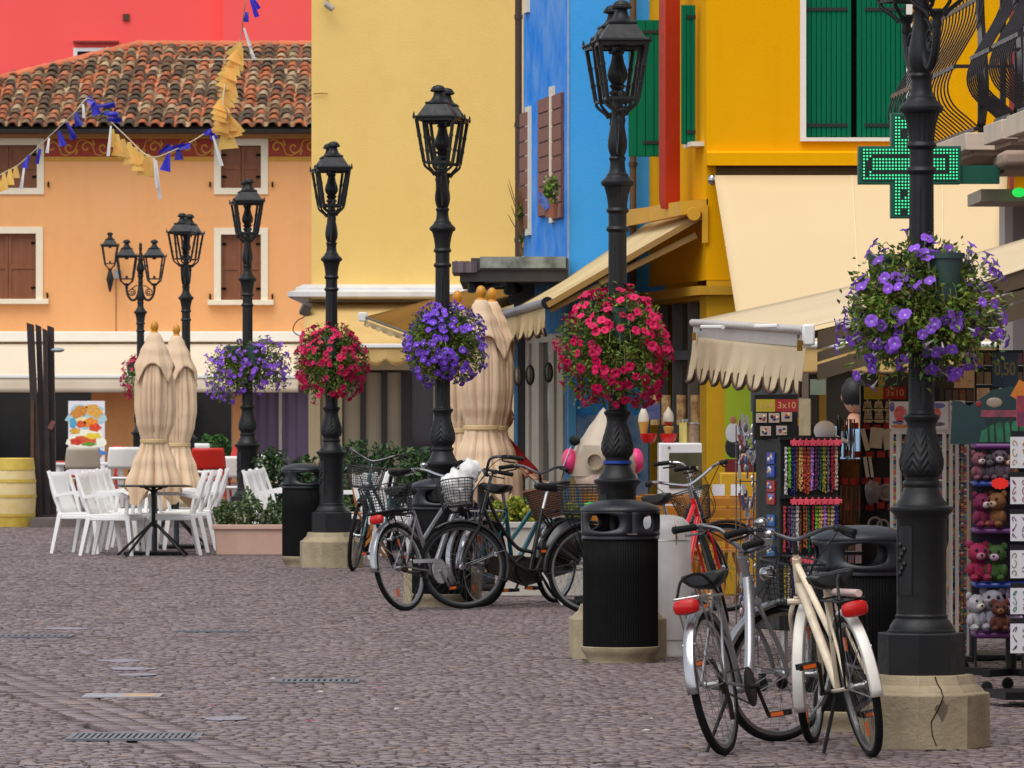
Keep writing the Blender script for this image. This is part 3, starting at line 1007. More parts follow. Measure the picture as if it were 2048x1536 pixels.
# cornice above the drop awning, lower band, pillar
part('cornice', MB().prism([(0, Z(332)), (0.14, Z(332)), (0.14, Z(307)), (0.10, Z(303)), (0, Z(303))], 0, X(2110), M=Matrix(((0, 1, 0, 0), (-1, 0, 0, 0), (0, 0, 1, 0), (0, 0, 0, 1)))), M_YEL, yh)
part('cassette_shadow', MB().box(X(1432), X(2000), -0.06, -0.002, Z(352), Z(333)), mat('painted brown shadow', S(92, 66, 32), rough=0.8, var=0.5, vscale=5), yh)  # dark strip puts the awning cassette's shadow below the cornice into colour
bnd = MB().box(-3.2, 0.09, -0.09, -0.002, FYr.z(590, 1413), FYr.z(572, 1413), M=Mr)
bnd.box(0.0, X(1472), -0.088, -0.002, Z(590) + 0.001, Z(572) - 0.001)
part('lower_band', bnd, mat('ochre band', S(196, 146, 30), rough=0.8, var=0.3), yh)
glow = [(X(1600), X(2110), 0.0, Z(700))]
m_ = MB().wall(0, X(2110), 0, Z(561), [(X(1500), X(1560), 0.9, Z(760)), (X(1600), X(1830), 0.0, Z(690)), (X(1850), X(2100), 0.0, Z(690))], 0.3)
part('shop_wall', m_, mat('dull yellow wall', S(206, 158, 34), rough=0.9, spec=0.15, var=0.4, vscale=2), yh)
m_ = MB().wall(-3.25, 0, 0, FYr.z(591, 1413), [(-3.0, -0.35, 0.0, 2.45)], 0.25, M=Mr)
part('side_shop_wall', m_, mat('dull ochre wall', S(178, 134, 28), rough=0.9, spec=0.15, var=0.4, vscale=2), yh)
sg = MB()
sg.box(X(1500), X(2100), 0.26, 0.28, 0, Z(690))
part('shop_window', sg, mat('olive shop glass', S(70, 62, 34), rough=0.12, var=0.8, vscale=1.4, col2=S(28, 30, 30)), yh)
part('window_frame', MB().box(X(1640), X(1655), 0.15, 0.25, 0, Z(690)).box(X(1760), X(1772), 0.15, 0.25, 0, Z(690)).box(X(1600), X(1830), 0.15, 0.25, Z(715), Z(690)), mat('ochre frame', S(170, 132, 44), rough=0.7), yh)
# ice shop opening along the side street
fs = MB()
for xx in (-3.0, -2.2, -1.35, -0.42):
    fs.box(xx, xx + 0.07, 0.06, 0.14, 0, 2.45, M=Mr)
fs.box(-3.0, -0.35, 0.06, 0.14, 1.95, 2.03, M=Mr)
part('side_window_frame', fs, mat('grey aluminium', S(120, 116, 110), rough=0.45, metal=0.3), yh)
part('side_window', MB().box(-3.0, -0.35, 0.18, 0.2, 0, 2.45, M=Mr), mat('green dim glass', S(44, 58, 56), rough=0.1, var=0.7, vscale=1.5, col2=S(20, 22, 24)), yh)
# open shutters on the side face: one leaf swung towards us, one nearly closed
lf1 = thing('window_shutter', 'dark green plank shutter swung wide open beside the blue wall', 'shutter', (0, 0, 0), 0, 'green shutters of the side window')
Y1 = 50.3
leaf(xat(1257, Y1), xat(1325, Y1), zat(313, Y1), zat(40, Y1), 4, ((zat(64, Y1), xat(1286, Y1), xat(1325, Y1)), (zat(285, Y1), xat(1286, Y1), xat(1325, Y1))), lf1, y=Y1, name='leaf')
lf2 = thing('window_shutter', 'green plank shutter between the red hanging sign and the yellow corner', 'shutter', (xat(1390, 48.4), 48.35, 0), R(8), 'green shutters of the side window')
Y2 = 48.4
leaf(-0.118, 0.0, zat(289, Y2), zat(11, Y2), 3, ((zat(35, Y2), -0.08, 0), (zat(265, Y2), -0.08, 0)), lf2, y=0.0, name='leaf')
part('side_sill', MB().box(-0.55, -0.12, -0.11, 0.0, FYr.z(297, 1390), FYr.z(288, 1390), M=Mr), mat('white sill', S(228, 220, 206), rough=0.7), yh)
# red hanging sign
rs = thing('hanging_sign', 'tall blank red hanging sign on the yellow corner', 'sign', (xat(1339, 48.7), 48.7, 0), R(24))
Zs = lambda py: zat(py, 48.7)
rd = MB()
poly = [(-0.075, Zs(400)), (-0.055, Zs(418)), (0.055, Zs(418)), (0.075, Zs(400)), (0.075, Zs(-180)), (-0.075, Zs(-180))]
rd.prism(poly, -0.06, 0.06)
part('panel', rd, mat('red sign paint', S(178, 44, 14), rough=0.5, var=0.15), rs, bevel=0.008)
part('arm', MB().box(-0.02, 0.3, -0.02, 0.02, Zs(-40), Zs(-50)), M_STRAP, rs)
# lamp on the corner under the ledge
wl_ = thing('wall_spot', 'small silver flood lamp on the yellow corner under the ledge', 'spotlight', at(1424, 360, 47.85))
part('head', MB().ell((0, 0, 0), 0.035, 0.04, 0.05, 12, 8), M_CHROME, wl_)
part('arm', MB().tube([(0, 0.02, 0), (0.01, 0.14, 0.02)], 0.012, 6), M_STEEL, wl_)
# ------------------------------------------------------------------ street lamps
def oct_prof(mb, prof, M=None):
    return mb.lathe(prof, 8, M=M, ph=PI / 8)

def lantern_parts(root, M):
    """square glazed-lantern frame standing on its socket; M puts its bottom centre"""
    k = math.sqrt(2)
    q4 = PI / 4
    fr = MB()
    zb, zt, rb, rt = 0.0, 0.335, 0.095, 0.146
    cb = [(sx * rb, sy * rb, zb) for sx, sy in ((-1, -1), (1, -1), (1, 1), (-1, 1))]
    ct = [(sx * rt, sy * rt, zt) for sx, sy in ((-1, -1), (1, -1), (1, 1), (-1, 1))]
    for a, b in zip(cb, ct):
        fr.tube([a, b], 0.017, 4, M=M)
    for i in range(4):
        fr.tube([cb[i], cb[(i + 1) % 4]], 0.012, 4, M=M)
        fr.tube([ct[i], ct[(i + 1) % 4]], 0.014, 4, M=M)
        a, b = Vector(cb[i]), Vector(ct[i])
        for t in (0.3, 0.62):
            fr.cbox(a.lerp(b, t), (0.03, 0.03, 0.02), M=M)
        c = Vector(cb[i])
        fr.tube(bez([c, (c.x * 0.92, c.y * 0.92, -0.03), (c.x * 0.45, c.y * 0.45, -0.075), (c.x * 0.30, c.y * 0.30, -0.10)], 5), 0.010, 6, M=M)
        fr.lathe([(0.008, 0.335), (0.008, 0.375), (0.002, 0.392)], 6, M=M @ Matrix.Translation((ct[i][0] * 1.12, ct[i][1] * 1.12, 0)))
    lan = part('lantern', fr, M_IRON, root)
    hd = MB()
    hd.lathe([(0.158 * k, 0.345), (0.174 * k, 0.350), (0.174 * k, 0.358), (0.140 * k, 0.366), (0.084 * k, 0.455), (0.090 * k, 0.462), (0.090 * k, 0.468), (0.078 * k, 0.474)], 4, M=M, ph=q4)
    hd.lathe([(0.078 * 1.2, 0.470), (0.060, 0.488), (0.042, 0.515), (0.034, 0.548)], 20, M=M)
    hd.lathe([(0.036, 0.548), (0.062, 0.556), (0.064, 0.566), (0.056, 0.572), (0.056, 0.578), (0.042, 0.596), (0.016, 0.606), (0.0, 0.607)], 20, M=M, caps=False)
    hd.box(-0.14, 0.14, -0.14, 0.14, 0.335, 0.344, M=M)
    part('hood', hd, M_IRON, lan, sharp=30)
    lb = MB().lathe([(0.03, 0.30), (0.028, 0.335)], 12, M=M)
    part('burner', MB().lathe([(0.018, 0.0), (0.022, 0.03), (0.012, 0.05)], 12, M=M), M_IRON, lan)
    part('lamp_holder', lb, M_IRON, lan)
    return lan

def make_lamp(label):
    t = thing('street_lamp', label, 'street lamp', (0, 0, 0), 0, 'row of cast iron street lamps')
    c8 = 1 / math.cos(PI / 8)
    p = MB()
    oct_prof(p, [(0.292 * c8, 0.0), (0.292 * c8, 0.245), (0.286 * c8, 0.252), (0.270 * c8, 0.254), (0.262 * c8, 0.268), (0.236 * c8, 0.29), (0.220 * c8, 0.332), (0.218 * c8, 0.334)])
    part('plinth', p, M_STONE, t, bevel=0.006, sharp=25)
    b = MB()
    oct_prof(b, [(0.187 * c8, 0.334), (0.187 * c8, 0.520), (0.183 * c8, 0.526), (0.15, 0.528)])
    b.lathe([(0.158, 0.526), (0.158, 0.536), (0.150, 0.540), (0.146, 0.556), (0.132, 0.580), (0.120, 0.590), (0.122, 0.604), (0.115, 0.612)], 40)
    part('foot', b, M_IRON, t, sharp=30)
    c = MB().lathe([(0.115, 0.606), (0.115, 1.045), (0.120, 1.052), (0.124, 1.066), (0.142, 1.084), (0.148, 1.096), (0.146, 1.106), (0.130, 1.110), (0.118, 1.114), (0.114, 1.128),
                    (0.100, 1.146), (0.086, 1.178), (0.081, 1.196), (0.086, 1.204), (0.089, 1.214), (0.086, 1.224), (0.076, 1.230)], 40)
    part('column', c, M_IRON, t, sharp=40)
    dr = MB()
    dr.grid(lambda u, v: (0.1185 * math.cos(R(-175 + 44 * u)), 0.1185 * math.sin(R(-175 + 44 * u)), 0.70 + 0.32 * v), 8, 6)
    dr.tube([(0.119 * math.cos(R(-175)), 0.119 * math.sin(R(-175)), 0.70), (0.119 * math.cos(R(-175)), 0.119 * math.sin(R(-175)), 1.02)], 0.003, 4)
    dr.tube([(0.119 * math.cos(R(-131)), 0.119 * math.sin(R(-131)), 0.70), (0.119 * math.cos(R(-131)), 0.119 * math.sin(R(-131)), 1.02)], 0.003, 4)
    for i in range(7):
        a = R(-164 + (i % 3) * 7)
        dr.ell((0.120 * math.cos(a), 0.120 * math.sin(a), 0.80 + i * 0.022), 0.012, 0.012, 0.014, 8, 6)
    part('access_door', dr, M_IRON, t)
    def leafmod(a, tt, z):
        w_ = max(0.0, math.sin(PI * min(1, max(0, (z - 1.235) / 0.24))))
        f_ = abs(2 * ((a * 4 / PI) % 1) - 1)
        return 1 + w_ * (0.11 * (1 - f_) ** 0.7 - 0.05 + 0.045 * math.sin(150 * z - 9 * f_) * min(1, 2 * f_ + 0.15))
    pr = [(0.076, 1.230), (0.078, 1.244), (0.088, 1.256), (0.096, 1.275), (0.099, 1.300), (0.097, 1.325), (0.089, 1.36), (0.078, 1.40), (0.069, 1.44), (0.066, 1.47), (0.070, 1.495), (0.082, 1.512), (0.086, 1.522), (0.082, 1.530), (0.066, 1.536), (0.062, 1.55)]
    fine = []
    for i in range(len(pr) - 1):
        for j in range(5):
            q = j / 5
            fine.append((pr[i][0] * (1 - q) + pr[i + 1][0] * q, pr[i][1] * (1 - q) + pr[i + 1][1] * q))
    fine.append(pr[-1])
    part('acanthus_vase', MB().lathe(fine, 128, mod=leafmod), M_IRON, t, sharp=60)
    flute = lambda a, tt, z: 1 - 0.075 * max(0.0, math.cos(10 * a)) ** 0.5 if 1.60 < z < 2.57 else 1.0
    sh = [(0.061, 1.548), (0.061, 1.59), (0.0608, 1.61), (0.060, 1.9), (0.058, 2.2), (0.0565, 2.55), (0.0565, 2.58), (0.0565, 2.645)]
    part('shaft', MB().lathe(sh, 100, mod=flute), M_IRON, t, sharp=60)
    cp = MB()
    cp.lathe([(0.0565, 2.64), (0.066, 2.648), (0.071, 2.660), (0.066, 2.672), (0.056, 2.680), (0.056, 2.757), (0.066, 2.764), (0.071, 2.775), (0.066, 2.787), (0.060, 2.794)], 40)
    cp.lathe([(0.060, 2.792), (0.061, 2.82), (0.068, 2.87), (0.080, 2.915), (0.084, 2.925)], 80, mod=lambda a, tt, z: 1 - 0.05 * max(0.0, math.cos(16 * a)) ** 0.5)
    cp.lathe([(0.084, 2.924), (0.098, 2.932), (0.103, 2.944), (0.102, 2.956), (0.086, 2.972), (0.072, 2.984), (0.068, 2.992), (0.067, 3.00), (0.056, 3.008), (0.049, 3.035), (0.046, 3.075), (0.050, 3.09), (0.054, 3.098), (0.050, 3.108), (0.042, 3.114)], 40)
    part('capital', cp, M_IRON, t, sharp=40)
    up = MB().lathe([(0.042, 3.112), (0.052, 3.135), (0.061, 3.175), (0.060, 3.21), (0.052, 3.26), (0.042, 3.31), (0.036, 3.36), (0.036, 3.40), (0.043, 3.415), (0.036, 3.43), (0.034, 3.46), (0.040, 3.475), (0.034, 3.49)], 32)
    part('baluster', up, M_IRON, t)
    lm_ = lambda a, tt, z: 1 + 0.10 * abs(math.sin(4 * a)) * max(0, math.sin(PI * min(1, max(0, (z - 3.5) / 0.2))))
    fi = [(0.034, 3.488), (0.050, 3.498), (0.050, 3.512), (0.034, 3.525), (0.044, 3.54), (0.050, 3.55), (0.036, 3.56), (0.054, 3.59), (0.060, 3.615), (0.056, 3.645), (0.043, 3.69), (0.036, 3.73), (0.034, 3.742), (0.043, 3.75), (0.043, 3.76), (0.034, 3.768), (0.032, 3.82), (0.022, 3.84), (0.020, 3.90), (0.030, 3.93), (0.020, 3.95), (0.028, 3.985), (0.014, 4.015), (0.0, 4.02)]
    part('finial', MB().lathe(fi, 48, mod=lm_, caps=False), M_IRON, t, sharp=60)
    for s in (-1, 1):
        am = MB()
        am.tube(bez([(0, s * 0.03, 3.24), (0, s * 0.07, 3.155), (0, s * 0.13, 3.135), (0, s * 0.185, 3.19), (0, s * 0.212, 3.28), (0, s * 0.213, 3.37)], 7), [0.02] * 36 + [0.018], 8)
        am.tube([(0, s * (0.13 + 0.05 * math.cos(q * 0.5)), 3.255 + 0.05 * math.sin(q * 0.5)) for q in range(13)], 0.009, 6)
        am.tube([(0, s * (0.125 + 0.022 * math.cos(q * 0.6)), 3.25 + 0.022 * math.sin(q * 0.6)) for q in range(11)], 0.008, 6)
        am.tube(bez([(0, s * 0.04, 3.36), (0, s * 0.09, 3.345), (0, s * 0.14, 3.305)], 5), 0.009, 6)
        am.lathe([(0.018, 3.30), (0.026, 3.325), (0.020, 3.345), (0.030, 3.37), (0.034, 3.385), (0.026, 3.395)], 16, M=TR(0, s * 0.213, 0))
        part('arm', am, M_IRON, t)
        lantern_parts(t, TR(0, s * 0.213, 3.46, rz=R(2 * s)))
    return t
LAMPS = [  # px of the axis, py of the ground, angle of the arms, label
    (1843, 1500, 15, 'nearest street lamp, on a cracked stone plinth, its lanterns cut off by the picture edge'),
    (1235, 1320, 8, 'street lamp behind the big black bin, with red petunias, against the blue wall'),
    (885, 1209.5, -11, 'street lamp with blue-violet petunias standing between the bicycles and the cream parasols'),
    (663, 1136, 9.5, 'street lamp with red petunias on a stained octagonal plinth in front of the cream wall'),
    (495, 1088, 9.6, 'street lamp with lobed purple petunias behind the terracotta planter'),
    (372, 1043, -14, 'slim street lamp without flowers just behind the two folded parasols on the left'),
    (281, 1009, 88, 'farthest street lamp, its two lanterns seen side by side on scroll arms'),
]
lamp0 = None
LP = []
for i, (px, py, ang, lab) in enumerate(LAMPS):
    yl = gY(py) + 0.29          # py is the front foot of the plinth
    q = Vector((xat(px, yl), yl, 0))
    if lamp0 is None:
        lamp0 = make_lamp(lab)
        lamp0.location = q
        lamp0.rotation_euler[2] = R(ang)
        LP.append(lamp0)
    else:
        LP.append(dup(lamp0, q, R(ang if ang > 45 else ang * 0.75), lab))
# crack and stains on the nearest plinth, blue tape on the second lamp
ck = MB()
c8 = 0.2935
for pts in ([(-0.012, 0.332, 0.223), (-0.006, 0.30, 0.238), (0.004, 0.275, 0.262), (0.0, 0.256, 0.287), (0.004, 0.245, 0.2935), (-0.01, 0.21, 0.2935), (-0.03, 0.17, 0.2935), (-0.055, 0.13, 0.2935), (-0.05, 0.07, 0.2935), (-0.03, 0.02, 0.2935)],):
    ck.tube([(x, -r_, z) for (x, z, r_) in pts], 0.0025, 4)
part('crack', ck, M_DARK, LP[0])
ck = MB()
pol = [(0.0, 0.235), (0.012, 0.21), (0.03, 0.205), (0.02, 0.17), (0.0, 0.125), (-0.02, 0.16), (-0.04, 0.185), (-0.03, 0.205), (-0.008, 0.21)]
ck.prism(list(reversed(pol)), -0.2932, -0.2928)
part('stain', ck, mat('old stain', S(104, 92, 76), rough=0.9, var=0.5, vscale=20), LP[0])
tp = MB().lathe([(0.0885, 1.205), (0.0905, 1.206), (0.0905, 1.222), (0.0885, 1.223)], 32, caps=False)
part('tape_band', tp, mat('blue tape', S(24, 62, 160), rough=0.4), LP[1])
# wall lantern on the apricot house
wq = Vector((xat(220, YO - 0.45), YO - 0.45, zat(548, YO - 0.45)))
wlan = thing('wall_lantern', 'iron wall lantern on a scroll bracket on the apricot wall', 'wall lantern', wq)
lantern_parts(wlan, TR(0, 0, 0.2))
bm_ = MB().lathe([(0.0, -0.36), (0.02, -0.33), (0.05, -0.2), (0.075, -0.1), (0.05, 0.0), (0.03, 0.06), (0.05, 0.1), (0.02, 0.11)], 20, caps=False)
bm_.tube(bez([(0, 0.45, -0.1), (0, 0.25, -0.22), (0, 0.05, -0.12)], 6), 0.025, 6)
part('bracket', bm_, M_IRON, wlan)

# ------------------------------------------------------------------ petunia balls on the lamps
def petunia_mesh(cols):
    mb = MB()
    n = 20
    v = [(0, 0, -0.010)]
    for i in range(n):
        a = 2 * PI * i / n
        v.append((0.0055 * math.cos(a), 0.0055 * math.sin(a), 0.0))
    for i in range(n):
        a = 2 * PI * i / n
        r_ = 0.0165 - 0.001 * (i % 4 == 2)
        v.append((r_ * math.cos(a), r_ * math.sin(a), 0.006))
    for i in range(n):
        a = 2 * PI * i / n
        r_ = (0.0255, 0.0285, 0.0278, 0.0287)[i % 4]
        v.append((r_ * math.cos(a), r_ * math.sin(a), 0.005 + (0.003, -0.001, -0.004, 0.0)[i % 4]))
    mb.add(v, [(0, 1 + i, 1 + (i + 1) % n) for i in range(n)], 1)
    mb.add(v, [(1 + i, n + 1 + i, n + 1 + (i + 1) % n, 1 + (i + 1) % n) for i in range(n)] + [(n + 1 + i, 2 * n + 1 + i, 2 * n + 1 + (i + 1) % n, n + 1 + (i + 1) % n) for i in range(n)], 0)
    mb.lathe([(0.003, -0.045), (0.0045, -0.02), (0.0085, -0.003), (0.013, 0.003)], 6, mi=2, caps=False)
    return mb.mesh('flower', cols)
PET = {}
for nm, c, c2, eye, tube in (('purple', S(148, 88, 218), S(112, 54, 186), S(200, 190, 226), S(206, 200, 200)), ('violet', S(132, 74, 220), S(96, 42, 188), S(206, 198, 236), S(180, 168, 210)), ('red', S(222, 10, 92), S(190, 4, 70), S(128, 6, 52), S(190, 60, 110))):
    PET[nm] = petunia_mesh([mat('petunia ' + nm, c, rough=0.6, rnd='obj', ramt=0.28, var=0.4, vscale=40, col2=c2, thin=0.25), mat('petunia eye ' + nm, eye, rough=0.6, var=0), mat('petunia tube ' + nm, tube, rough=0.7, var=0.2, thin=0.2)])
M_PLEAF = mat('petunia foliage', S(66, 92, 34), rough=0.6, rnd='isl', palette=[S(92, 122, 42), S(122, 152, 50), S(72, 98, 38), S(142, 164, 62), S(108, 118, 44), S(86, 124, 50), S(128, 132, 56), S(100, 88, 46)], var=0.2, vscale=30, thin=0.25)
M_POT = mat('green plastic pot', S(50, 74, 70), rough=0.5, var=0.25)
def flower_ball(lamp, zc, rx, rz, kind, nfl, label, seed, lobes=None, leafs=3000, pot_a=(-35, 75, 200), show=0.4):
    rr = random.Random(seed)
    t = thing('hanging_flower_ball', label, 'flower basket', (lamp.location.x, lamp.location.y, zc), 0, 'petunia balls hung round the lamp posts')
    pots = MB()
    for a in pot_a:
        M = TR(0, 0, rz * 0.36, rz=R(a)) @ TR(0.19 if show > 0.5 else 0.14, 0, 0)
        pots.lathe([(0.056, -0.10), (0.066, -0.02), (0.078, 0.09), (0.086, 0.09), (0.087, 0.115), (0.076, 0.115), (0.06, 0.08)], 20, M=M)
        pots.ring((0, 0, rz * 0.36), 0.068, 0.006, 24, 6)
    part('pot', pots, M_POT, t)
    lob = lobes or [(0, 0, 0, 1, 1)]
    def surf():
        """random place on the leafy surface with its outward direction"""
        while True:
            lx, ly, lz, kx, kz = rr.choice(lob)
            u = rr.uniform(-0.92, 1.0)
            a = rr.uniform(0, 2 * PI)
            s = math.sqrt(max(0, 1 - u * u))
            d = Vector((s * math.cos(a), s * math.sin(a), u))
            lump = 0.88 + 0.11 * math.sin(3 * a + seed) * s + 0.09 * math.sin(5 * a + 7 * u + seed * 2) + rr.uniform(-0.03, 0.07)
            p = Vector((d.x * rx * kx * lump + lx, d.y * rx * kx * lump + ly, d.z * rz * kz * lump + lz))
            if u < -0.35 and rr.random() < (-u - 0.35) * 0.75:
                continue
            if u < 0 and math.hypot(p.x, p.y) < rx * 0.4 and rr.random() < 0.8:
                continue
            nrm = Vector((d.x / rx, d.y / rx, d.z / rz)).normalized()
            return p, nrm, u
    def hides_pot(p):
        d_ = (math.atan2(p.y, p.x) - R(pot_a[0]) + PI) % (2 * PI) - PI
        return abs(d_) < 0.27 and rz * 0.12 < p.z < rz * 0.6 and rr.random() < show
    lf = MB()
    V, F = [], []
    for i in range(leafs):
        p, nrm, u = surf()
        if hides_pot(p):
            continue
        p = p * rr.uniform(0.45, 0.97) if rr.random() < 0.75 else p * rr.uniform(0.9, 1.05)
        d = (nrm + Vector((rr.gauss(0, 0.7), rr.gauss(0, 0.7), rr.gauss(-0.1, 0.6)))).normalized()
        sd = d.orthogonal().normalized()
        sd = (Matrix.Rotation(rr.uniform(0, 6.28), 4, d) @ sd)
        L_ = rr.uniform(0.02, 0.04)
        W_ = L_ * rr.uniform(0.22, 0.34)
        up = d.cross(sd) * (L_ * 0.15)
        o = len(V)
        V += [p - d * L_ * 0.5, p + sd * W_ + up, p + d * L_ * 0.6, p - sd * W_ + up]
        F += [(o, o + 1, o + 2), (o, o + 2, o + 3)]
    lf.add(V, F)
    for i in range(70):    # thin trailing stems
        p, nrm, u = surf()
        a = Vector((p.x * 0.35, p.y * 0.35, rz * 0.2))
        m_ = (a + p) / 2 + nrm * 0.06 + Vector((0, 0, 0.05))
        lf.tube(bez([a, m_, p * 0.98], 4), 0.0022, 3)
    part('foliage', lf, M_PLEAF, t, kind='stuff', smooth=False)
    me = PET[kind]
    for i in range(nfl):
        p, nrm, u = surf()
        for _try in range(3):      # blooms come in clumps, with green gaps between
            aa = math.atan2(nrm.y, nrm.x)
            if math.sin(4 * aa + seed) + math.sin(7 * u + 2 * aa + seed * 3) > -0.35 or rr.random() < 0.25:
                break
            p, nrm, u = surf()
        if hides_pot(p):
            continue
        d = (nrm * 1.1 + Vector((rr.gauss(0, 0.35), rr.gauss(0, 0.35), rr.gauss(0.15, 0.3)))).normalized()
        o = link('flower', me, t)
        q = d.to_track_quat('Z', 'Y')
        s = rr.uniform(0.85, 1.2)
        o.matrix_local = Matrix.Translation(p * rr.uniform(1.0, 1.08)) @ q.to_matrix().to_4x4() @ Matrix.Rotation(rr.uniform(0, 6), 4, 'Z') @ Matrix.Scale(s, 4)
    return t
flower_ball(LP[0], 2.04, 0.365, 0.335, 'purple', 270, 'purple petunia ball on the nearest lamp post, green pot showing', 3, lobes=[(0, 0, 0, 1, 1), (0.05, -0.05, -0.05, 0.95, 1), (-0.06, 0, -0.1, 0.9, 0.95)], leafs=8500, pot_a=(-58, 95, 150), show=0.8)
flower_ball(LP[1], 1.91, 0.355, 0.405, 'red', 298, 'big crimson petunia ball in front of the blue house', 11, leafs=6500, pot_a=(-80, 40, 160))
flower_ball(LP[2], 2.02, 0.325, 0.345, 'violet', 298, 'round violet petunia ball beside the cream folded parasols', 21, leafs=5600, pot_a=(-95, 30, 150))
flower_ball(LP[3], 1.95, 0.355, 0.385, 'red', 298, 'crimson petunia ball in front of the pale yellow house', 31, leafs=5600, pot_a=(-88, 30, 150))
flower_ball(LP[4], 1.97, 0.30, 0.33, 'purple', 298, 'purple petunia ball drooping lower on its left, in front of the white awning', 41, lobes=[(-0.22, 0, -0.09, 0.8, 1.05), (-0.02, 0, 0.0, 0.95, 0.95), (0.2, 0, 0.0, 0.95, 1.0)], leafs=5600, pot_a=(-60, 60, 190))
flower_ball(LP[6], 1.93, 0.32, 0.38, 'red', 170, 'distant crimson petunia ball half hidden by a folded parasol', 51, leafs=1600)

# ------------------------------------------------------------------ litter bins
M_BIN = mat('bin hood plastic', S(27, 30, 38), rough=0.42, var=0.3, vscale=8, bump=0.1, bscale=200, spec=0.5)
M_BINB = mat('bin ribbed body', S(9, 8, 8), rough=0.7, var=0.2, spec=0.15)
def make_bin(label):
    t = thing('litter_bin', label, 'litter bin', (0, 0, 0), 0, 'black litter bins beside the lamp posts')
    part('base', MB().lathe([(0.205, 0.0), (0.205, 0.02), (0.222, 0.05), (0.238, 0.07), (0.240, 0.095), (0.22, 0.10)], 48), M_STONE, t)
    rib = lambda a, tt, z: 1 + 0.010 * math.cos(90 * a)
    part('body', MB().lathe([(0.228, 0.098), (0.228, 0.30), (0.228, 0.55), (0.228, 0.755), (0.22, 0.76)], 360, mod=rib), M_BINB, t, sharp=80)
    part('collar', MB().lathe([(0.229, 0.752), (0.237, 0.754), (0.237, 0.768), (0.232, 0.778)], 48, caps=False), M_BIN, t)
    hd = MB()
    r_ = 0.236
    z0, z1 = 0.775, 0.925
    n_ap, half, ap0, ap1 = 4, R(27), 0.80, 0.91
    def P_(a, z):
        return (r_ * math.cos(a), r_ * math.sin(a), z)
    for i in range(n_ap):
        c = PI / 4 + i * PI / 2
        # stadium shaped opening bridged to a rectangle
        M_ = 40
        ins, outs = [], []
        ch_, cw = (ap1 - ap0) / 2, half
        zc = (ap0 + ap1) / 2
        rr_ = ch_ / r_
        for k in range(M_):
            th = 2 * PI * k / M_
            ca, sa = math.cos(th), math.sin(th)
            ins.append(((cw - rr_) * max(-1, min(1, ca * 1.35)) + rr_ * ca, ch_ * sa))
            s_ = 1 / max(abs(ca), abs(sa))
            outs.append((PI / 4 * ca * s_, sa * s_))
        v = [P_(c + a, zc + z) for a, z in ins]
        for a, zf in outs:
            z = zc + (zf * (z1 - zc) if zf > 0 else zf * (zc - z0))
            v.append(P_(c + a, z))
        hd.add(v, [(k, M_ + k, M_ + (k + 1) % M_, (k + 1) % M_) for k in range(M_)])
    part('hood', hd, M_BIN, t, solid=0.012)
    part('dome', MB().lathe([(0.244, 0.922), (0.246, 0.93), (0.240, 0.942), (0.205, 0.962), (0.15, 0.98), (0.08, 0.991), (0.0, 0.994)], 48, caps=False).lathe([(0.0, 0.92), (0.244, 0.922)], 48, caps=False), M_BIN, t, sharp=60)
    part('liner', MB().lathe([(0.2, 0.70), (0.2, 0.79), (0.19, 0.79), (0.19, 0.72)], 32), M_BINB, t)
    part('key_plate', MB().box(-0.03, 0.03, -0.2445, -0.238, 0.782, 0.79), M_STEEL, t)
    return t

bin0 = make_bin('large black litter bin standing in front of the second lamp post')
bin0.location = (xat(1241, 34.75), 34.75, 0)
bin0.rotation_euler[2] = R(16)
q = gp(1722, 1478)
dup(bin0, (xat(1722, 27.6), 27.6, 0), R(48), 'black litter bin tucked behind the nearest lamp post')
dup(bin0, (xat(883, 44.2), 44.2, 0), R(40), 'black litter bin behind the cluster of parked bicycles')
dup(bin0, (xat(612, 54.8), 54.8, 0), R(52), 'small looking black litter bin left of the far stone plinth')
# ------------------------------------------------------------------ bicycles
M_SADDLE = mat('black saddle', S(14, 15, 18), rough=0.5, var=0.3)
M_GRIP = mat('rubber grip', S(15, 15, 16), rough=0.7, var=0.2, spec=0.3)
M_RIM = mat('aluminium rim', (0.3, 0.3, 0.3), rough=0.35, metal=0.85, var=0.2)
M_SPOKE = mat('spoke steel', (0.12, 0.12, 0.125), rough=0.4, metal=0.7, var=0.0)
M_BLKPAINT = mat('black frame paint', S(11, 11, 12), rough=0.35, var=0.2, coat=0.15)
M_DKMET = mat('dark metal', (0.09, 0.09, 0.1), rough=0.3, metal=0.8, var=0.2)
M_MESH = mat('black basket wire', S(22, 23, 26), rough=0.5, var=0.1)
M_ORNG = mat('orange reflector', S(214, 92, 20), rough=0.3)
M_CHAIN = mat('oily chain', S(44, 38, 32), rough=0.5, metal=0.4, var=0.4)

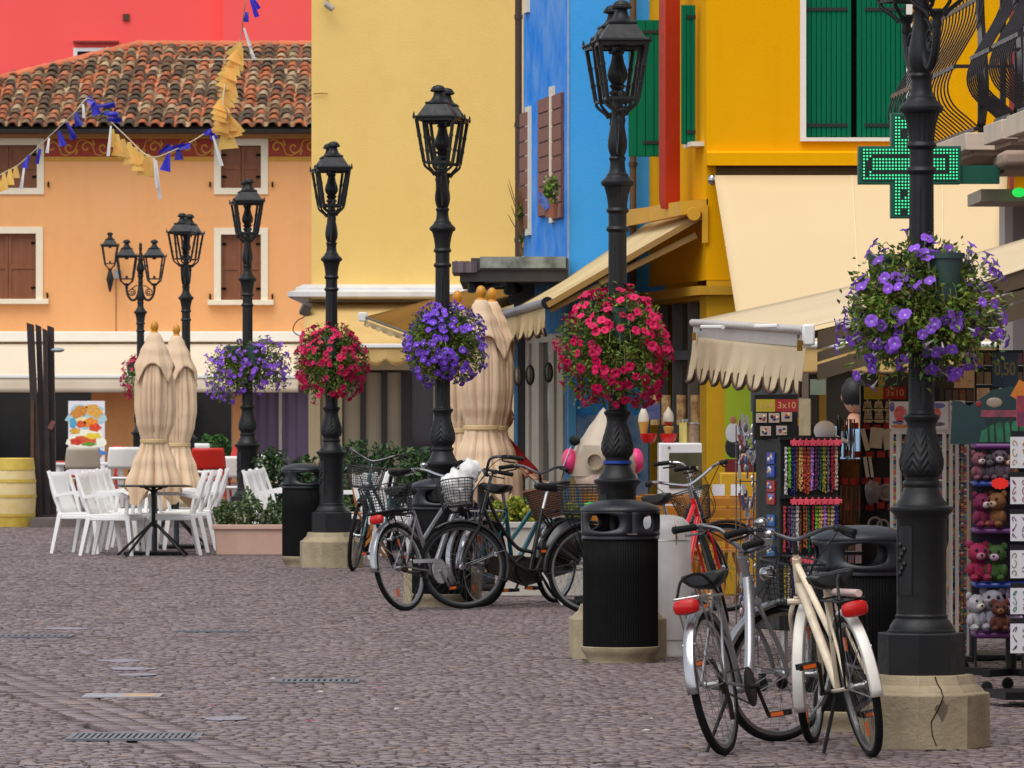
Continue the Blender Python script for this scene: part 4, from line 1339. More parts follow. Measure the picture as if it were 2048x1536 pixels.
def wheel(root, c, r, M, rim_mat, n_spk=32):
    def ringY(mb, R_, t, seg, m, mi=0, w=1.0):
        pts = []
        for i in range(seg):
            a = 2 * PI * i / seg
            pts.append(Vector(c) + Vector((R_ * math.cos(a), 0, R_ * math.sin(a))))
        mb.tube(pts, t, m, mi, M, closed=True)
    hub = MB()
    H = M @ Matrix.Translation(c) @ Matrix.Rotation(PI / 2, 4, 'X')
    hub.lathe([(0.008, -0.05), (0.022, -0.034), (0.022, -0.028), (0.014, -0.024), (0.014, 0.024), (0.022, 0.028), (0.022, 0.034), (0.008, 0.05)], 14, M=H)
    w = part('wheel', hub, M_STEEL, root)
    ty = MB()
    ringY(ty, r - 0.019, 0.019, 56, 10)
    part('tyre', ty, M_TYRE, w)
    rm = MB()
    seg = 56
    for (R0, R1, y) in ((r - 0.050, r - 0.030, 0.013),):
        v, f = [], []
        for i in range(seg):
            a = 2 * PI * i / seg
            for (rr, yy) in ((R0, -y * 0.7), (R1, -y), (R1, y), (R0, y * 0.7)):
                v.append((c[0] + rr * math.cos(a), c[1] + yy, c[2] + rr * math.sin(a)))
        for i in range(seg):
            j = (i + 1) % seg
            for k in range(4):
                k2 = (k + 1) % 4
                f.append((i * 4 + k, j * 4 + k, j * 4 + k2, i * 4 + k2))
        rm.add(v, f, 0, M)
    part('rim', rm, rim_mat, w)
    sp = MB()
    for i in range(n_spk):
        a = 2 * PI * i / n_spk
        side = 1 if i % 2 else -1
        b = a + (0.5 if (i // 2) % 2 else -0.5)
        p0 = Vector(c) + Vector((0.02 * math.cos(b), side * 0.03, 0.02 * math.sin(b)))
        p1 = Vector(c) + Vector(((r - 0.045) * math.cos(a), 0, (r - 0.045) * math.sin(a)))
        sp.tube([p0, p1], 0.0011, 3, M=M)
    part('spokes', sp, M_SPOKE, w)
    return w

def fender(root, c, r, a0, a1, M, m, wdt=0.028, stays=True, flap=None):
    mb = MB()
    n = 28
    v, f = [], []
    for i in range(n + 1):
        a = a0 + (a1 - a0) * i / n
        for (rr, y) in ((r + 0.006, -wdt), (r + 0.022, -wdt * 0.75), (r + 0.028, 0), (r + 0.022, wdt * 0.75), (r + 0.006, wdt)):
            v.append((c[0] + rr * math.cos(a), y, c[2] + rr * math.sin(a)))
    for i in range(n):
        for k in range(4):
            f.append((i * 5 + k, i * 5 + k + 1, (i + 1) * 5 + k + 1, (i + 1) * 5 + k))
    mb.add(v, f, 0, M)
    o = part('mudguard', mb, m, root, solid=0.003)
    if stays:
        st = MB()
        for a in (a1, a1 - 0.7):
            for y in (-1, 1):
                st.tube([(c[0] + (r + 0.01) * math.cos(a), y * wdt, c[2] + (r + 0.01) * math.sin(a)), (c[0], y * 0.055, c[2])], 0.003, 5, M=M)
        part('stays', st, M_DKMET if m is M_BLKPAINT else M_STEEL, o)
    return o

def saddle_mb(M):
    mb = MB()
    secs = [(-0.14, 0.078, 0.040, 0.004), (-0.125, 0.104, 0.064, 0.014), (-0.07, 0.110, 0.072, 0.014), (-0.02, 0.080, 0.064, 0.004), (0.04, 0.040, 0.052, -0.002), (0.10, 0.028, 0.042, -0.002), (0.135, 0.022, 0.030, -0.006), (0.144, 0.010, 0.014, -0.010)]
    n = 16
    v, f = [], []
    for (x, hw_, th, dz) in secs:
        for i in range(n):
            a = 2 * PI * i / n
            y = hw_ * math.cos(a)
            z = math.sin(a)
            z = dz + (0.016 * z - 0.010 * (1 - abs(y) / max(hw_, .001)) * (1 if x < 0.02 else 0) if z > 0 else th * z)
            v.append((x, y, z))
    k = len(secs)
    for j in range(k - 1):
        for i in range(n):
            i2 = (i + 1) % n
            f.append((j * n + i, j * n + i2, (j + 1) * n + i2, (j + 1) * n + i))
    f.append(tuple(reversed(range(n))))
    f.append(tuple((k - 1) * n + i for i in range(n)))
    return mb.add(v, f, 0, M)

def wire_basket(M, w, d, h, m=9, taper=0.8, wire=0.0022):
    """open basket: rim, floor and a net of wires; origin at the middle of the floor"""
    mb = MB()
    def sec(k):
        s = taper + (1 - taper) * k
        out = []
        for i in range(32):
            a = 2 * PI * i / 32
            ca, sa = math.cos(a), math.sin(a)
            out.append((w / 2 * s * math.copysign(abs(ca) ** 0.6, ca), d / 2 * s * math.copysign(abs(sa) ** 0.6, sa), h * k))
        return out
    for j in range(m + 1):
        mb.tube(sec(j / m), wire if 0 < j < m else 0.0055, 5, M=M, closed=True)
    a, b = sec(0), sec(1)
    for i in range(32):
        mb.tube([a[i], b[i]], wire, 3, M=M)
    for i in range(-4, 5):
        y = i / 5 * d / 2 * taper
        mb.tube([(-w / 2 * taper * 0.95, y, 0), (w / 2 * taper * 0.95, y, 0)], wire, 3, M=M)
        x = i / 5 * w / 2 * taper
        mb.tube([(x, -d / 2 * taper * 0.95, 0), (x, d / 2 * taper * 0.95, 0)], wire, 3, M=M)
    return mb

def bicycle(label, px, py, heading, lean, steer, frame='step', paint=None, fend=None, r=0.335, opts=(), group=None, rear_fend=None, hscale=1.0, bar='up', n_spk=32, wb=1.08, saddle_h=0.93, loc=None, bdrop=0.06):
    """bicycle whose rear wheel touches the ground at pixel px, py; heading in degrees, 0 = away from the camera, + = to the right"""
    q = loc or gp(px, py)
    t = thing('bicycle', label, 'bicycle', q, 0, group)
    t.rotation_mode = 'XYZ'
    W = Matrix.Rotation(R(90 - heading), 4, 'Z') @ Matrix.Rotation(R(lean), 4, 'X')
    t.rotation_euler = W.to_euler('XYZ')
    I = Matrix.Identity(4)
    paint = paint or M_BLKPAINT
    fend = fend or paint
    rear_fend = rear_fend or fend
    rh_ = Vector((0, 0, r))
    fh = Vector((wb, 0, r))
    ax = Vector((-0.36, 0, 0.933)).normalized()
    crown = Vector((wb - 0.185, 0, r + 0.375))
    hb = crown + ax * 0.03
    ht = crown + ax * 0.20
    F_ = Matrix.Translation(crown) @ Matrix.Rotation(R(-steer), 4, ax) @ Matrix.Translation(-crown)
    bb = Vector((0.44, 0, 0.285))
    st_dir = Vector((-0.30, 0, 0.954)).normalized()
    st_top = bb + st_dir * 0.50
    sad = Vector((0, 0, saddle_h)) + Vector(((bb + st_dir * ((saddle_h - 0.285) / 0.954)).x, 0, 0))
    fr = MB()
    fr.tube([hb - ax * 0.01, ht], 0.021, 12)
    fr.tube([bb, st_top], 0.017, 10)
    if frame == 'step':
        fr.tube(bez([hb + ax * 0.06, (0.80, 0, 0.62), (0.66, 0, 0.40), (0.56, 0, 0.31), bb], 6), 0.025, 10)
        fr.tube(bez([bb, bb], 2) if False else [bb + Vector((0, -0.035, 0)), bb + Vector((0, 0.035, 0))], 0.024, 12)
    elif frame == 'twin':
        fr.tube([hb + ax * 0.02, (0.60, 0, 0.44), bb], 0.021, 10)
        fr.tube([hb + ax * 0.12, bb + st_dir * 0.22], 0.017, 10)
    elif frame == 'wide':
        fr.tube([hb + ax * 0.04, bb], 0.0215, 12)
        fr.tube([hb + ax * 0.14, bb + st_dir * 0.26], 0.016, 10)
    elif frame == 'omafiets':
        fr.tube(bez([hb + ax * 0.05, (0.74, 0, 0.52), (0.60, 0, 0.36), (0.50, 0, 0.30), bb], 6), 0.017, 10)
        fr.tube(bez([hb + ax * 0.15, (0.72, 0, 0.66), (0.56, 0, 0.47), (0.42, 0, 0.43), bb + st_dir * 0.13], 6), 0.015, 10)
    for y in (-1, 1):
        fr.tube([bb + Vector((0, y * 0.03, 0)), (0.2, y * 0.048, 0.305), rh_ + Vector((0, y * 0.055, 0))], 0.009, 7)
        fr.tube([st_top - st_dir * 0.04 + Vector((0, y * 0.015, 0)), rh_ + Vector((0, y * 0.055, 0))], 0.0075, 7)
    part('frame', fr, paint, t)
    part('seat_post', MB().tube([st_top - st_dir * 0.03, sad - Vector((0, 0, 0.04))], 0.0125, 8), M_STEEL, t)
    part('saddle', saddle_mb(Matrix.Translation(sad - Vector((0.02, 0, 0)))), M_SADDLE, t)
    rim = M_RIM if 'black_rim' not in opts else mat('dark rim', S(60, 60, 62), rough=0.4, metal=0.5)
    wheel(t, rh_, r, I, rim, n_spk)
    wheel(t, fh, r, F_, rim, n_spk)
    if 'no_fender' not in opts:
        fender(t, rh_, r, R(35), R(185), I, rear_fend)
        fender(t, fh, r, R(60), R(205), F_, fend)
    # fork, stem, handlebar
    fk = MB()
    for y in (-1, 1):
        fk.tube(bez([crown + Vector((0, y * 0.02, 0.0)), crown + Vector((0.03, y * 0.055, -0.09)), fh + Vector((-0.055, y * 0.055, 0.13)), fh + Vector((0, y * 0.055, 0))], 5), 0.0115, 8, M=F_)
    fk.tube([crown + Vector((0, -0.06, -0.02)), crown + Vector((0, 0.06, -0.02))], 0.014, 8, M=F_)
    fk.tube([crown, crown + ax * 0.22], 0.014, 8, M=F_)
    part('fork', fk, paint if 'chrome_fork' not in opts else M_CHROME, t)
    sb = crown + ax * 0.34 * hscale + Vector((0.035, 0, 0))
    hbm = MB()
    hbm.tube([crown + ax * 0.19, crown + ax * 0.33 * hscale, sb], 0.0135, 8, M=F_)
    if bar == 'up':
        half = [(0.035, 0, 0), (0.03, 0.10, 0.03), (0.02, 0.20, 0.075), (-0.06, 0.265, 0.085), (-0.17, 0.285, 0.07)]
    elif bar == 'flat':
        half = [(0.0, 0, 0), (0.005, 0.07, 0.02), (0.0, 0.15, 0.05), (-0.03, 0.22, 0.05), (-0.10, 0.29, 0.035)]
    else:
        half = [(0.04, 0, 0), (0.04, 0.09, 0.05), (0.02, 0.19, 0.09), (-0.08, 0.25, 0.08), (-0.2, 0.265, 0.05)]
    L_ = [sb - Vector((0.035, 0, 0)) + Vector(p) for p in half]
    Rr = [Vector((p.x, -p.y, p.z)) for p in L_]
    path = bez(list(reversed(L_)) + Rr[1:], 6)
    hbm.tube(path, 0.011, 8, M=F_)
    hbar = part('handlebar', hbm, M_CHROME if 'dark_bar' not in opts else M_DKMET, t)
    for side in (L_, Rr):
        e = side[-1]
        d = (side[-1] - side[-2]).normalized()
        part('grip', MB().lathe([(0.012, -0.105), (0.017, -0.10), (0.0165, -0.05), (0.0175, 0.0), (0.019, 0.012), (0.012, 0.018)], 12, M=F_ @ Matrix.Translation(e) @ d.to_track_quat('Z', 'X').to_matrix().to_4x4()), M_GRIP, hbar)
        br = MB()
        m0 = e - d * 0.125
        br.tube(bez([m0 + Vector((0.02, 0, 0)), m0 + Vector((0.055, 0, -0.025)) + d * 0.03, m0 + Vector((0.05, 0, -0.03)) + d * 0.10, m0 + Vector((0.06, 0, -0.028)) + d * 0.13], 4), 0.006, 6, M=F_)
        br.cbox(m0 + Vector((0.01, 0, -0.005)), (0.045, 0.028, 0.03), M=F_)
        part('brake_lever', br, M_BLACK if 'silver_lever' not in opts else M_STEEL, hbar)
    cab = MB()
    for y in (-1, 1):
        e = L_[-2] if y > 0 else Rr[-2]
        cab.tube(bez([e, e + Vector((0.12, -y * 0.06, -0.06)), crown + Vector((0.09, y * 0.03, 0.10)), crown + Vector((0.02, y * 0.03, -0.05))], 6), 0.0032, 5, M=F_)
    part('cables', cab, M_BLACK, hbar)
    if 'bell' in opts:
        b = Rr[2] if 'bell_right' in opts else L_[2]
        part('bell', MB().ell(b + Vector((0.0, 0, 0.035)), 0.030, 0.030, 0.022, 16, 8, M=F_), M_CHROME, hbar)
    if 'headlamp' in opts:
        c = crown + Vector((0.085, 0, 0.10))
        part('headlamp', MB().lathe([(0.0, -0.05), (0.03, -0.03), (0.038, 0.01), (0.036, 0.02), (0.0, 0.026)], 14, M=F_ @ Matrix.Translation(c) @ Matrix.Rotation(PI / 2, 4, 'Y'), caps=False), M_CHROME, t)
    if 'mirror' in opts:
        e = Rr[-2]
        mm = MB().tube([e, e + Vector((0.02, -0.06, 0.17))], 0.005, 6, M=F_)
        part('mirror_stalk', mm, M_CHROME, hbar)
        part('mirror', MB().ell(e + Vector((0.03, -0.085, 0.215)), 0.018, 0.05, 0.04, 14, 8, M=F_), M_BLACK, hbar)
    # cranks
    cr = MB()
    yR = -0.062
    cr.lathe([(0.088, -0.003), (0.092, 0), (0.088, 0.003)], 40, M=Matrix.Translation(bb + Vector((0, -0.045, 0))) @ Matrix.Rotation(PI / 2, 4, 'X'))
    cr.tube([bb + Vector((0, -0.09, 0)), bb + Vector((0, 0.09, 0))], 0.012, 8)
    ang = R(-60)
    pR = bb + Vector((0.165 * math.cos(ang), -0.085, 0.165 * math.sin(ang)))
    pL = bb + Vector((-0.165 * math.cos(ang), 0.085, -0.165 * math.sin(ang)))
    cr.tube([bb + Vector((0, -0.075, 0)), pR], 0.010, 6)
    cr.tube([bb + Vector((0, 0.075, 0)), pL], 0.010, 6)
    part('crankset', cr, M_STEEL if 'dark_crank' not in opts else M_CHAIN, t)
    for p, y in ((pR, -1), (pL, 1)):
        pd = MB()
        for k in (-1, 1):
            pd.box(-0.045, 0.045, -0.045, 0.045, -0.004, 0.004, M=TR(p.x, p.y + y * 0.055, p.z + k * 0.0) ) if k > 0 else None
            pd.box(k * 0.036 - 0.012, k * 0.036 + 0.012, -0.046, 0.046, -0.013, 0.013, M=TR(p.x, p.y + y * 0.055, p.z))
        pe = part('pedal', pd, M_BLACK, t)
        part('reflector', MB().box(-0.0495, -0.0485, -0.03, 0.03, -0.009, 0.009, M=TR(p.x, p.y + y * 0.055, p.z)).box(0.0485, 0.0495, -0.03, 0.03, -0.009, 0.009, M=TR(p.x, p.y + y * 0.055, p.z)), M_ORNG, pe)
    ch = MB()
    pts = []
    for i in range(9):
        a = R(80 - i * 20)
        pts.append(bb + Vector((0.09 * math.cos(a), -0.045, 0.09 * math.sin(a))))
    for i in range(9):
        a = R(-90 - i * 22.5)
        pts.append(rh_ + Vector((0.04 * math.cos(a), -0.045, 0.04 * math.sin(a))))
    ch.tube(pts, 0.005, 4, closed=True)
    ch.lathe([(0.04, -0.008), (0.05, 0.0), (0.034, 0.008)], 20, M=Matrix.Translation(rh_ + Vector((0, -0.045, 0))) @ Matrix.Rotation(PI / 2, 4, 'X'))
    if 'derailleur' in opts:
        ch.tube([rh_ + Vector((0, -0.05, 0)), rh_ + Vector((0.03, -0.055, -0.10)), rh_ + Vector((0.05, -0.05, -0.17))], 0.012, 6)
    part('chain', ch, M_CHAIN, t)
    if 'chain_case' in opts or 'chain_disc' in opts:
        cg = MB()
        poly = [(bb.x + 0.115 * math.cos(R(a)), bb.z + 0.115 * math.sin(R(a))) for a in range(-100, 81, 15)] + [(0.2, 0.285 + 0.10), (-0.02, r + 0.07)] + [(-0.06 + 0.0 * a, r) for a in (0,)] + [(-0.02, r - 0.065)]
        if 'chain_disc' in opts:
            poly = [(bb.x + 0.10 * math.cos(R(a)), bb.z + 0.10 * math.sin(R(a))) for a in range(-160, 101, 12)] + [(0.3, 0.285 + 0.09), (0.12, 0.285 + 0.075), (0.12, 0.285 + 0.04), (0.30, 0.285 + 0.035)]
        cg.prism(poly, -0.075, -0.055)
        if 'chain_disc' in opts:
            cg = MB().lathe([(0.03, -0.004), (0.098, -0.004), (0.10, 0.0), (0.098, 0.004), (0.03, 0.004)], 36, M=Matrix.Translation(bb + Vector((0, -0.066, 0))) @ Matrix.Rotation(PI / 2, 4, 'X'))
            cg.box(0.10, 0.40, -0.070, -0.062, 0.352, 0.382)
        part('chain_guard', cg, opts_mat.get('chain', M_BLKPAINT) if 'chain_disc' in opts else M_BLKPAINT, t, bevel=0.004)
    if 'rack' in opts or 'rack_box' in opts:
        rk = MB()
        zr_ = 2 * r + 0.075
        for y in (-0.055, 0, 0.055):
            rk.tube([(0.20, y, zr_ - 0.005), (-0.18, y, zr_), (-0.20, y, zr_ - 0.004)], 0.0055, 6)
        for x in (0.18, 0.0, -0.185):
            rk.tube([(x, -0.06, zr_), (x, 0.06, zr_)], 0.005, 6)
        for y in (-1, 1):
            rk.tube([(-0.06, y * 0.058, zr_), (0, y * 0.062, r)], 0.0045, 6)
            rk.tube([(-0.17, y * 0.058, zr_), (0, y * 0.062, r)], 0.0045, 6)
            rk.tube([(0.20, y * 0.05, zr_ - 0.005), (0.27, y * 0.02, zr_ - 0.02)], 0.005, 6)
        part('rack', rk, M_STEEL if 'black_rack' not in opts else M_BLACK, t)
    if 'strap' in opts:
        part('elastic_strap', MB().tube(bez([(-0.17, 0.05, 2 * r + 0.08), (-0.10, 0.03, 2 * r + 0.16), (0.05, -0.02, 2 * r + 0.17), (0.18, -0.05, 2 * r + 0.07)], 6), 0.007, 6), M_BLACK, t)
    if 'pump' in opts:
        part('frame_pump', MB().tube([(0.14, 0.0, 2 * r + 0.10), (-0.22, -0.03, 2 * r + 0.10)], 0.017, 10), mat('pinkish tube', S(206, 178, 170), rough=0.4), t)
    if 'rear_light' in opts:
        zl = 2 * r + 0.035
        lt = MB()
        lt.ell((-0.215, 0, zl), 0.026, 0.062, 0.036, 18, 10, fn=lambda d: 1 / max(0.75, max(abs(d.y), abs(d.z)) ** 0.5))
        part('rear_light', lt, M_RED, t)
        part('reflector_block', MB().cbox((-0.237, 0, zl), (0.012, 0.036, 0.034)), mat('dark red block', S(110, 10, 10), rough=0.2), t)
    if 'stand' in opts:
        part('kickstand', MB().tube([bb + Vector((-0.09, 0.04, -0.02)), bb + Vector((-0.17, 0.17, -0.275))], 0.009, 6), opts_mat.get('stand', M_BLACK), t)
    if 'skirt_guard' in opts:
        sg = MB()
        for y in (-1, 1):
            n = 16
            v = [(0, y * 0.062, r)]
            for i in range(n + 1):
                a = R(20 + 105 * i / n)
                v.append(((r + 0.008) * math.cos(a), y * 0.05, r + (r + 0.008) * math.sin(a)))
            sg.add(v, [(0, i + 1, i + 2) for i in range(n)])
        part('skirt_guard', sg, M_BLKPAINT, t, solid=0.004)
    if 'valve_reflectors' in opts:
        for c, M in ((rh_, I), (fh, F_)):
            part('wheel_reflector', MB().cbox(c + Vector((0.06, 0.012, 0.19)), (0.03, 0.008, 0.06), M=M).cbox(c + Vector((-0.06, 0.012, -0.19)), (0.03, 0.008, 0.06), M=M), M_ORNG, t)
    if 'basket' in opts:
        c = crown + ax * bdrop + Vector((0.20, 0, 0.0))
        part('basket', wire_basket(F_ @ Matrix.Translation(c) @ Matrix.Rotation(PI / 2, 4, 'Z'), 0.30, 0.25, 0.22, taper=0.66), M_MESH, t)
    if 'black_basket' in opts:
        c = crown + ax * 0.08 + Vector((0.20, 0, 0.0))
        part('basket', wire_basket(F_ @ Matrix.Translation(c) @ Matrix.Rotation(PI / 2, 4, 'Z'), 0.36, 0.27, 0.20, taper=0.8, wire=0.003), M_MESH, t)
    if 'rear_basket' in opts:
        part('rear_basket', wire_basket(TR(-0.04, 0, 2 * r + 0.09, rz=PI / 2), 0.34, 0.40, 0.20, taper=0.85, wire=0.0028), M_MESH, t)
    t['_crown'] = 0
    del t['_crown']
    return t, W, F_, crown, ax

opts_mat = {}
M_SILV = mat('silver frame paint', (0.36, 0.36, 0.38), rough=0.3, metal=0.75, var=0.25, vscale=3)
M_CRMP = mat('cream frame paint', S(238, 222, 194), rough=0.35, coat=0.3, var=0.35, vscale=14, col2=S(150, 122, 90))
M_WFEN = mat('white mudguard', S(226, 222, 214), rough=0.4, var=0.3, vscale=10, col2=S(176, 170, 160))
M_TEAL = mat('teal frame paint', S(16, 92, 104), rough=0.3, coat=0.5, var=0.3)
M_REDP2 = mat('red frame paint', S(214, 22, 24), rough=0.3, coat=0.4, var=0.25, col2=S(160, 20, 20))
M_SFEN = mat('silver mudguard', (0.42, 0.42, 0.44), rough=0.22, metal=0.9, var=0.3)
G1 = 'bicycles parked on the paving'
opts_mat['stand'] = M_BLACK
bicycle('silver step through bicycle seen from behind, its front wheel turned sideways under a black basket', 1450, 1511, 18, -10, 42, 'step', M_SILV, M_SFEN, opts=('rack', 'rear_light', 'basket', 'bell', 'bell_right', 'strap', 'dark_bar', 'silver_lever', 'derailleur', 'headlamp', 'stand', 'dark_crank'), group=G1, hscale=0.66, r=0.325, saddle_h=0.81, bdrop=-0.07)
bicycle('cream bicycle with white mudguards and red rear light in front of the near plinth', 1745, 1514, -9.5, -11, 24, 'wide', M_CRMP, M_WFEN, opts=('rack', 'black_rack', 'rear_light', 'strap', 'pump', 'dark_bar', 'bell', 'valve_reflectors', 'stand', 'dark_crank', 'chain_case'), group=G1, bar='flat', r=0.325, saddle_h=0.82, hscale=0.86)
M_CHD = mat('silver chain disc', (0.5, 0.5, 0.52), rough=0.4, metal=0.6, var=0.2)
opts_mat['chain'] = M_CHD
bicycle('silver bicycle with a dark crate on its rear rack, left of the cluster', 812, 1222, 33, -10, 8, 'wide', M_SILV, M_SFEN, opts=('rack', 'black_rack', 'rear_light', 'rear_basket', 'bell', 'chain_disc', 'silver_lever', 'valve_reflectors', 'headlamp', 'stand'), group=G1, bar='up')
opts_mat['stand'] = mat('pale kickstand', S(210, 208, 200), rough=0.4, metal=0.3)
ebike, EW, EF, ecr, eax = bicycle('black dutch bicycle with chain case, white bag in its front basket', 1150, 1214, -128, 4, 30, 'omafiets', M_BLKPAINT, M_BLKPAINT, opts=('rack', 'black_rack', 'black_basket', 'chain_case', 'skirt_guard', 'headlamp', 'dark_bar', 'stand', 'dark_crank', 'black_rim'), group=G1, bar='dutch', loc=Vector((xat(1152, 44.1), 44.1, 0)), saddle_h=0.95)
bicycle('teal bicycle with a wicker basket and round mirror, half behind the black one', 950, 1205, 32, 3, -4, 'twin', M_TEAL, M_SFEN, opts=('rack', 'mirror', 'dark_bar', 'chain_case', 'dark_crank'), group=G1, bar='flat', loc=Vector((xat(962, 44.0), 44.0, 0)))
bicycle('dark bicycle with a loaded front basket beside the far stone plinth', 790, 1130, -158, -3, -14, 'twin', M_TEAL, M_BLKPAINT, opts=('black_basket', 'headlamp', 'rack', 'dark_bar', 'black_rim'), group=G1, bar='up', loc=Vector((xat(800, 54.2), 54.2, 0)))
bicycle('red bicycle with chrome handlebar leaning behind the white tank', 1385, 1178, 23, -8, -25, 'wide', M_REDP2, M_BLKPAINT, opts=('basket', 'headlamp', 'no_fender', 'rack'), group=G1, bar='up', loc=Vector((xat(1334, 39.5), 39.5, 0)), hscale=0.95)
bicycle('black bicycle almost hidden behind the big black bin', 1160, 1222, 72, 2, 4, 'omafiets', M_BLKPAINT, M_BLKPAINT, opts=('rear_basket', 'rack', 'black_rack', 'chain_case'), group=G1, bar='up', loc=Vector((xat(1178, 42.6), 42.6, 0)))
# the wicker basket of the teal bicycle hangs from its handlebar
def wicker(label, p, w, d, h, tilt, rz):
    t = thing('wicker_basket', label, 'basket', p, rz)
    t.rotation_euler = (0, tilt, rz)
    mb = MB()
    def sec(k, n=36):
        s = 0.74 + 0.26 * k
        out = []
        for i in range(n):
            a = 2 * PI * i / n
            ca, sa = math.cos(a), math.sin(a)
            wob = 1 + (0.012 if (i + int(k * 14)) % 2 else -0.012)
            out.append((w / 2 * s * wob * math.copysign(abs(ca) ** 0.65, ca), d / 2 * s * wob * math.copysign(abs(sa) ** 0.65, sa), h * k))
        return out
    for j in range(15):
        mb.tube(sec(j / 14), 0.0085, 5, closed=True)
    part('weave', mb, mat('brown wicker', S(92, 60, 42), rough=0.8, var=0.5, vscale=20), t)
    part('rim', MB().tube(sec(1.0), 0.012, 6, closed=True), mat('wicker rim', S(110, 74, 50), rough=0.8, var=0.4), t)
    fl = sec(0)
    part('floor', MB().add(fl, [tuple(reversed(range(len(fl))))]), mat('brown wicker', S(92, 60, 42)), t)
    part('paper', MB().ell((0.02, 0, h * 0.93), w * 0.3, d * 0.3, 0.05, 12, 8, fn=lambda d_: 1 + 0.12 * math.sin(9 * d_.x + 5 * d_.y)), M_WHITE, t)
wicker('brown wicker basket hanging from the teal bicycle, a white paper on top', at(1100, 1034, 44.4), 0.30, 0.25, 0.235, R(-14), R(0))
# white plastic bag in the black bicycle's basket
bag_loc = ebike.matrix_basis @ (EF @ (ecr + eax * 0.08 + Vector((0.20, 0, 0.0))))
bg_ = thing('plastic_bag', 'crumpled white plastic bag lying in the black front basket', 'plastic bag', Vector(ebike.location) + EW @ (EF @ (ecr + eax * 0.08 + Vector((0.20, 0, 0.02)))))
def crump(d):
    return 1 + 0.10 * math.sin(7 * d.x + 3 * d.z) + 0.07 * math.sin(11 * d.y - 6 * d.z) + 0.05 * math.sin(17 * d.z + 9 * d.x)
part('bag', MB().ell((0, 0, 0.13), 0.125, 0.12, 0.15, 26, 18, fn=crump).ell((0.10, 0.0, 0.27), 0.08, 0.07, 0.09, 18, 12, fn=crump), mat('white plastic film', S(226, 226, 224), rough=0.35, var=0.2, vscale=12, bump=0.3, bscale=30), bg_)
gb = thing('green_bag', 'bright green bag in the basket behind the big bin', 'bag', at(1186, 1012, 42.5))
part('bag', MB().ell((0, 0, 0), 0.07, 0.07, 0.03, 16, 10, fn=crump), mat('green bag', S(20, 196, 70), rough=0.4), gb)
# ------------------------------------------------------------------ folded parasols
M_PARA = mat('beige parasol cloth', S(232, 204, 172), rough=0.9, var=0.35, vscale=3, col2=S(212, 178, 142), bump=0.1, bscale=60, thin=0.15)
M_TEAK = mat('varnished knob', S(204, 138, 36), rough=0.35, var=0.3)
def parasol(label, px, Y, py_top, py_bot, half, seed, rz=0.0, tie=0.44, flap=True, amp_=1.0):
    """closed parasol: hanging folds gathered by a strap, egg shaped wooden knob on top"""
    rr = random.Random(seed)
    zt, zb = zat(py_top, Y), zat(py_bot, Y)
    H = zt - zb
    w = half / FP * Y
    t = thing('folded_parasol', label, 'parasol', (xat(px, Y), Y, 0), rz, 'closed beige parasols')
    ph = [rr.uniform(0, 6.28) for _ in range(4)]
    def prof(k):   # k 0 at the top, 1 at the hem
        pts = [(0, 0.16), (0.04, 0.3), (0.12, 0.52), (0.22, 0.74), (0.32, 0.86), (0.45, 0.88), (0.55, 0.8), (0.62, 0.66), (0.66, 0.60), (0.70, 0.66), (0.80, 0.92), (0.92, 1.18), (1.0, 1.2)]
        for (a, b), (c, d) in zip(pts, pts[1:]):
            if a <= k <= c:
                q = (k - a) / (c - a)
                q = q * q * (3 - 2 * q)
                return b + (d - b) * q
        return 1.2
    def f(u, v):
        a = 2 * PI * u
        b = prof(v)
        fold = 0.15 * (abs(math.sin(4.5 * a + ph[0] + 0.35 * math.sin(v * 5))) ** 0.6 - 0.7) + 0.09 * (abs(math.sin(8 * a + ph[1] + 0.7 * v)) ** 0.6 - 0.7) + 0.03 * math.sin(3 * a + 6 * v + ph[2])
        amp = amp_ * min(1, v * 4) * (0.55 if 0.62 < v < 0.70 else 1.0)
        r_ = w * b * (1 + fold * amp)
        z = zt - H * v
        if v > 0.9:
            z += (v - 0.9) * 10 * 0.09 * math.sin(4 * a + ph[3])
        return (r_ * math.cos(a), r_ * math.sin(a) * 0.9, z)
    part('canopy', MB().grid(f, 220, 60, closed_u=True), M_PARA, t, sharp=50)
    if flap:     # upper vent cloth draped over the shoulders
        def g(u, v):
            a = 2 * PI * u
            pts = (1 - abs(math.sin(2 * a + ph[2]))) ** 1.2
            vv = v * (0.19 + 0.13 * pts)
            b = prof(vv) * 1.0 + 0.05 + 0.12 * v
            fold = 0.05 * math.sin(8 * a + ph[1]) * v + 0.02 * math.sin(19 * a + ph[0]) * v
            r_ = w * b * (1 + fold)
            return (r_ * math.cos(a), r_ * math.sin(a) * 0.92, zt + 0.012 - H * vv)
        part('vent_cloth', MB().grid(g, 120, 16, closed_u=True), M_PARA, t, sharp=80, solid=0.006)
    zk = zt - H * 0.66
    part('strap', MB().lathe([(w * 0.64, zk - 0.02), (w * 0.66, zk - 0.015), (w * 0.66, zk + 0.015), (w * 0.64, zk + 0.02)], 40, caps=False), mat('strap', S(214, 184, 134), rough=0.8), t)
    kn = MB().lathe([(0.03, zt - 0.02), (0.048, zt), (0.05, zt + 0.015), (0.034, zt + 0.03), (0.036, zt + 0.04), (0.048, zt + 0.06), (0.05, zt + 0.085), (0.04, zt + 0.115), (0.02, zt + 0.132), (0.0, zt + 0.136)], 24, caps=False)
    part('knob', kn, M_TEAK, t).scale = (0.85, 0.85, 1)
    part('pole', MB().lathe([(0.03, 0.03), (0.03, zb + 0.3)], 16), mat('slate pole', S(64, 72, 84), rough=0.5), t)
    part('foot', MB().box(-0.3, 0.3, -0.3, 0.3, 0.0, 0.035), M_BLACK, t, bevel=0.01)
    return t
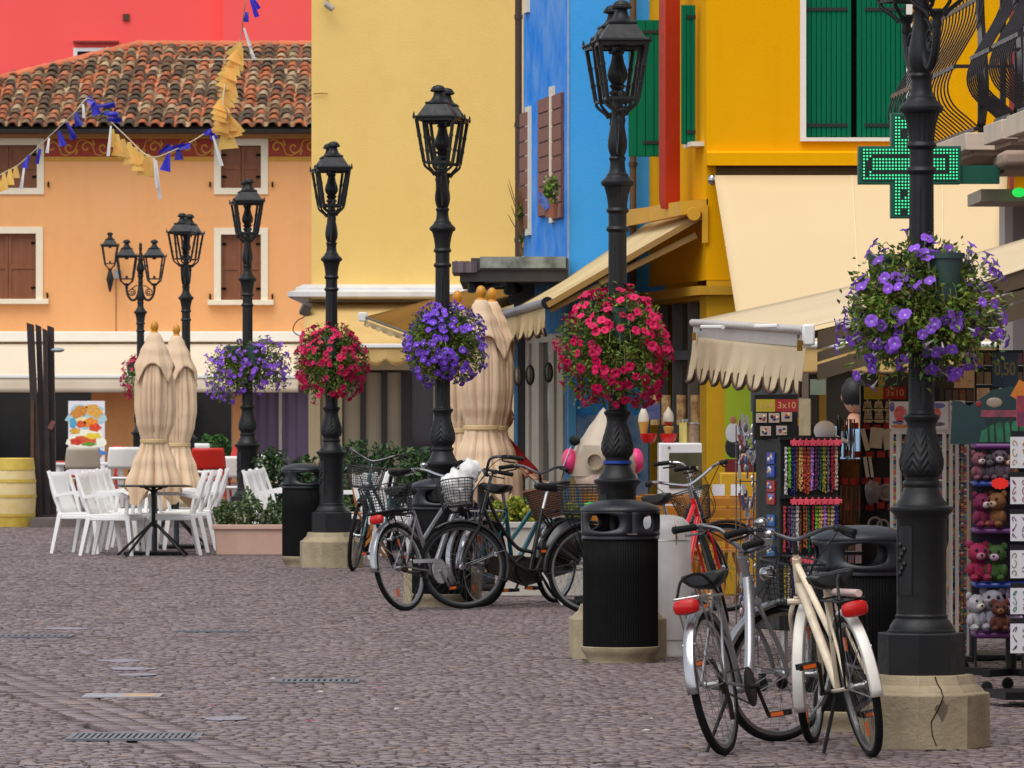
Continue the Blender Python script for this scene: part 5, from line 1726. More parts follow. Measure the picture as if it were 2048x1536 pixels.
parasol('front one of the two folded beige parasols by the white chairs', 309, 58.9, 668, 992, 44, 1, amp_=1.7)
parasol('rear one of the two folded beige parasols by the white chairs, slimmer', 353, 61.5, 674, 1000, 43, 2, amp_=1.6)
parasol('tall folded parasol nearest the blue house, its vent cloth hanging to a point', 962, 48.0, 603, 985, 54, 3, rz=0.7)
parasol('folded parasol partly hidden behind the tall one, knob just visible to its right', 984, 50.0, 606, 985, 50, 4, rz=0.3)
parasol('folded parasol mostly covered by the violet petunias', 915, 49.0, 612, 990, 46, 5, rz=1.4)

# ------------------------------------------------------------------ white stacking armchairs
M_WPL = mat('white resin', S(244, 243, 241), rough=0.4, var=0.12, vscale=4, col2=S(206, 202, 196))
def make_armchair(label, m=None, name='armchair'):
    """seat faces local +x"""
    m = m or M_WPL
    t = thing(name, label, 'chair', (0, 0, 0), 0, 'white stacking armchairs')
    st = MB()
    st.box(-0.22, 0.24, -0.235, 0.235, 0.405, 0.425)
    st.box(0.225, 0.245, -0.235, 0.235, 0.36, 0.4049)
    st.box(-0.22, 0.2249, -0.245, -0.225, 0.36, 0.4049)
    st.box(-0.22, 0.2249, 0.225, 0.245, 0.36, 0.4049)
    part('seat', st, m, t, bevel=0.008)
    bk = MB().grid(lambda u, v: (-0.215 - 0.13 * v - 0.03 * math.sin(PI * v) + 0.02 * math.cos(PI * (u - 0.5)), (u - 0.5) * 0.40, 0.42 + v * 0.43), 8, 8)
    part('backrest', bk, m, t, solid=0.022)
    for s in (-1, 1):
        part('back_post', MB().tube([(-0.20, s * 0.215, 0.38), (-0.24, s * 0.215, 0.56), (-0.35, s * 0.205, 0.86)], 0.022, 4), m, t)
        part('leg', MB().tube([(0.21, s * 0.235, 0.41), (0.26, s * 0.25, 0.0)], [0.034, 0.024], 4), m, t)
        part('leg', MB().tube([(-0.20, s * 0.225, 0.41), (-0.29, s * 0.24, 0.0)], [0.034, 0.024], 4), m, t)
        ar = MB().tube([(-0.25, s * 0.245, 0.60), (-0.05, s * 0.262, 0.635), (0.16, s * 0.262, 0.635), (0.225, s * 0.258, 0.60)], 0.024, 4, flat=1.3)
        ar.tube([(0.222, s * 0.256, 0.61), (0.20, s * 0.245, 0.41)], 0.022, 4)
        part('armrest', ar, m, t)
    return t
ac0 = make_armchair('white armchair at the far left of the group, pulled away from its stack')
Q = lambda px, Y: Vector((xat(px, Y), Y, 0))
ac0.location = Q(175, 59.4)
ac0.rotation_euler[2] = R(-24)
ROWS = [
    (228, 58.6, -12, 'front white armchair of the left stack, beside the black table'),
    (241, 59.6, -12, 'second white armchair of the left stack, tucked behind the front one'),
    (254, 60.5, -12, 'third white armchair of the left stack'),
    (266, 61.5, -10, 'rearmost white armchair of the left stack, back raised'),
    (343, 58.8, 186, 'front white armchair right of the black table, facing left'),
    (360, 59.9, 184, 'second white armchair from the front in the right stack, facing left'),
    (377, 60.9, 184, 'third white armchair from the front in the right stack, facing left'),
    (392, 62.0, 182, 'white armchair at the back of the right stack, next to the planter'),
    (558, 60.2, -8, 'white armchair behind the shrub planter, front of three'),
    (570, 61.2, -8, 'white armchair behind the shrub planter, middle of three'),
    (582, 62.2, -8, 'white armchair half hidden by the small bin, last of three'),
    (783, 56.8, -14, 'white armchair behind the loaded bicycle basket, left of two'),
    (806, 58.0, -14, 'white armchair behind the bicycles, right beside the black bin'),
    (706, 59.5, 190, 'cream white armchair between the far plinth and the parked bicycle'),
]
for px, Y, a, lab in ROWS:
    dup(ac0, Q(px, Y), R(a), lab)
# black bistro tables
def bistro(label, px, Y, rz):
    t = thing('bistro_table', label, 'table', Q(px, Y), rz, 'black bistro tables')
    part('top', MB().box(-0.36, 0.36, -0.36, 0.36, 0.715, 0.728), M_BLACK, t, bevel=0.004)
    part('pedestal', MB().box(-0.14, 0.14, -0.02, 0.02, 0.70, 0.7149).tube([(0.0, 0, 0.70), (0.0, 0, 0.30)], 0.022, 8).tube(bez([(-0.09, 0, 0.70), (-0.02, 0, 0.66), (-0.012, 0, 0.5)], 4), 0.012, 6).tube(bez([(0.09, 0, 0.70), (0.02, 0, 0.66), (0.012, 0, 0.5)], 4), 0.012, 6), M_BLACK, t)
    for (dx, dy) in ((0.36, 0.1), (-0.36, 0.1), (0.30, -0.25), (-0.3, -0.25)):
        part('leg', MB().tube([(0, 0, 0.36), (dx, dy, 0.012)], 0.014, 6), M_BLACK, t)
    return t
bistro('black square bistro table between the two stacks of white armchairs', 307, 58.2, 0.15)
bistro('black bistro table behind the first one, only its top edge and legs showing', 346, 62.5, 0.1)

# ------------------------------------------------------------------ leafy plants
def leaf_cloud(n, fn, lsz, seed, mb=None, aspect=0.4):
    rr = random.Random(seed)
    mb = mb or MB()
    V, F = [], []
    for i in range(n):
        p = fn(rr)
        d = Vector((rr.gauss(0, 1), rr.gauss(0, 1), rr.gauss(0.2, 0.8))).normalized()
        sd = Matrix.Rotation(rr.uniform(0, 6.28), 4, d) @ d.orthogonal().normalized()
        L_ = lsz * rr.uniform(0.6, 1.3)
        up = d.cross(sd) * L_ * 0.12
        o = len(V)
        V += [p - d * L_ * 0.5, p + sd * L_ * aspect + up, p + d * L_ * 0.55, p - sd * L_ * aspect + up]
        F += [(o, o + 1, o + 2), (o, o + 2, o + 3)]
    return mb.add(V, F)
M_TERRA = mat('terracotta planter', S(204, 168, 150), rough=0.8, var=0.3, vscale=4, bump=0.1)
M_SOIL = mat('soil', S(50, 38, 30), rough=1.0)
M_SHR = mat('shrub leaves', S(64, 84, 48), rough=0.6, rnd='isl', palette=[S(76, 100, 52), S(102, 122, 72), S(58, 80, 44), S(118, 132, 84), S(84, 102, 66)], var=0.2, thin=0.15)
def trough(name, label, px0, px1, Y, py_top, depth, m, h_leaf, seed, lm, lsz, n, blobs, group=None, rim=True):
    x0, x1 = xat(px0, Y), xat(px1, Y)
    w = x1 - x0
    zt = zat(py_top, Y)
    t = thing(name, label, 'planter', ((x0 + x1) / 2, Y + depth / 2, 0), 0, group)
    b = MB()
    s = 0.94
    v = [(-w / 2 * s, -depth / 2 * s, 0), (w / 2 * s, -depth / 2 * s, 0), (w / 2 * s, depth / 2 * s, 0), (-w / 2 * s, depth / 2 * s, 0),
         (-w / 2, -depth / 2, zt), (w / 2, -depth / 2, zt), (w / 2, depth / 2, zt), (-w / 2, depth / 2, zt)]
    b.add(v, [(0, 3, 2, 1), (0, 1, 5, 4), (1, 2, 6, 5), (2, 3, 7, 6), (3, 0, 4, 7)])
    part('trough', b, m, t, bevel=0.01)
    if rim:
        r_ = MB()
        e = 0.02
        r_.box(-w / 2 - e, w / 2 + e, -depth / 2 - e, -depth / 2 + 0.02, zt - 0.045, zt + 0.004)
        r_.box(-w / 2 - e, w / 2 + e, depth / 2 - 0.02, depth / 2 + e, zt - 0.045, zt + 0.004)
        r_.box(-w / 2 - e, -w / 2 + 0.02, -depth / 2 + 0.0201, depth / 2 - 0.0201, zt - 0.045, zt + 0.003)
        r_.box(w / 2 - 0.02, w / 2 + e, -depth / 2 + 0.0201, depth / 2 - 0.0201, zt - 0.045, zt + 0.003)
        part('rim', r_, m, t, bevel=0.006)
    part('soil', MB().box(-w / 2 + 0.02, w / 2 - 0.02, -depth / 2 + 0.02, depth / 2 - 0.02, zt - 0.06, zt - 0.02), M_SOIL, t)
    for k, (cx, cz, rx, rz_) in enumerate(blobs):
        def fn(rr):
            d = Vector((rr.gauss(0, 1), rr.gauss(0, 1), rr.gauss(0, 1))).normalized()
            r_ = rr.uniform(0.55, 1.0) * (0.85 + 0.25 * math.sin(5 * d.x + 3 * d.z + seed + k))
            return Vector((cx + d.x * rx * r_, d.y * min(depth * 0.6, rx) * r_, max(zt - 0.03, zt + cz + d.z * rz_ * r_)))
        lf = leaf_cloud(n, fn, lsz, seed + k)
        rr = random.Random(seed + 50 + k)
        for i in range(14):
            p = fn(rr)
            lf.tube([(cx + rr.uniform(-.03, .03), 0, zt - 0.03), p], 0.004, 3)
        part('shrub', lf, lm, t, kind='stuff', smooth=False)
    return t
trough('shrub_planter', 'terracotta coloured planter with three small shrubs beside the white chairs', 428, 570, 58.6, 1050, 0.42, M_TERRA, 0.3, 5, M_SHR, 0.035, 900,
       [(-0.27, 0.10, 0.13, 0.16), (0.0, 0.16, 0.21, 0.22), (0.25, 0.11, 0.15, 0.17)])
M_YGL = mat('yellow green leaves', S(150, 160, 40), rough=0.6, rnd='isl', palette=[S(128, 148, 36), S(168, 172, 48), S(96, 120, 32), S(190, 184, 66), S(140, 132, 40), S(110, 138, 40)], var=0.2, thin=0.2)
trough('white_trough', 'low pale stone trough with trailing yellow green plants behind the bicycles', 985, 1215, 46.3, 1045, 0.4, mat('pale stone trough', S(206, 200, 188), rough=0.75, var=0.3, vscale=3, streak=0.1), 0.3, 15, M_YGL, 0.045, 800,
       [(-0.36, 0.06, 0.2, 0.16), (-0.12, 0.05, 0.2, 0.14), (0.14, 0.03, 0.2, 0.13), (0.36, 0.05, 0.18, 0.13)])
# dark laurel hedge made of single bushes behind the lamps
def laurel(label, px, Y, py_top, half, seed, py_bot=985):
    zt = zat(py_top, Y)
    w = half / FP * Y
    t = thing('laurel_bush', label, 'bush', Q(px, Y), 0, 'dark laurel bushes along the shop terrace')
    def fn(rr):
        a = rr.uniform(0, 6.28)
        k = rr.random()
        z = 0.30 + (zt - 0.42) * k
        r_ = w * (0.55 + 0.6 * math.sin(PI * (0.15 + 0.75 * k))) * math.sqrt(rr.random()) * (0.8 + 0.3 * math.sin(3 * a + seed + 5 * k))
        return Vector((r_ * math.cos(a), r_ * math.sin(a) * 0.7, z + 0.06 * math.sin(4 * a + seed)))
    lf = leaf_cloud(760, fn, 0.085, seed, aspect=0.24)
    part('foliage', lf, M_LEAFDARK, t, kind='stuff', smooth=False)
    rr = random.Random(seed)
    st = MB()
    for i in range(9):
        p = fn(rr)
        st.tube(bez([(rr.uniform(-.05, .05), 0, 0.2), (p.x * 0.5, p.y * 0.5, p.z * 0.6), p], 4), [0.012] * 8 + [0.006], 5)
    part('stems', st, mat('laurel stem', S(60, 52, 34), rough=0.8), t)
    part('tub', MB().lathe([(0.16, 0.0), (0.2, 0.3), (0.215, 0.3), (0.215, 0.34), (0.18, 0.34), (0.17, 0.3)], 20), M_BLACK, t)
laurel('laurel bush left of the fourth lamp, behind the small bin', 545, 63.2, 884, 42, 1)
laurel('low laurel bush between the small bin and the stained plinth', 612, 63.0, 900, 40, 2)
laurel('laurel bush right of the stained plinth, tallest of the row', 715, 60.0, 868, 48, 3)
laurel('laurel bush in the middle of the gap between two lamps', 776, 60.6, 872, 46, 4)
laurel('laurel bush just left of the lamp with violet petunias', 836, 60.0, 884, 44, 5)
laurel('laurel bush behind the lamp with violet petunias', 884, 60.8, 890, 36, 6)
# clipped box ball on the terrace
bx = thing('box_bush', 'clipped bright green box bush in front of the dark shop window', 'bush', Q(425, 92))
def fnb(rr):
    d = Vector((rr.gauss(0, 1), rr.gauss(0, 1), rr.gauss(0, 1))).normalized()
    k = 0.9 + 0.12 * math.sin(7 * d.x + 5 * d.z)
    return Vector((d.x * 0.30 * k, d.y * 0.3 * k, 0.78 + d.z * 0.27 * k))
part('foliage', leaf_cloud(1500, fnb, 0.06, 9), mat('box leaves', S(48, 92, 30), rough=0.6, rnd='isl', palette=[S(40, 84, 26), S(70, 120, 36), S(34, 66, 24), S(58, 100, 34)], var=0.2), bx, kind='stuff', smooth=False)
part('tub', MB().lathe([(0.16, 0.12), (0.22, 0.5), (0.2, 0.5)], 20), M_BLACK, bx)

# ------------------------------------------------------------------ terrace deck and furniture
dk0 = 71.4
dkx0, dkx1 = xat(62, dk0), xat(452, dk0)
dkm = MB()
dkt = thing('wooden_deck', 'low grey wooden deck under the cafe furniture', 'deck', (dkx0, dk0, 0))
part('frame', MB().box(0, dkx1 - dkx0, 0.02, 24, 0.0, 0.085), mat('deck frame', S(96, 86, 84), rough=0.8, var=0.3), dkt)
M_BOARD = mat('grey deck boards', S(110, 100, 96), rough=0.75, rnd='obj', ramt=0.15, var=0.5, vscale=6)
bme = MB().box(0, dkx1 - dkx0, 0, 0.14, 0.088, 0.115).mesh('board', M_BOARD)
for i in range(40):
    o = link('board', bme, dkt)
    o.location = (0, i * 0.146, 0)
part('front_board', MB().box(-0.01, dkx1 - dkx0 + 0.01, -0.02, 0.0, 0.0, 0.112), M_BOARD, dkt)
part('far_boards', MB().box(0, dkx1 - dkx0, 5.85, 24, 0.088, 0.113), M_BOARD, dkt)
M_REDCH = mat('red resin', S(196, 34, 20), rough=0.4, var=0.15)
M_TAUPE = mat('taupe resin', S(186, 174, 158), rough=0.45, var=0.15)
def cafe_chair(label, px, Y, rz, m, z=0.115):
    t = thing('cafe_chair', label, 'chair', (xat(px, Y), Y, z), R(rz), 'cafe chairs on the deck')
    part('seat', MB().grid(lambda u, v: ((v - 0.5) * 0.44, (u - 0.5) * 0.44, 0.45 - 0.02 * math.sin(PI * u) * math.sin(PI * v)), 8, 8), m, t, solid=0.025)
    part('backrest', MB().grid(lambda u, v: (-0.20 - 0.07 * v + 0.05 * math.cos(PI * (u - 0.5)) * -1, (u - 0.5) * 0.46 * (1 - 0.12 * v * v), 0.58 + 0.28 * v), 12, 8), m, t, solid=0.022)
    for s in (-1, 1):
        part('leg', MB().tube([(0.19, s * 0.19, 0.44), (0.22, s * 0.22, 0.0)], 0.018, 8), m, t)
        part('leg', MB().tube([(-0.20, s * 0.20, 0.62), (-0.19, s * 0.2, 0.44), (-0.24, s * 0.22, 0.0)], 0.018, 8), m, t)
    return t
def cafe_table(label, px0, px1, Y, py_top, rz=0, z=0.115):
    zt = zat(py_top, Y) - z
    w = (px1 - px0) / FP * Y
    t = thing('cafe_table', label, 'table', (xat((px0 + px1) / 2, Y), Y, z), R(rz), 'white cafe tables on the deck')
    part('top', MB().box(-w / 2, w / 2, -0.4, 0.4, zt - 0.03, zt), M_WHITE, t, bevel=0.005)
    for sx in (-1, 1):
        for sy in (-1, 1):
            part('leg', MB().box(sx * (w / 2 - 0.05) - 0.03, sx * (w / 2 - 0.05) + 0.03, sy * 0.33 - 0.03, sy * 0.33 + 0.03, 0, zt - 0.0305), M_WHITE, t)
    return t
cafe_table('white cafe table next to the dark steel posts, red tray on its corner', 112, 226, 76.5, 925)
part_tray = solo('tray', MB().box(-0.16, 0.16, -0.12, 0.12, 0.0, 0.02), M_REDCH, 'red tray lying on the left corner of the first white table', 'tray', (xat(138, 76.4), 76.4, zat(925, 76.5) + 0.001), 0.2, bevel=0.004)
cafe_table('white cafe table half hidden by the front folded parasol', 232, 330, 78.5, 924)
cafe_table('white cafe table right of the folded parasols', 428, 530, 79.5, 930, z=0.0)
cafe_chair('taupe chair pushed to the first white table, seen from behind', 168, 74.9, 90, M_TAUPE)
cafe_chair('white chair seen from behind left of the front parasol', 252, 75.6, 90, M_WPL)
cafe_chair('red chair under the first white table, left side', 132, 77.6, 20, M_REDCH)
cafe_chair('red chair behind the stack of white armchairs on the left', 196, 77.8, -160, M_REDCH)
cafe_chair('red chair with its back to us right of the folded parasols', 418, 74.2, 90, M_REDCH)
cafe_chair('white chair in front of the right hand cafe table', 462, 75.0, 84, M_WPL, z=0.0)
cafe_chair('red chair behind the table leg at the right end of the deck', 440, 79.5, 200, M_REDCH)
cafe_table('far white cafe table behind the folded parasols', 338, 420, 84.0, 918)
cafe_chair('white chair under the far table beside the box bush', 392, 82.0, 90, M_WPL)
cafe_chair('taupe chair left of the box bush, half hidden', 360, 83.0, 70, M_TAUPE)
cafe_chair('white chair at the right end of the terrace behind the lamp', 520, 77.0, 100, M_WPL, z=0.0)
cafe_chair('white chair behind the shrub planter, side on to us', 548, 73.5, 10, M_WPL, z=0.0)
# dark steel screen posts
sp = thing('steel_posts', 'cluster of slightly leaning dark steel posts at the edge of the deck', 'posts', Q(86, 72.2))
M_RUST = mat('dark rusted steel', S(38, 36, 40), rough=0.55, var=0.6, vscale=4, col2=S(74, 48, 36), metal=0.2)
kx = 72.2 / FP
for (a, b, wd, top, d) in ((60, 78, 14, 645, 0.0), (73, 86, 11, 648, 0.25), (88, 94, 9, 656, 0.1), (97, 102, 13, 650, 0.3)):
    zt = zat(top, 72.2)
    xa, xb = (a - 86) * kx, (b - 86) * kx
    w = wd * kx
    m_ = MB()
    m_.add([(xb - w / 2, d, 0.12), (xb + w / 2, d, 0.12), (xb + w / 2, d + 0.08, 0.12), (xb - w / 2, d + 0.08, 0.12), (xa - w / 2, d, zt), (xa + w / 2, d, zt - 0.03), (xa + w / 2, d + 0.08, zt - 0.03), (xa - w / 2, d + 0.08, zt)],
           [(0, 3, 2, 1), (4, 5, 6, 7), (0, 1, 5, 4), (1, 2, 6, 5), (2, 3, 7, 6), (3, 0, 4, 7)])
    part('post', m_, M_RUST, sp)
part('base_plate', MB().box(-0.15, 0.2, -0.05, 0.5, 0.116, 0.14), M_RUST, sp)
part('brown_board', MB().box((62 - 86) * kx, (68 - 86) * kx, -0.04, -0.01, 0.1, zat(800, 72.2)), mat('brown board', S(92, 62, 44), rough=0.8, var=0.5), sp)
part('lamp_head', MB().ell(((114 - 86) * kx, 0.1, zat(700, 72.2)), 0.09, 0.06, 0.03, 14, 8), mat('grey lamp head', S(150, 158, 170), rough=0.4), sp)
part('buckle', MB().cbox(((104 - 86) * kx, -0.06, zat(850, 72.2)), (0.06, 0.02, 0.11), rot=(0, 0.5, 0)), mat('leather tag', S(120, 70, 60), rough=0.6), sp)
# yellow barrel
br = thing('barrel', 'yellow and white wooden barrel cut off by the left picture edge', 'barrel', Q(24, 71.9))
prof = lambda z: 0.27 + 0.035 * math.sin(PI * z / 0.85)
M_BARY = mat('worn yellow paint', S(200, 166, 62), rough=0.6, var=0.5, vscale=6, col2=S(226, 206, 110))
M_BARW = mat('worn cream paint', S(224, 204, 156), rough=0.6, var=0.5, vscale=6, col2=S(214, 178, 70))
zs = [0.0, 0.13, 0.165, 0.37, 0.405, 0.56, 0.6, 0.72, 0.85]
for i in range(8):
    seg = [(prof(zs[i] + (zs[i + 1] - zs[i]) * k / 4) + (0.008 if i % 2 else 0), zs[i] + (zs[i + 1] - zs[i]) * k / 4) for k in range(5)]
    part('hoop' if i % 2 else 'staves', MB().lathe(seg, 40, caps=(i in (0, 7)), mod=(None if i % 2 else (lambda a, tt, z: 1 - 0.012 * max(0, math.cos(12 * a)) ** 12))), M_BARY if i % 2 or i in (0, ) else M_BARW, br)
part('rim', MB().ring((0, 0, 0.85), 0.262, 0.018, 32, 8), M_BARY, br)
# food poster
pk = 95 / FP
fp = thing('food_poster', 'white poster stand with photos of sandwiches and pasta plates', 'poster', Q(173, 95))
wz = (zat(802, 95), 0.35)
W_ = 73 * pk
part('board', MB().box(-W_ / 2, W_ / 2, 0, 0.04, wz[1], wz[0]), mat('poster white', S(230, 226, 232), rough=0.5, var=0.05), fp, bevel=0.004)
part('stand', MB().box(-W_ / 2, -W_ / 2 + 0.03, 0.0, 0.04, 0.1, wz[1] - 0.001).box(W_ / 2 - 0.03, W_ / 2, 0.0, 0.04, 0.1, wz[1] - 0.001), M_STEEL, fp)
def food(px, py, rx, rz_, col, d=0.0, ang=0.0):
    n = 20
    x, z = (px - 173) * pk, zat(py, 95)
    v = [(x, -0.003 - d, z)]
    for i in range(n):
        a = 2 * PI * i / n
        k = 1 + 0.13 * math.sin(5 * a + px) + 0.07 * math.sin(9 * a + py)
        rx_k = 1.18
        ex, ez = rx_k * rx * pk * k * math.cos(a), rz_ * pk * k * math.sin(a)
        v.append((x + ex * math.cos(ang) - ez * math.sin(ang), -0.003 - d, z + ex * math.sin(ang) + ez * math.cos(ang)))
    part('print', MB().add(v, [(0, 1 + i, 1 + (i + 1) % n) for i in range(n)]), mat('print %d %d %d' % col, S(*col), rough=0.5, var=0.8, vscale=18, col2=S(min(255, col[0] + 50), min(255, col[1] + 40), max(0, col[2] - 10))), fp)
food(173, 832, 33, 24, (150, 190, 214)); food(173, 880, 33, 22, (240, 236, 226), 0.0005); food(172, 905, 34, 10, (40, 110, 190), 0.001)
food(158, 824, 15, 11, (186, 116, 52), 0.002, 0.5); food(188, 822, 15, 12, (206, 150, 70), 0.002, -0.5); food(160, 840, 14, 6, (232, 214, 170), 0.0015)
food(162, 848, 9, 7, (196, 66, 30), 0.003); food(182, 845, 12, 10, (226, 128, 40), 0.003); food(190, 855, 10, 8, (206, 50, 30), 0.0035); food(150, 862, 9, 6, (196, 150, 50), 0.003)
food(168, 880, 22, 8, (196, 70, 54), 0.003); food(152, 884, 10, 6, (190, 40, 30), 0.0035); food(186, 872, 14, 6, (226, 190, 60), 0.0035); food(178, 888, 12, 4, (80, 130, 50), 0.004)
food(158, 914, 19, 8, (206, 170, 60), 0.003); food(160, 906, 8, 4, (70, 130, 40), 0.004); food(190, 912, 10, 9, (180, 74, 40), 0.003); food(146, 846, 6, 11, (60, 150, 200), 0.004)

# ------------------------------------------------------------------ bunting
Yb = 56.0
M_STR = mat('string', S(206, 190, 160), rough=0.8)
M_BLUEF = mat('blue pennant film', S(34, 34, 168), rough=0.35, rnd='obj', ramt=0.4, var=0.3, vscale=10, thin=0.3, col2=S(84, 60, 190))
M_ORF = mat('orange pennant film', S(246, 196, 98), rough=0.35, rnd='obj', ramt=0.2, var=0.5, vscale=16, thin=0.5, col2=S(240, 204, 120))
M_WHF = mat('white streamer film', S(230, 226, 224), rough=0.4, thin=0.2)
bu = thing('bunting', 'string of blue, orange and white pennants drooping in front of the tiled roof', 'bunting', (0, 0, 0))
pth = [(-60, 395), (0, 350), (40, 327), (110, 262), (150, 224), (175, 197), (200, 215), (222, 243), (255, 275), (290, 308), (312, 314), (345, 302), (385, 282), (420, 262), (438, 268), (455, 230), (446, 205), (452, 160), (466, 110), (482, 75), (486, 40), (492, 0), (500, -60)]
P3 = [at(x, y, Yb + 0.25 * math.sin(i * 1.1)) for i, (x, y) in enumerate(pth)]
path = bez(P3, 8)
part('string', MB().tube(path, 0.006, 5), M_STR, bu)
kb = Yb / FP
def pennant(px, py, dx, dy, w0, w1, m, d=0.0, name='pennant'):
    if name == 'pennant':
        w0, w1 = w0 * 0.9, w1 * (1.2 if m is M_ORF else 0.85)
    """small hanging flag: narrow at the string, wider at the loose end, slightly curled"""
    p = at(px, py, Yb - 0.03 - d)
    q = at(px + dx, py + dy, Yb - 0.06 - d)
    ax_ = (q - p)
    sd = Vector((ax_.z, 0, -ax_.x)).normalized()
    def f(u, v):
        w = (w0 + (w1 - w0) * v) * kb
        c = p + ax_ * v + sd * ((u - 0.5) * w)
        c.y += 0.018 * math.sin(u * 4 + v * 3 + px) * v
        return c
    return part(name, MB().grid(f, 6, 6), m, bu)
for (px, py, dx, dy, w0, w1) in ((58, 310, -10, 26, 4, 16), (80, 298, -6, 30, 8, 8), (118, 262, 8, 30, 6, 18), (134, 244, 14, 34, 5, 18), (152, 224, 6, 28, 6, 22), (174, 195, 12, 12, 10, 18), (186, 204, 8, 26, 12, 22), (196, 212, 34, -2, 6, 14), (208, 226, 28, 4, 8, 16), (216, 238, 26, 4, 8, 14),
                                 (318, 306, 24, -14, 6, 16), (330, 300, 40, -8, 6, 16), (338, 306, -8, 36, 6, 26), (350, 300, 30, -10, 8, 14), (356, 296, 2, 24, 6, 22), (408, 268, 16, -6, 8, 16), (424, 264, 4, 14, 8, 18), (494, 24, -2, 20, 8, 13), (500, -6, 14, 40, 6, 12), (488, 60, 14, 32, 4, 4), (506, -4, 12, 22, 6, 10)):
    pennant(px, py, dx, dy, w0, w1, M_BLUEF)
for i in range(15):       # overlapping orange fans on the steep part
    t_ = i / 14
    px = 481 - 36 * t_ + 6 * math.sin(i)
    pennant(px, 84 + 150 * t_, -14 + 6 * t_, 30, 6, 40 - 12 * abs(t_ - 0.4) * 2, M_ORF, d=i * 0.004)
for (px, py, dx, dy, w0, w1) in ((446, 222, 4, 42, 14, 46), (455, 228, 18, 42, 10, 32), (448, 240, -8, 30, 12, 42), (452, 250, 4, 48, 10, 36), (462, 244, 6, 30, 10, 30),
                                 (224, 258, 4, 36, 8, 14), (234, 268, 2, 40, 8, 20), (246, 278, 2, 38, 8, 22), (258, 284, 4, 44, 8, 26), (270, 294, 4, 36, 8, 22), (282, 302, -2, 40, 8, 30), (296, 308, -4, 44, 8, 34), (304, 312, -10, 40, 6, 22), (240, 282, -4, 30, 8, 24),
                                 (8, 346, 0, 34, 6, 16), (20, 338, 0, 32, 6, 16), (32, 332, 0, 24, 6, 14), (-4, 352, 2, 32, 6, 14)):
    pennant(px, py, dx, dy, w0, w1, M_ORF)
for (px, py, dx, dy) in ((48, 336, -6, 42), (222, 252, -6, 60), (308, 316, 6, 60), (312, 320, 8, 78), (426, 272, 18, 60), (98, 276, -4, 30), (488, 56, 12, 36), (498, 90, 10, 28), (166, 208, 2, 28)):
    pennant(px, py, dx, dy, 4, 7, M_WHF, d=0.05, name='streamer')
# thin cable across the roof and a drooping one
cb = thing('overhead_cable', 'thin pale cable crossing in front of the tiled roof', 'cable', (0, 0, 0))
part('wire', MB().tube(bez([at(363, 110, 100), at(364, 118, 99), at(500, 119, 80), at(630, 118, 64.2)], 8), 0.010, 5), M_STR, cb)
# ------------------------------------------------------------------ awnings on the right
def lettering(body, size, m, parent, loc, scale=(1, 1, 1), offset=0.0):
    cu_ = bpy.data.curves.new('lettering', 'FONT')
    cu_.body, cu_.size, cu_.align_x, cu_.align_y, cu_.extrude, cu_.offset = body, size, 'CENTER', 'CENTER', 0.0007, offset
    tmp = bpy.data.objects.new('lettering', cu_)
    COL.objects.link(tmp)
    bpy.context.view_layer.update()
    me = bpy.data.meshes.new_from_object(tmp.evaluated_get(bpy.context.evaluated_depsgraph_get()))
    bpy.data.objects.remove(tmp, do_unlink=True)
    me.materials.clear()
    me.materials.append(m)
    o = link('lettering', me, parent)
    o.location, o.rotation_euler, o.scale = loc, (PI / 2, 0, 0), scale
    return o

def fringe(P0, P1, n, h, d, name_cloth, parent, m, sway=0.05, hang=Vector((0, 0, -1)), edge=None):
    """scalloped, wind ruffled valance hung between two places"""
    P0, P1 = Vector(P0), Vector(P1)
    along = P1 - P0
    side = Vector((along.y, -along.x, 0)).normalized()
    nu = n * 12
    def f(u, v):
        t = (u * n) % 1.0
        dz = h + d * (1 - abs(2 * t - 1) ** 5)
        lean_ = max(0.0, v - 0.55) * 0.5 / n
        w = sway * math.sin(2 * PI * u * n * 0.5) * v * v + 0.5 * sway * math.sin(u * 9) * v
        return P0 + along * (u + lean_) + hang * (v * dz) + side * w
    o = part(name_cloth, MB().grid(f, nu + 1, 10), m, parent, solid=0.004)
    if edge:
        part('valance_binding', MB().tube([f(i / nu, 1.0) for i in range(nu + 1)], 0.011, 5), edge, parent)
    return o
M_BIND = mat('brown binding', S(70, 44, 24), rough=0.8)
M_CASE = mat('awning metal', S(196, 190, 182), rough=0.5, var=0.25, vscale=6)
M_ARM = mat('bronze awning arm', S(96, 82, 62), rough=0.55, var=0.35)
# front awning over the stalls
aw1 = thing('stall_awning', 'cream awning over the souvenir stalls with a ruffled scalloped front valance', 'awning', (0, 0, 0))
N1, F1 = at(1608, 656, 32.0), at(1386, 642, 36.0)
N2, F2 = at(2200, 482, 32.4), at(2200, 432, 36.4)
part('cloth', MB().grid(lambda u, v: (N1.lerp(F1, u)).lerp(N2.lerp(F2, u), v) + Vector((0, 0, -0.04 * math.sin(PI * v) - 0.01 * math.sin(PI * u))), 10, 24), M_CREAM, aw1, solid=0.006)
fb = MB().tube([N1 + Vector((0.0, -0.06, -0.01)), F1 + Vector((0, 0.05, -0.01))], 0.024, 10)
part('front_tube', fb, M_CASE, aw1)
dn = Vector((0, 0, -1))
fb = MB()
a0, b0_ = N1 + dn * 0.035, F1 + dn * 0.035
for (p, q) in ((a0, b0_),):
    fb.add([p, q, q + dn * 0.07, p + dn * 0.07, p + Vector((.04, 0, 0)), q + Vector((.04, 0, 0)), q + Vector((.04, 0, -.07)), p + Vector((.04, 0, -.07))],
           [(0, 1, 2, 3), (7, 6, 5, 4), (0, 4, 5, 1), (3, 2, 6, 7), (0, 3, 7, 4), (1, 5, 6, 2)])
part('front_rail', fb, M_CASE, aw1)
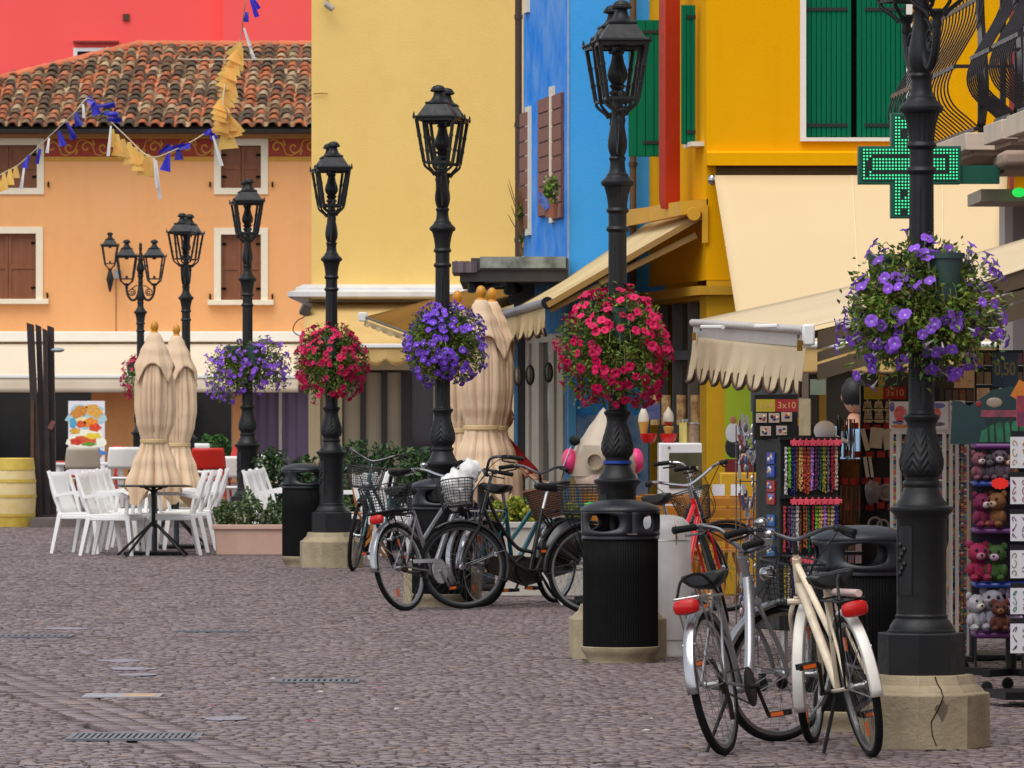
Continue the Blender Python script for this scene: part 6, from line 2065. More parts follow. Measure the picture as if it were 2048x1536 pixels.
part('end_cap', MB().cbox(N1 + Vector((0.02, -0.1, -0.04)), (0.07, 0.06, 0.12)), M_WHITE, aw1, bevel=0.012)
hdl = N1.lerp(F1, 0.32) + Vector((-0.02, -0.3, -0.05))
part('handle', MB().tube([at(1512, 653, 32.35), at(1556, 652, 32.15)], 0.013, 8).tube([at(1404, 654, 34.75), at(1446, 654, 34.35)], 0.013, 8), M_WHITE, aw1)
part('lock', MB().cbox(N1 + Vector((-0.03, -0.12, -0.10)), (0.03, 0.03, 0.06)).cbox(F1 + Vector((-0.0, -0.2, -0.10)), (0.025, 0.03, 0.05)), mat('brass lock', S(150, 110, 40), rough=0.3, metal=0.8), aw1)
fringe(N1 + dn * 0.10 + Vector((0.01, 0, 0)), F1 + dn * 0.10 + Vector((0.0, 0, 0)), 16, 0.20, 0.085, 'valance', aw1, M_CREAM, sway=0.025, hang=Vector((-0.10, 0, -1)), edge=M_BIND)
for (k, off) in ((0.04, 0.07), (0.92, 0.09)):
    p = N1.lerp(F1, k) + dn * 0.06
    q = N1.lerp(F1, k).lerp(N2.lerp(F2, k), 0.62) + dn * off * 1.6
    arm = MB().tube([p, q], 0.028, 4, flat=1.6)
    e = N2.lerp(F2, k) + dn * 0.18
    arm.tube([q, e], 0.032, 4, flat=1.6)
    part('folding_arm', arm, M_ARM, aw1)
_a, _b = N1 + Vector((0.08, 0.02, -0.02)), N2 + Vector((0, 0.02, -0.03))
_m = MB()
for (_o, _h) in ((0.0, 0.10), (-0.115, 0.055), (-0.185, 0.09)):
    _p, _q = _a + Vector((0, 0, _o)), _b + Vector((0, 0, _o))
    _m.add([_p + dn * _h, _q + dn * _h, _q, _p, _p + dn * _h + Vector((0, .08, 0)), _q + dn * _h + Vector((0, .08, 0)), _q + Vector((0, .08, 0)), _p + Vector((0, .08, 0))], [(0, 1, 2, 3), (7, 6, 5, 4), (0, 3, 7, 4), (1, 5, 6, 2), (3, 2, 6, 7), (0, 4, 5, 1)])
part('side_rafter', _m, M_ARM, aw1)
# drop awning on the yellow front
aw2 = thing('drop_awning', 'wide cream awning hanging steeply down the yellow front with scalloped edge', 'awning', (0, 0, 0))
T0, T1 = at(1428, 351, 47.85), at(2015, 351, 47.85)
B0, B1 = at(1482, 690, 46.2), at(1992, 690, 46.2)
M_CRM2 = mat('warm cream awning cloth', S(233, 208, 163), rough=0.85, var=0.25, vscale=0.9, col2=S(222, 192, 146), thin=0.2)
part('cloth', MB().grid(lambda u, v: T0.lerp(T1, u).lerp(B0.lerp(B1, u), v) + Vector((0, -0.05 * math.sin(PI * v), 0)), 24, 12), M_CRM2, aw2, solid=0.005)
sm = MB()
for u in (0.47, 0.78):
    sm.tube([T0.lerp(T1, u).lerp(B0.lerp(B1, u), v / 10) + Vector((0, -0.012 - 0.05 * math.sin(PI * v / 10), 0)) for v in range(11)], 0.004, 4)
part('seam', sm, mat('seam', S(244, 226, 190), rough=0.8), aw2)
part('front_bar', MB().tube([B0 + Vector((0, -0.02, 0)), B1 + Vector((0, -0.02, 0))], 0.03, 8), M_WHITE, aw2)
fringe(B0 + Vector((0.2, -0.02, -0.02)), B1 + Vector((0, -0.02, -0.02)), 9, 0.14, 0.07, 'valance', aw2, M_SCAL, sway=0.01, edge=M_BIND)
# awning along the side of the yellow house
aw3 = thing('side_awning', 'weathered cream awning sloping from the yellow side wall, torn fringe at its end', 'awning', (0, 0, 0))
bn, bf = at(1090, 606, 48.5), at(1000, 632, 51.4)
wn_, wf_ = at(1408, 424, 48.1), at(1292, 448, 51.0)
M_CRM3 = mat('weathered cream cloth', S(222, 198, 148), rough=0.9, var=0.6, vscale=1.6, col2=S(186, 158, 108), thin=0.12, dirt=0.3)
part('cloth', MB().grid(lambda u, v: bn.lerp(bf, u).lerp(wn_.lerp(wf_, u), v) + Vector((0, 0, -0.03 * math.sin(PI * v))), 8, 20), M_CRM3, aw3, solid=0.006)
part('front_tube', MB().tube([bn, bf], 0.04, 10), mat('grey tube', S(128, 130, 136), rough=0.5), aw3)
part('end_cap', MB().lathe([(0.05, -0.03), (0.055, 0.0), (0.05, 0.03)], 14, M=Matrix.Translation(bn + Vector((0.02, -0.03, 0))) @ Matrix.Rotation(PI / 2, 4, 'X')), M_BLACK, aw3)
part('side_arm', MB().tube([bn + Vector((0.03, -0.04, -0.02)), wn_ + Vector((0, -0.04, -0.03))], 0.035, 4, flat=1.5).tube([bn.lerp(wn_, 0.35) + Vector((0, 0, -0.10)), at(1395, 470, 48.15)], 0.035, 4, flat=1.5).tube([bn + Vector((0.05, 0, -0.06)), bn.lerp(wn_, 0.35) + Vector((0, 0, -0.12))], 0.03, 4), mat('ochre arm', S(150, 112, 50), rough=0.6, var=0.3), aw3)
fringe(bn + dn * 0.04, bf + dn * 0.04, 12, 0.17, 0.06, 'valance', aw3, M_CRM3, sway=0.03, edge=M_BIND)
part('cassette', MB().add([at(1416, 398, 48.0), at(1416, 424, 48.0), at(1252, 452, 51.2), at(1252, 420, 51.2), at(1362, 402, 48.0), at(1362, 430, 48.0), at(1240, 455, 51.2), at(1240, 424, 51.2)],
     [(0, 1, 2, 3), (4, 7, 6, 5), (0, 3, 7, 4), (1, 5, 6, 2), (0, 4, 5, 1), (3, 2, 6, 7)]), mat('yellow cassette', S(216, 160, 24), rough=0.6, var=0.3), aw3)
part('bracket', MB().cbox(at(1410, 448, 48.0), (0.05, 0.06, 0.32)).lathe([(0.055, -0.02), (0.06, 0), (0.055, 0.02)], 16, M=Matrix.Translation(at(1388, 428, 47.95)) @ Matrix.Rotation(PI / 2, 4, 'X')), mat('yellow cassette', S(216, 160, 24)), aw3)
# brown underside awning on the blue house
aw4 = thing('brown_awning', 'raised awning seen from below, ochre brown, between the pale yellow house and the blue one', 'awning', (0, 0, 0))
b0_, b1_, w1_, w0_ = at(828, 670, 53.4), at(730, 634, 56.5), at(1012, 560, 56.8), at(1034, 606, 53.6)
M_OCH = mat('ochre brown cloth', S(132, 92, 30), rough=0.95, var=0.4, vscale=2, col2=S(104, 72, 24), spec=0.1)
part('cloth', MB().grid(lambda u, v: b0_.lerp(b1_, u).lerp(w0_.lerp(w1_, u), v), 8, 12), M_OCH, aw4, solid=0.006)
part('front_bar', MB().tube([b0_, b1_], 0.014, 8), M_ARM, aw4)
part('end_cap', MB().cbox(b1_ + Vector((-0.02, -0.06, 0)), (0.09, 0.06, 0.09)), M_WHITE, aw4, bevel=0.01)
part('folded_valance', fringe(b0_ + dn * 0.03, b1_ + dn * 0.03, 8, 0.03, 0.03, 'valance', aw4, M_CRM3, sway=0.01) and MB().tube([b0_ + Vector((0.1, 0, -.03)), w0_ + Vector((0, 0, -.06))], 0.03, 4), M_ARM, aw4)

# ------------------------------------------------------------------ pharmacy cross
pcY = 40.0
kc = pcY / FP
pc = thing('pharmacy_cross', 'lit green pharmacy cross sign on an arm from the building at the right', 'sign', at(1819, 331, pcY))
M_PGR = mat('dark green housing', S(0, 84, 66), rough=0.5, var=0.15)
cx = lambda px: (px - 1819) * kc
cz = lambda py: -(py - 331) * kc
cross = [(1717, 368), (1782, 368), (1782, 436), (1856, 436), (1856, 368), (1922, 368), (1922, 292), (1856, 292), (1856, 226), (1782, 226), (1782, 292), (1717, 292)]
part('housing', MB().prism([(cx(a), cz(b)) for a, b in cross], 0, 0.14), M_PGR, pc, bevel=0.004)
inner = [(1724, 362), (1789, 362), (1789, 430), (1849, 430), (1849, 362), (1915, 362), (1915, 299), (1849, 299), (1849, 232), (1789, 232), (1789, 299), (1724, 299)]
part('face', MB().prism([(cx(a), cz(b)) for a, b in inner], -0.004, -0.0005), mat('dark led face', S(4, 30, 22), rough=0.5), pc)
led = MB()
st_ = 6.4
def inside(px, py):
    return (1724 < px < 1915 and 299 < py < 362) or (1789 < px < 1849 and 232 < py < 430)
ix = 0
px = 1728.0
while px < 1915:
    py = 235.5
    while py < 430:
        on = inside(px, py)
        if on:
            # dark lines of the running pattern
            if (1742 < px < 1895) and (311 < py < 317 or 338 < py < 344.5):
                on = False
            if (1730 < px < 1735 and 306 < py < 356 and int(py) % 3) or (1740 < px < 1745 and 317 < py < 340) or (1893 < px < 1898 and 317 < py < 340):
                on = False
            if 1803 < px < 1812 and (py < 296 or py > 366) and (int(px * 7 + py * 3) % 5 < 2):
                on = False
        if on:
            led.lathe([(2.0 * kc, 0.0), (1.4 * kc, 0.004)], 6, M=Matrix.Translation((cx(px), -0.004, cz(py))) @ Matrix.Rotation(PI / 2, 4, 'X'))
        py += st_
    px += st_
part('leds', led, mat('lit green led', (0.06, 1.0, 0.42), emit=0.45, var=0.0), pc, kind='stuff', smooth=False)
part('arm', MB().box(cx(1922) + 0.001, cx(2000), 0.03, 0.11, cz(367), cz(330)), M_PGR, pc)

# ------------------------------------------------------------------ building with balconies at the right
M_PINK = mat('pinkish limestone', S(216, 198, 178), rough=0.75, var=0.35, vscale=4, streak=0.2, col2=S(196, 176, 156))
M_CORB = mat('concrete soffit', S(176, 152, 134), rough=0.85, var=0.3, vscale=3)
M_RAIL = mat('wrought iron', S(34, 30, 34), rough=0.4, var=0.2)
rb = thing('corner_building', 'grey building edge with pillar at the right picture border', 'building', (xat(2010, 42), 42, 0))
bx0 = 0.0
part('pillar', MB().box(0.06, 0.6, 0.0, 0.5, 0, zat(385, 42)), mat('grey pillar', S(150, 140, 136), rough=0.85, var=0.3, vscale=3, bump=0.2, bscale=120), rb)
part('pillar_edge', MB().box(0.0, 0.0595, 0.02, 0.5, 0, zat(385, 42)), mat('pale pillar edge', S(206, 196, 188), rough=0.8, var=0.2), rb)
part('upper_wall', MB().box(0.45, 1.2, -6, 0.5, zat(384, 42), 7.5), mat('grey pink wall', S(186, 172, 168), rough=0.85, var=0.3), rb)
part('street_wall', MB().box(0.9, 5.5, -37.0, -6.02, 0, 8.2), mat('grey pink wall', S(186, 172, 168)), rb)
part('red_post', MB().box(xat(2018, 46.5) - xat(2010, 42), xat(2026, 46.5) - xat(2010, 42), 4.4, 4.5, 2.2, 7), mat('dull red post', S(150, 50, 46), rough=0.7), rb)
for (a, b, c, d, Y) in ((1940, 2010, 348, 322, 41.6), (2006, 2100, 331, 300, 39.5)):
    part('corbel', MB().box(xat(a, Y) - xat(2010, 42), xat(b, Y) - xat(2010, 42), Y - 42, Y - 41.2, zat(c, Y), zat(d, Y)), M_CORB, rb, bevel=0.03)
cpy = MB().box(xat(1962, 40.5) - xat(2010, 42), 1.0, -1.5, -0.3, zat(402, 40.5), zat(378, 40.5))
cpy_o = part('small_canopy', cpy, mat('pale canopy', S(184, 172, 152), rough=0.7, var=0.4, vscale=6), rb)
part('green_lamp', MB().ell((xat(2040, 40.3) - xat(2010, 42), -1.62, zat(384, 40.3)), 0.05, 0.05, 0.035, 14, 8), mat('lit green lamp', (0.03, 0.9, 0.12), emit=0.5, var=0), rb)
u2 = Vector((-0.044, 1.0, 0)).normalized()
def balcony(label, pxn, pyn_top, pyn_bot, Yn, length, depth):
    """stone slab with a bellied iron railing; pxn is the near street corner"""
    o = Vector((xat(pxn, Yn), Yn, 0))
    t = thing('balcony', label, 'balcony', o, math.atan2(u2.y, u2.x) - PI / 2, 'bellied iron balconies')
    z1, z0 = zat(pyn_top, Yn), zat(pyn_bot, Yn)
    part('slab', MB().box(0, depth, 0, length, z0, z1), M_PINK, t, bevel=0.006)
    part('soffit', MB().box(0.07, depth, 0.07, length - 0.05, z0 - 0.035, z0 - 0.0005), M_CORB, t)
    zr = z1 + 1.02
    def prof_(k):     # bellied bar: outward offset, height
        pts = [(0.03, 0.03), (-0.05, 0.10), (-0.16, 0.20), (-0.20, 0.32), (-0.16, 0.46), (-0.08, 0.60), (0.0, 0.74), (0.05, 0.88), (0.06, 1.02)]
        return pts
    P_ = bez([(a, 0, b) for a, b in prof_(0)], 3)
    n = max(3, int(length / (0.2 if length > 2 else 0.115)))
    # front bars
    bar = MB().tube([(p.x + 0.08, 0, z1 + p.z) for p in P_], 0.0068, 5).mesh('bar', M_RAIL)
    for i in range(n + 1):
        b = link('bar', bar, t)
        b.location = (0, 0.06 + i * (length - 0.12) / n, 0)
    nb = int((depth - 0.2) / 0.30)
    sb = MB().tube([(0, p.x + 0.08, z1 + p.z) for p in P_], 0.018, 5, flat=1.8).mesh('side_bar', M_RAIL)
    for i in range(nb + 1):
        b = link('side_bar', sb, t)
        b.location = (0.12 + i * (depth - 0.2) / nb, 0, 0)
    rl = MB()
    for (h, off) in ((0.03, 0.08), (0.46, -0.085), (0.97, 0.135)):
        rl.box(off - 0.012, off + 0.012, off, length - 0.02, z1 + h - 0.014, z1 + h + 0.014)
        rl.box(off + 0.0121, depth, off - 0.012, off + 0.012, z1 + h - 0.013, z1 + h + 0.013)
    part('rail', rl, M_RAIL, t)
    pst = MB()
    for (x, y) in ((0.12, 0.1), (0.12, length - 0.1)):
        pst.box(x - 0.02, x + 0.02, y - 0.02, y + 0.02, z1, zr)
    part('corner_post', pst, M_RAIL, t)
balcony('farthest bellied iron balcony, just right of the nearest lamp shaft', 1931, 265, 300, 40.0, 3.9, 1.5)
balcony('middle bellied iron balcony on a stone slab', 2003, 238, 278, 38.05, 0.95, 1.5)
balcony('nearest bellied iron balcony, cut by the right picture edge', 2062, 214, 258, 36.3, 1.2, 1.5)

# ------------------------------------------------------------------ souvenir stalls
def card(name, label, cat, px, py, Y, w, h, m, rz=0.0, group=None, tilt=0.0):
    o = solo(name, MB().box(-w / 2, w / 2, -0.004, 0.004, -h / 2, h / 2), m, label, cat, at(px, py, Y), rz, group)
    o.rotation_euler[0] = tilt
    return o
M_BOARD_BLK = mat('black display board', S(14, 13, 15), rough=0.6)
M_PINKS = mat('pink star ribbon', S(232, 84, 104), rough=0.5, rnd='isl', ramt=0.2, var=0.3, vscale=30)
tw = thing('necklace_tower', 'black revolving display tower hung with bead necklaces under pink star bands', 'display stand', (xat(1592, 31.3), 31.3, 0), R(20))
k31 = 31.3 / FP
part('tower', MB().box(-0.17, 0.17, -0.17, 0.17, 0.34, zat(878, 31.3)), M_BOARD_BLK, tw, bevel=0.006)
part('header_board', MB().box(-0.24, 0.02, 0.02, 0.05, zat(880, 31.3) + 0.001, zat(788, 31.3)), M_BOARD_BLK, tw, bevel=0.004)
bz = [zat(886, 31.3), zat(1003, 31.3), zat(1120, 31.3)]
for z in bz:
    part('hook_rail', MB().box(-0.18, 0.185, -0.20, -0.171, z + 0.02, z + 0.035), M_BOARD_BLK, tw)
    st5 = MB()
    for i in range(8):
        v = []
        for q in range(10):
            a = PI / 2 + 2 * PI * q / 10
            r_ = 0.024 if q % 2 == 0 else 0.014
            v.append((-0.10 + i * 0.036 + r_ * math.cos(a), z + 0.004 + r_ * math.sin(a)))
        st5.prism(v, -0.216 - 0.002 * (i % 2), -0.211)
    st5.box(-0.12, 0.185, -0.2105, -0.205, z - 0.006, z + 0.016)
    part('star_band', st5, M_PINKS, tw, smooth=False)
ft = MB()
for (x, y) in ((-0.07, 0.0), (0.07, 0.0)):
    ft.tube([(x, y, 0.09), (x, y, 0.34)], 0.02, 10)
ft.box(-0.22, 0.22, -0.03, 0.03, 0.10, 0.13).box(-0.03, 0.03, -0.22, 0.22, 0.1001, 0.1301)
part('feet', ft, M_STEEL, tw)
for (x, y) in ((-0.2, 0), (0.2, 0), (0, -0.2), (0, 0.2)):
    cs = MB().lathe([(0.03, -0.012), (0.036, 0.0), (0.03, 0.012)], 16, M=Matrix.Translation((x, y, 0.036)) @ Matrix.Rotation(PI / 2, 4, 'X'))
    cs.box(x - 0.015, x + 0.015, y - 0.02, y + 0.02, 0.04, 0.1)
    part('caster', cs, M_BLACK, tw)
TWM = Matrix.Translation(tw.location) @ Matrix.Rotation(R(20), 4, 'Z')
NCOL = [('white and black', (190, 186, 184)), ('lime green', (110, 170, 40)), ('dark blue', (36, 44, 120)), ('brown', (110, 62, 34)), ('gold and white', (206, 170, 96)), ('red and silver', (178, 60, 54)), ('orange brown', (168, 84, 40)), ('lilac', (176, 120, 206)), ('plum', (96, 44, 88)), ('dark green', (26, 84, 58)), ('olive gold', (150, 132, 40)), ('grey', (104, 98, 116)), ('crimson', (160, 26, 60)), ('pale beige', (188, 160, 130))]
tiers = ['top', 'middle', 'bottom']
for ti, z in enumerate(bz):
    for i, (cn_, c) in enumerate(NCOL):
        rr = random.Random(ti * 50 + i)
        c2 = NCOL[(i * 3 + ti * 5) % len(NCOL)]
        nm, cc = c2 if ti else (cn_, c)
        x = -0.145 + i * 0.0235
        ln = [0.27, 0.27, 0.24][ti] * rr.uniform(0.9, 1.05)
        mb = MB()
        for sidx in range(4):
            ox = rr.uniform(-0.009, 0.009)
            mb.tube([(ox, rr.uniform(-.006, .006), -0.01), (ox + rr.uniform(-.004, .004), -0.004, -ln * 0.5), (ox + rr.uniform(-.006, .006), 0, -ln * rr.uniform(0.9, 1.0))], 0.0028, 4)
            for q in range(11):
                mb.ell((ox + rr.uniform(-.003, .003), -0.006, -0.02 - ln * 0.09 * q * rr.uniform(0.85, 1.0)), 0.0055, 0.0055, 0.0075, 5, 3)
        p = TWM @ Vector((x, -0.186, z - 0.01))
        solo('bead_necklaces', mb, mat('beads ' + nm, S(*cc), rough=0.3, rnd='isl', ramt=0.55, var=0.3, vscale=60, col2=S(30, 26, 24)),
             '%s bead necklaces hanging in the %s tier of the black tower' % (nm, tiers[ti]), 'necklaces', p, R(20), 'bead necklaces on the black tower')
# magnet packs on the left face and the header board
def pack(label, lx, ly, lz, w, h, face, cols, cat='magnet'):
    """small blister pack with a flat print; face 'l' sits on the left side of the tower, 'f' on the header"""
    t = thing('souvenir_magnet', label, cat, TWM @ Vector((lx, ly, lz)), R(20) + (R(-90) if face == 'l' else 0), 'souvenir magnets on the black tower')
    part('card', MB().box(-w / 2, w / 2, -0.004, 0.004, -h / 2, h / 2), mat('pack %d %d %d' % cols[0], S(*cols[0]), rough=0.35, var=0.2), t, bevel=0.001)
    rr = random.Random(int(lz * 1000) + int(lx * 997))
    for j in range(4):
        x, z = rr.uniform(-w * .3, w * .3), rr.uniform(-h * .25, h * .25)
        part('print', MB().ell((x, -0.005, z), w * rr.uniform(.12, .2), 0.003, h * rr.uniform(.12, .22), 10, 6), mat('pack print %d %d %d' % cols[1 + j % (len(cols) - 1)], S(*cols[1 + j % (len(cols) - 1)]), rough=0.4), t)
BL = ((22, 52, 150), (210, 200, 190), (206, 140, 60), (60, 120, 200))
RD = ((150, 24, 20), (60, 110, 190), (226, 150, 60), (240, 220, 200))
BB = ((20, 80, 150), (190, 170, 120), (60, 140, 190), (110, 90, 70))
HD = ((196, 176, 160), (60, 80, 140), (180, 70, 40), (220, 190, 150), (50, 44, 50))
for lab, py, c in (('blue magnet pack, uppermost on the narrow side of the black tower', 916, BL), ('blue magnet pack below the uppermost one on the tower side', 942, BL), ('red framed magnet pack in the middle of the tower side', 972, RD),
                   ('red framed magnet pack below the first red one on the tower side', 997, RD), ('turquoise magnet below the red packs on the tower side', 1040, BB), ('turquoise harbour magnet low on the tower side', 1066, BB), ('lowest turquoise magnet on the tower side', 1102, BB)):
    pack(lab, -0.174, -0.06, zat(py, 31.3), 0.11, 0.062, 'l', c)
for lab, x, py in (('picture magnet at the upper left of the black header board', -0.20, 836), ('picture magnet in the upper middle of the black header board', -0.125, 836), ('picture magnet at the upper right of the black header board', -0.05, 834), ('picture magnet in the lower row of the header board, left', -0.175, 862), ('picture magnet in the lower row of the header board, right', -0.08, 861)):
    pack(lab, x, 0.014, zat(py, 31.3), 0.062, 0.052, 'f', HD)
def pricesign(label, px0, px1, py, Y, h, rz=0.0):
    c = at((px0 + px1) / 2, py, Y)
    w = (px1 - px0) / FP * Y
    t = thing('price_sign', label, 'sign', c, rz, 'yellow and red price signs')
    part('yellow_field', MB().box(-w / 2, -w * 0.05, -0.004, 0.004, -h / 2, h / 2), mat('sign yellow', S(170, 150, 24), rough=0.6, var=0.2), t)
    part('red_field', MB().box(-w * 0.05 + 0.0005, w / 2, -0.004, 0.004, -h / 2, h / 2), mat('sign red', S(146, 22, 22), rough=0.6, var=0.2), t)
    for (x, txt) in ((-w * 0.27, '1x4'), (w * 0.23, '3x10')):
        lettering(txt, h * 0.75, mat('faded sign letters', S(196, 150, 96), rough=0.7), t, (x, -0.0048, 0))
    return t
pricesign('yellow and red price sign on the header of the necklace tower', 1512, 1596, 811, 31.05, 0.068, 0)
pricesign('yellow and red price sign on the dark rack behind the nearest lamp', 1728, 1812, 786, 35.6, 0.078)
card('beige_panel', 'tilted beige panel beside the header of the necklace tower', 'panel', 1610, 834, 31.0, 0.075, 0.20, mat('beige card', S(160, 144, 110), rough=0.7, var=0.6, vscale=18), R(-38))
# silver charm spinner
cs_ = thing('charm_spinner', 'wire spinner of silver key charms left of the necklace tower', 'display stand', (xat(1494, 31.8), 31.8, 0), 0.2)
cw = MB()
for (x, y) in ((-0.05, -0.05), (0.05, -0.05), (0.05, 0.05), (-0.05, 0.05)):
    cw.tube([(x, y, 0.12), (x, y, zat(850, 31.8))], 0.004, 5)
for i in range(12):
    z = 0.2 + i * 0.105
    cw.tube([(-0.055, -0.055, z), (0.055, -0.055, z), (0.055, 0.055, z), (-0.055, 0.055, z)], 0.003, 4, closed=True)
cw.tube([(0, 0, 0.03), (0, 0, 0.2)], 0.012, 8)
cw.box(-0.14, 0.14, -0.02, 0.02, 0.02, 0.04).box(-0.02, 0.02, -0.14, 0.14, 0.0201, 0.0401)
part('wire_frame', cw, mat('dark wire', S(110, 108, 108), rough=0.4, metal=0.6), cs_)
rr = random.Random(4)
cm = MB()
for i in range(170):
    x, y, z = rr.uniform(-.06, .06), -0.06 - rr.uniform(0, .02), rr.uniform(0.25, 1.5)
    if rr.random() < 0.5:
        cm.ell((x, y, z), rr.uniform(.006, .014), 0.006, rr.uniform(.01, .03), 7, 5)
    else:
        cm.cbox((x, y, z), (rr.uniform(.008, .02), 0.004, rr.uniform(.03, .08)), rot=(0, rr.uniform(-.3, .3), 0))
part('charms', cm, mat('silver charms', S(190, 188, 196), rough=0.25, metal=0.5, rnd='isl', palette=[S(200, 198, 204), S(150, 148, 152), S(226, 224, 226), S(120, 110, 130), S(206, 190, 190), S(170, 90, 90), S(90, 110, 150)], var=0.1), cs_, kind='stuff')
# dark rack with red tags
rk = thing('souvenir_rack', 'tall dark rack with rows of red tags, ships and hanging goods', 'display rack', (xat(1740, 36), 36, 0), 0)
k36 = 36 / FP
rx = lambda px: (px - 1740) * k36
rz_ = lambda py: zat(py, 36)
part('back_board', MB().box(rx(1722), rx(1880), 0.0, 0.03, 0.1, rz_(772)), M_BOARD_BLK, rk)
part('brown_board', MB().box(rx(1678), rx(1721), 0.01, 0.03, 0.1, rz_(918)), mat('brown pegboard', S(150, 92, 40), rough=0.8, var=0.3), rk)
part('side_frame', MB().box(rx(1719), rx(1722), -0.12, 0.0, 0.1, rz_(772)).box(rx(1676), rx(1679), -0.1, 0.03, 0, rz_(830)), M_BLACK, rk)
rr = random.Random(8)
for row, py in enumerate((853, 908, 961, 1012)):
    for i in range(5):
        part('red_tag', MB().cbox((rx(1686 + i * 22 + (8 if row % 2 else 0)), -0.05 - 0.04 * rr.random(), rz_(py + rr.uniform(-3, 3))), (0.052, 0.004, 0.04), rot=(rr.uniform(-.2, .2), 0, rr.uniform(-.4, .4))), mat('red tag', S(176, 34, 26), rough=0.6, var=0.3), rk)
def small(name, label, cat, mb, m, px, py, Y, group, rz=0):
    return solo(name, mb, m, label, cat, at(px, py, Y), rz, group)
M_SHIP = mat('pale ship magnet', S(196, 178, 150), rough=0.6, var=0.5, vscale=30, col2=S(110, 80, 60))
ship = MB()
ship.prism([(-0.025, -0.035), (0.025, -0.035), (0.035, -0.018), (-0.035, -0.018)], -0.006, 0.006)
for (x, h) in ((-0.016, 0.03), (0.0, 0.042), (0.016, 0.032)):
    ship.prism([(x - 0.012, -0.014), (x + 0.012, -0.014), (x + 0.009, 0.006), (x - 0.009, 0.006)], -0.005, 0.004)
    ship.prism([(x - 0.009, 0.009), (x + 0.009, 0.009), (x + 0.004, h), (x - 0.004, h)], -0.005, 0.004)
for i, (px, py, w_) in enumerate(((1735, 812, 'top row left'), (1757, 812, 'top row middle'), (1779, 812, 'top row right'), (1736, 834, 'second row left'), (1758, 834, 'second row middle'), (1780, 834, 'second row right'))):
    small('ship_magnet', 'pale sailing ship magnet on the dark rack, %s' % w_, 'magnet', ship, M_SHIP, px, py, 35.9, 'sailing ship magnets')
def bundle(n, w, ln, r_, seed):
    rr = random.Random(seed)
    mb = MB()
    for i in range(n):
        x = rr.uniform(-w / 2, w / 2)
        mb.tube([(x, rr.uniform(-.01, .01), 0), (x + rr.uniform(-.01, .01), -0.01, -ln * .5), (x + rr.uniform(-.012, .012), 0, -ln * rr.uniform(.8, 1))], r_, 4)
    return mb
small('cord_bundle', 'bundle of black cords hanging left of the dark rack', 'cords', bundle(26, 0.11, 0.27, 0.004, 1), mat('black cords', S(20, 18, 20), rough=0.5, rnd='isl', palette=[S(20, 18, 20), S(30, 26, 28), S(14, 14, 16), S(150, 130, 110)], var=0), 1692, 838, 35.5, 'hanging bundles on the dark rack')
small('cord_bundle', 'bundle of brown and black wooden rods low on the dark rack', 'rods', bundle(12, 0.12, 0.24, 0.005, 2), mat('brown rods', S(90, 60, 34), rough=0.6, rnd='isl', palette=[S(70, 44, 26), S(40, 30, 24), S(130, 84, 44)], var=0), 1700, 972, 35.6, 'hanging bundles on the dark rack')
small('white_booklets', 'white fans and booklets hanging on the dark rack', 'booklets', MB().cbox((-0.05, 0, 0), (0.03, 0.02, 0.14), rot=(0, -0.25, 0)).cbox((0.02, 0, 0.01), (0.08, 0.006, 0.13), rot=(0, 0.08, 0)).cbox((0.09, -0.004, 0), (0.05, 0.006, 0.13), rot=(0, -0.1, 0)), mat('off white card', S(196, 184, 168), rough=0.7, var=0.3, vscale=20), 1746, 879, 35.85, 'goods on the dark rack')
small('white_booklets', 'pair of white handled brushes hanging under the booklets', 'brushes', MB().cbox((-0.03, 0, 0), (0.022, 0.015, 0.13), rot=(0, -0.15, 0)).cbox((0.0, 0, 0), (0.018, 0.015, 0.13), rot=(0, -0.15, 0)), mat('off white card', S(196, 184, 168)), 1742, 934, 35.85, 'goods on the dark rack')
rngm = MB().ring((0, 0, 0), 0.045, 0.012, 24, 8, ax='Y')
rngm.ell((0, 0, 0), 0.036, 0.008, 0.036, 16, 8)
small('round_frame', 'round picture souvenir with grey rim on the dark rack', 'souvenir', rngm, mat('grey souvenir rim', S(150, 132, 130), rough=0.5, var=0.5, vscale=20), 1772, 985, 35.85, 'goods on the dark rack')
small('grey_pouch', 'crumpled grey clear pouch hanging on the dark rack', 'pouch', MB().ell((0, 0, 0), 0.05, 0.02, 0.075, 16, 10, fn=crump), mat('clear pouch', S(124, 116, 118), rough=0.25, var=0.6, vscale=14), 1745, 985, 35.8, 'goods on the dark rack')
small('grey_pouch', 'coiled grey cable ties in a bag low on the dark rack', 'pouch', MB().ring((0, 0, 0), 0.04, 0.008, 20, 6, ax='Y').ring((0.05, 0, -.01), 0.035, 0.008, 20, 6, ax='Y'), mat('grey coils', S(150, 146, 150), rough=0.4), 1750, 1048, 35.8, 'goods on the dark rack')
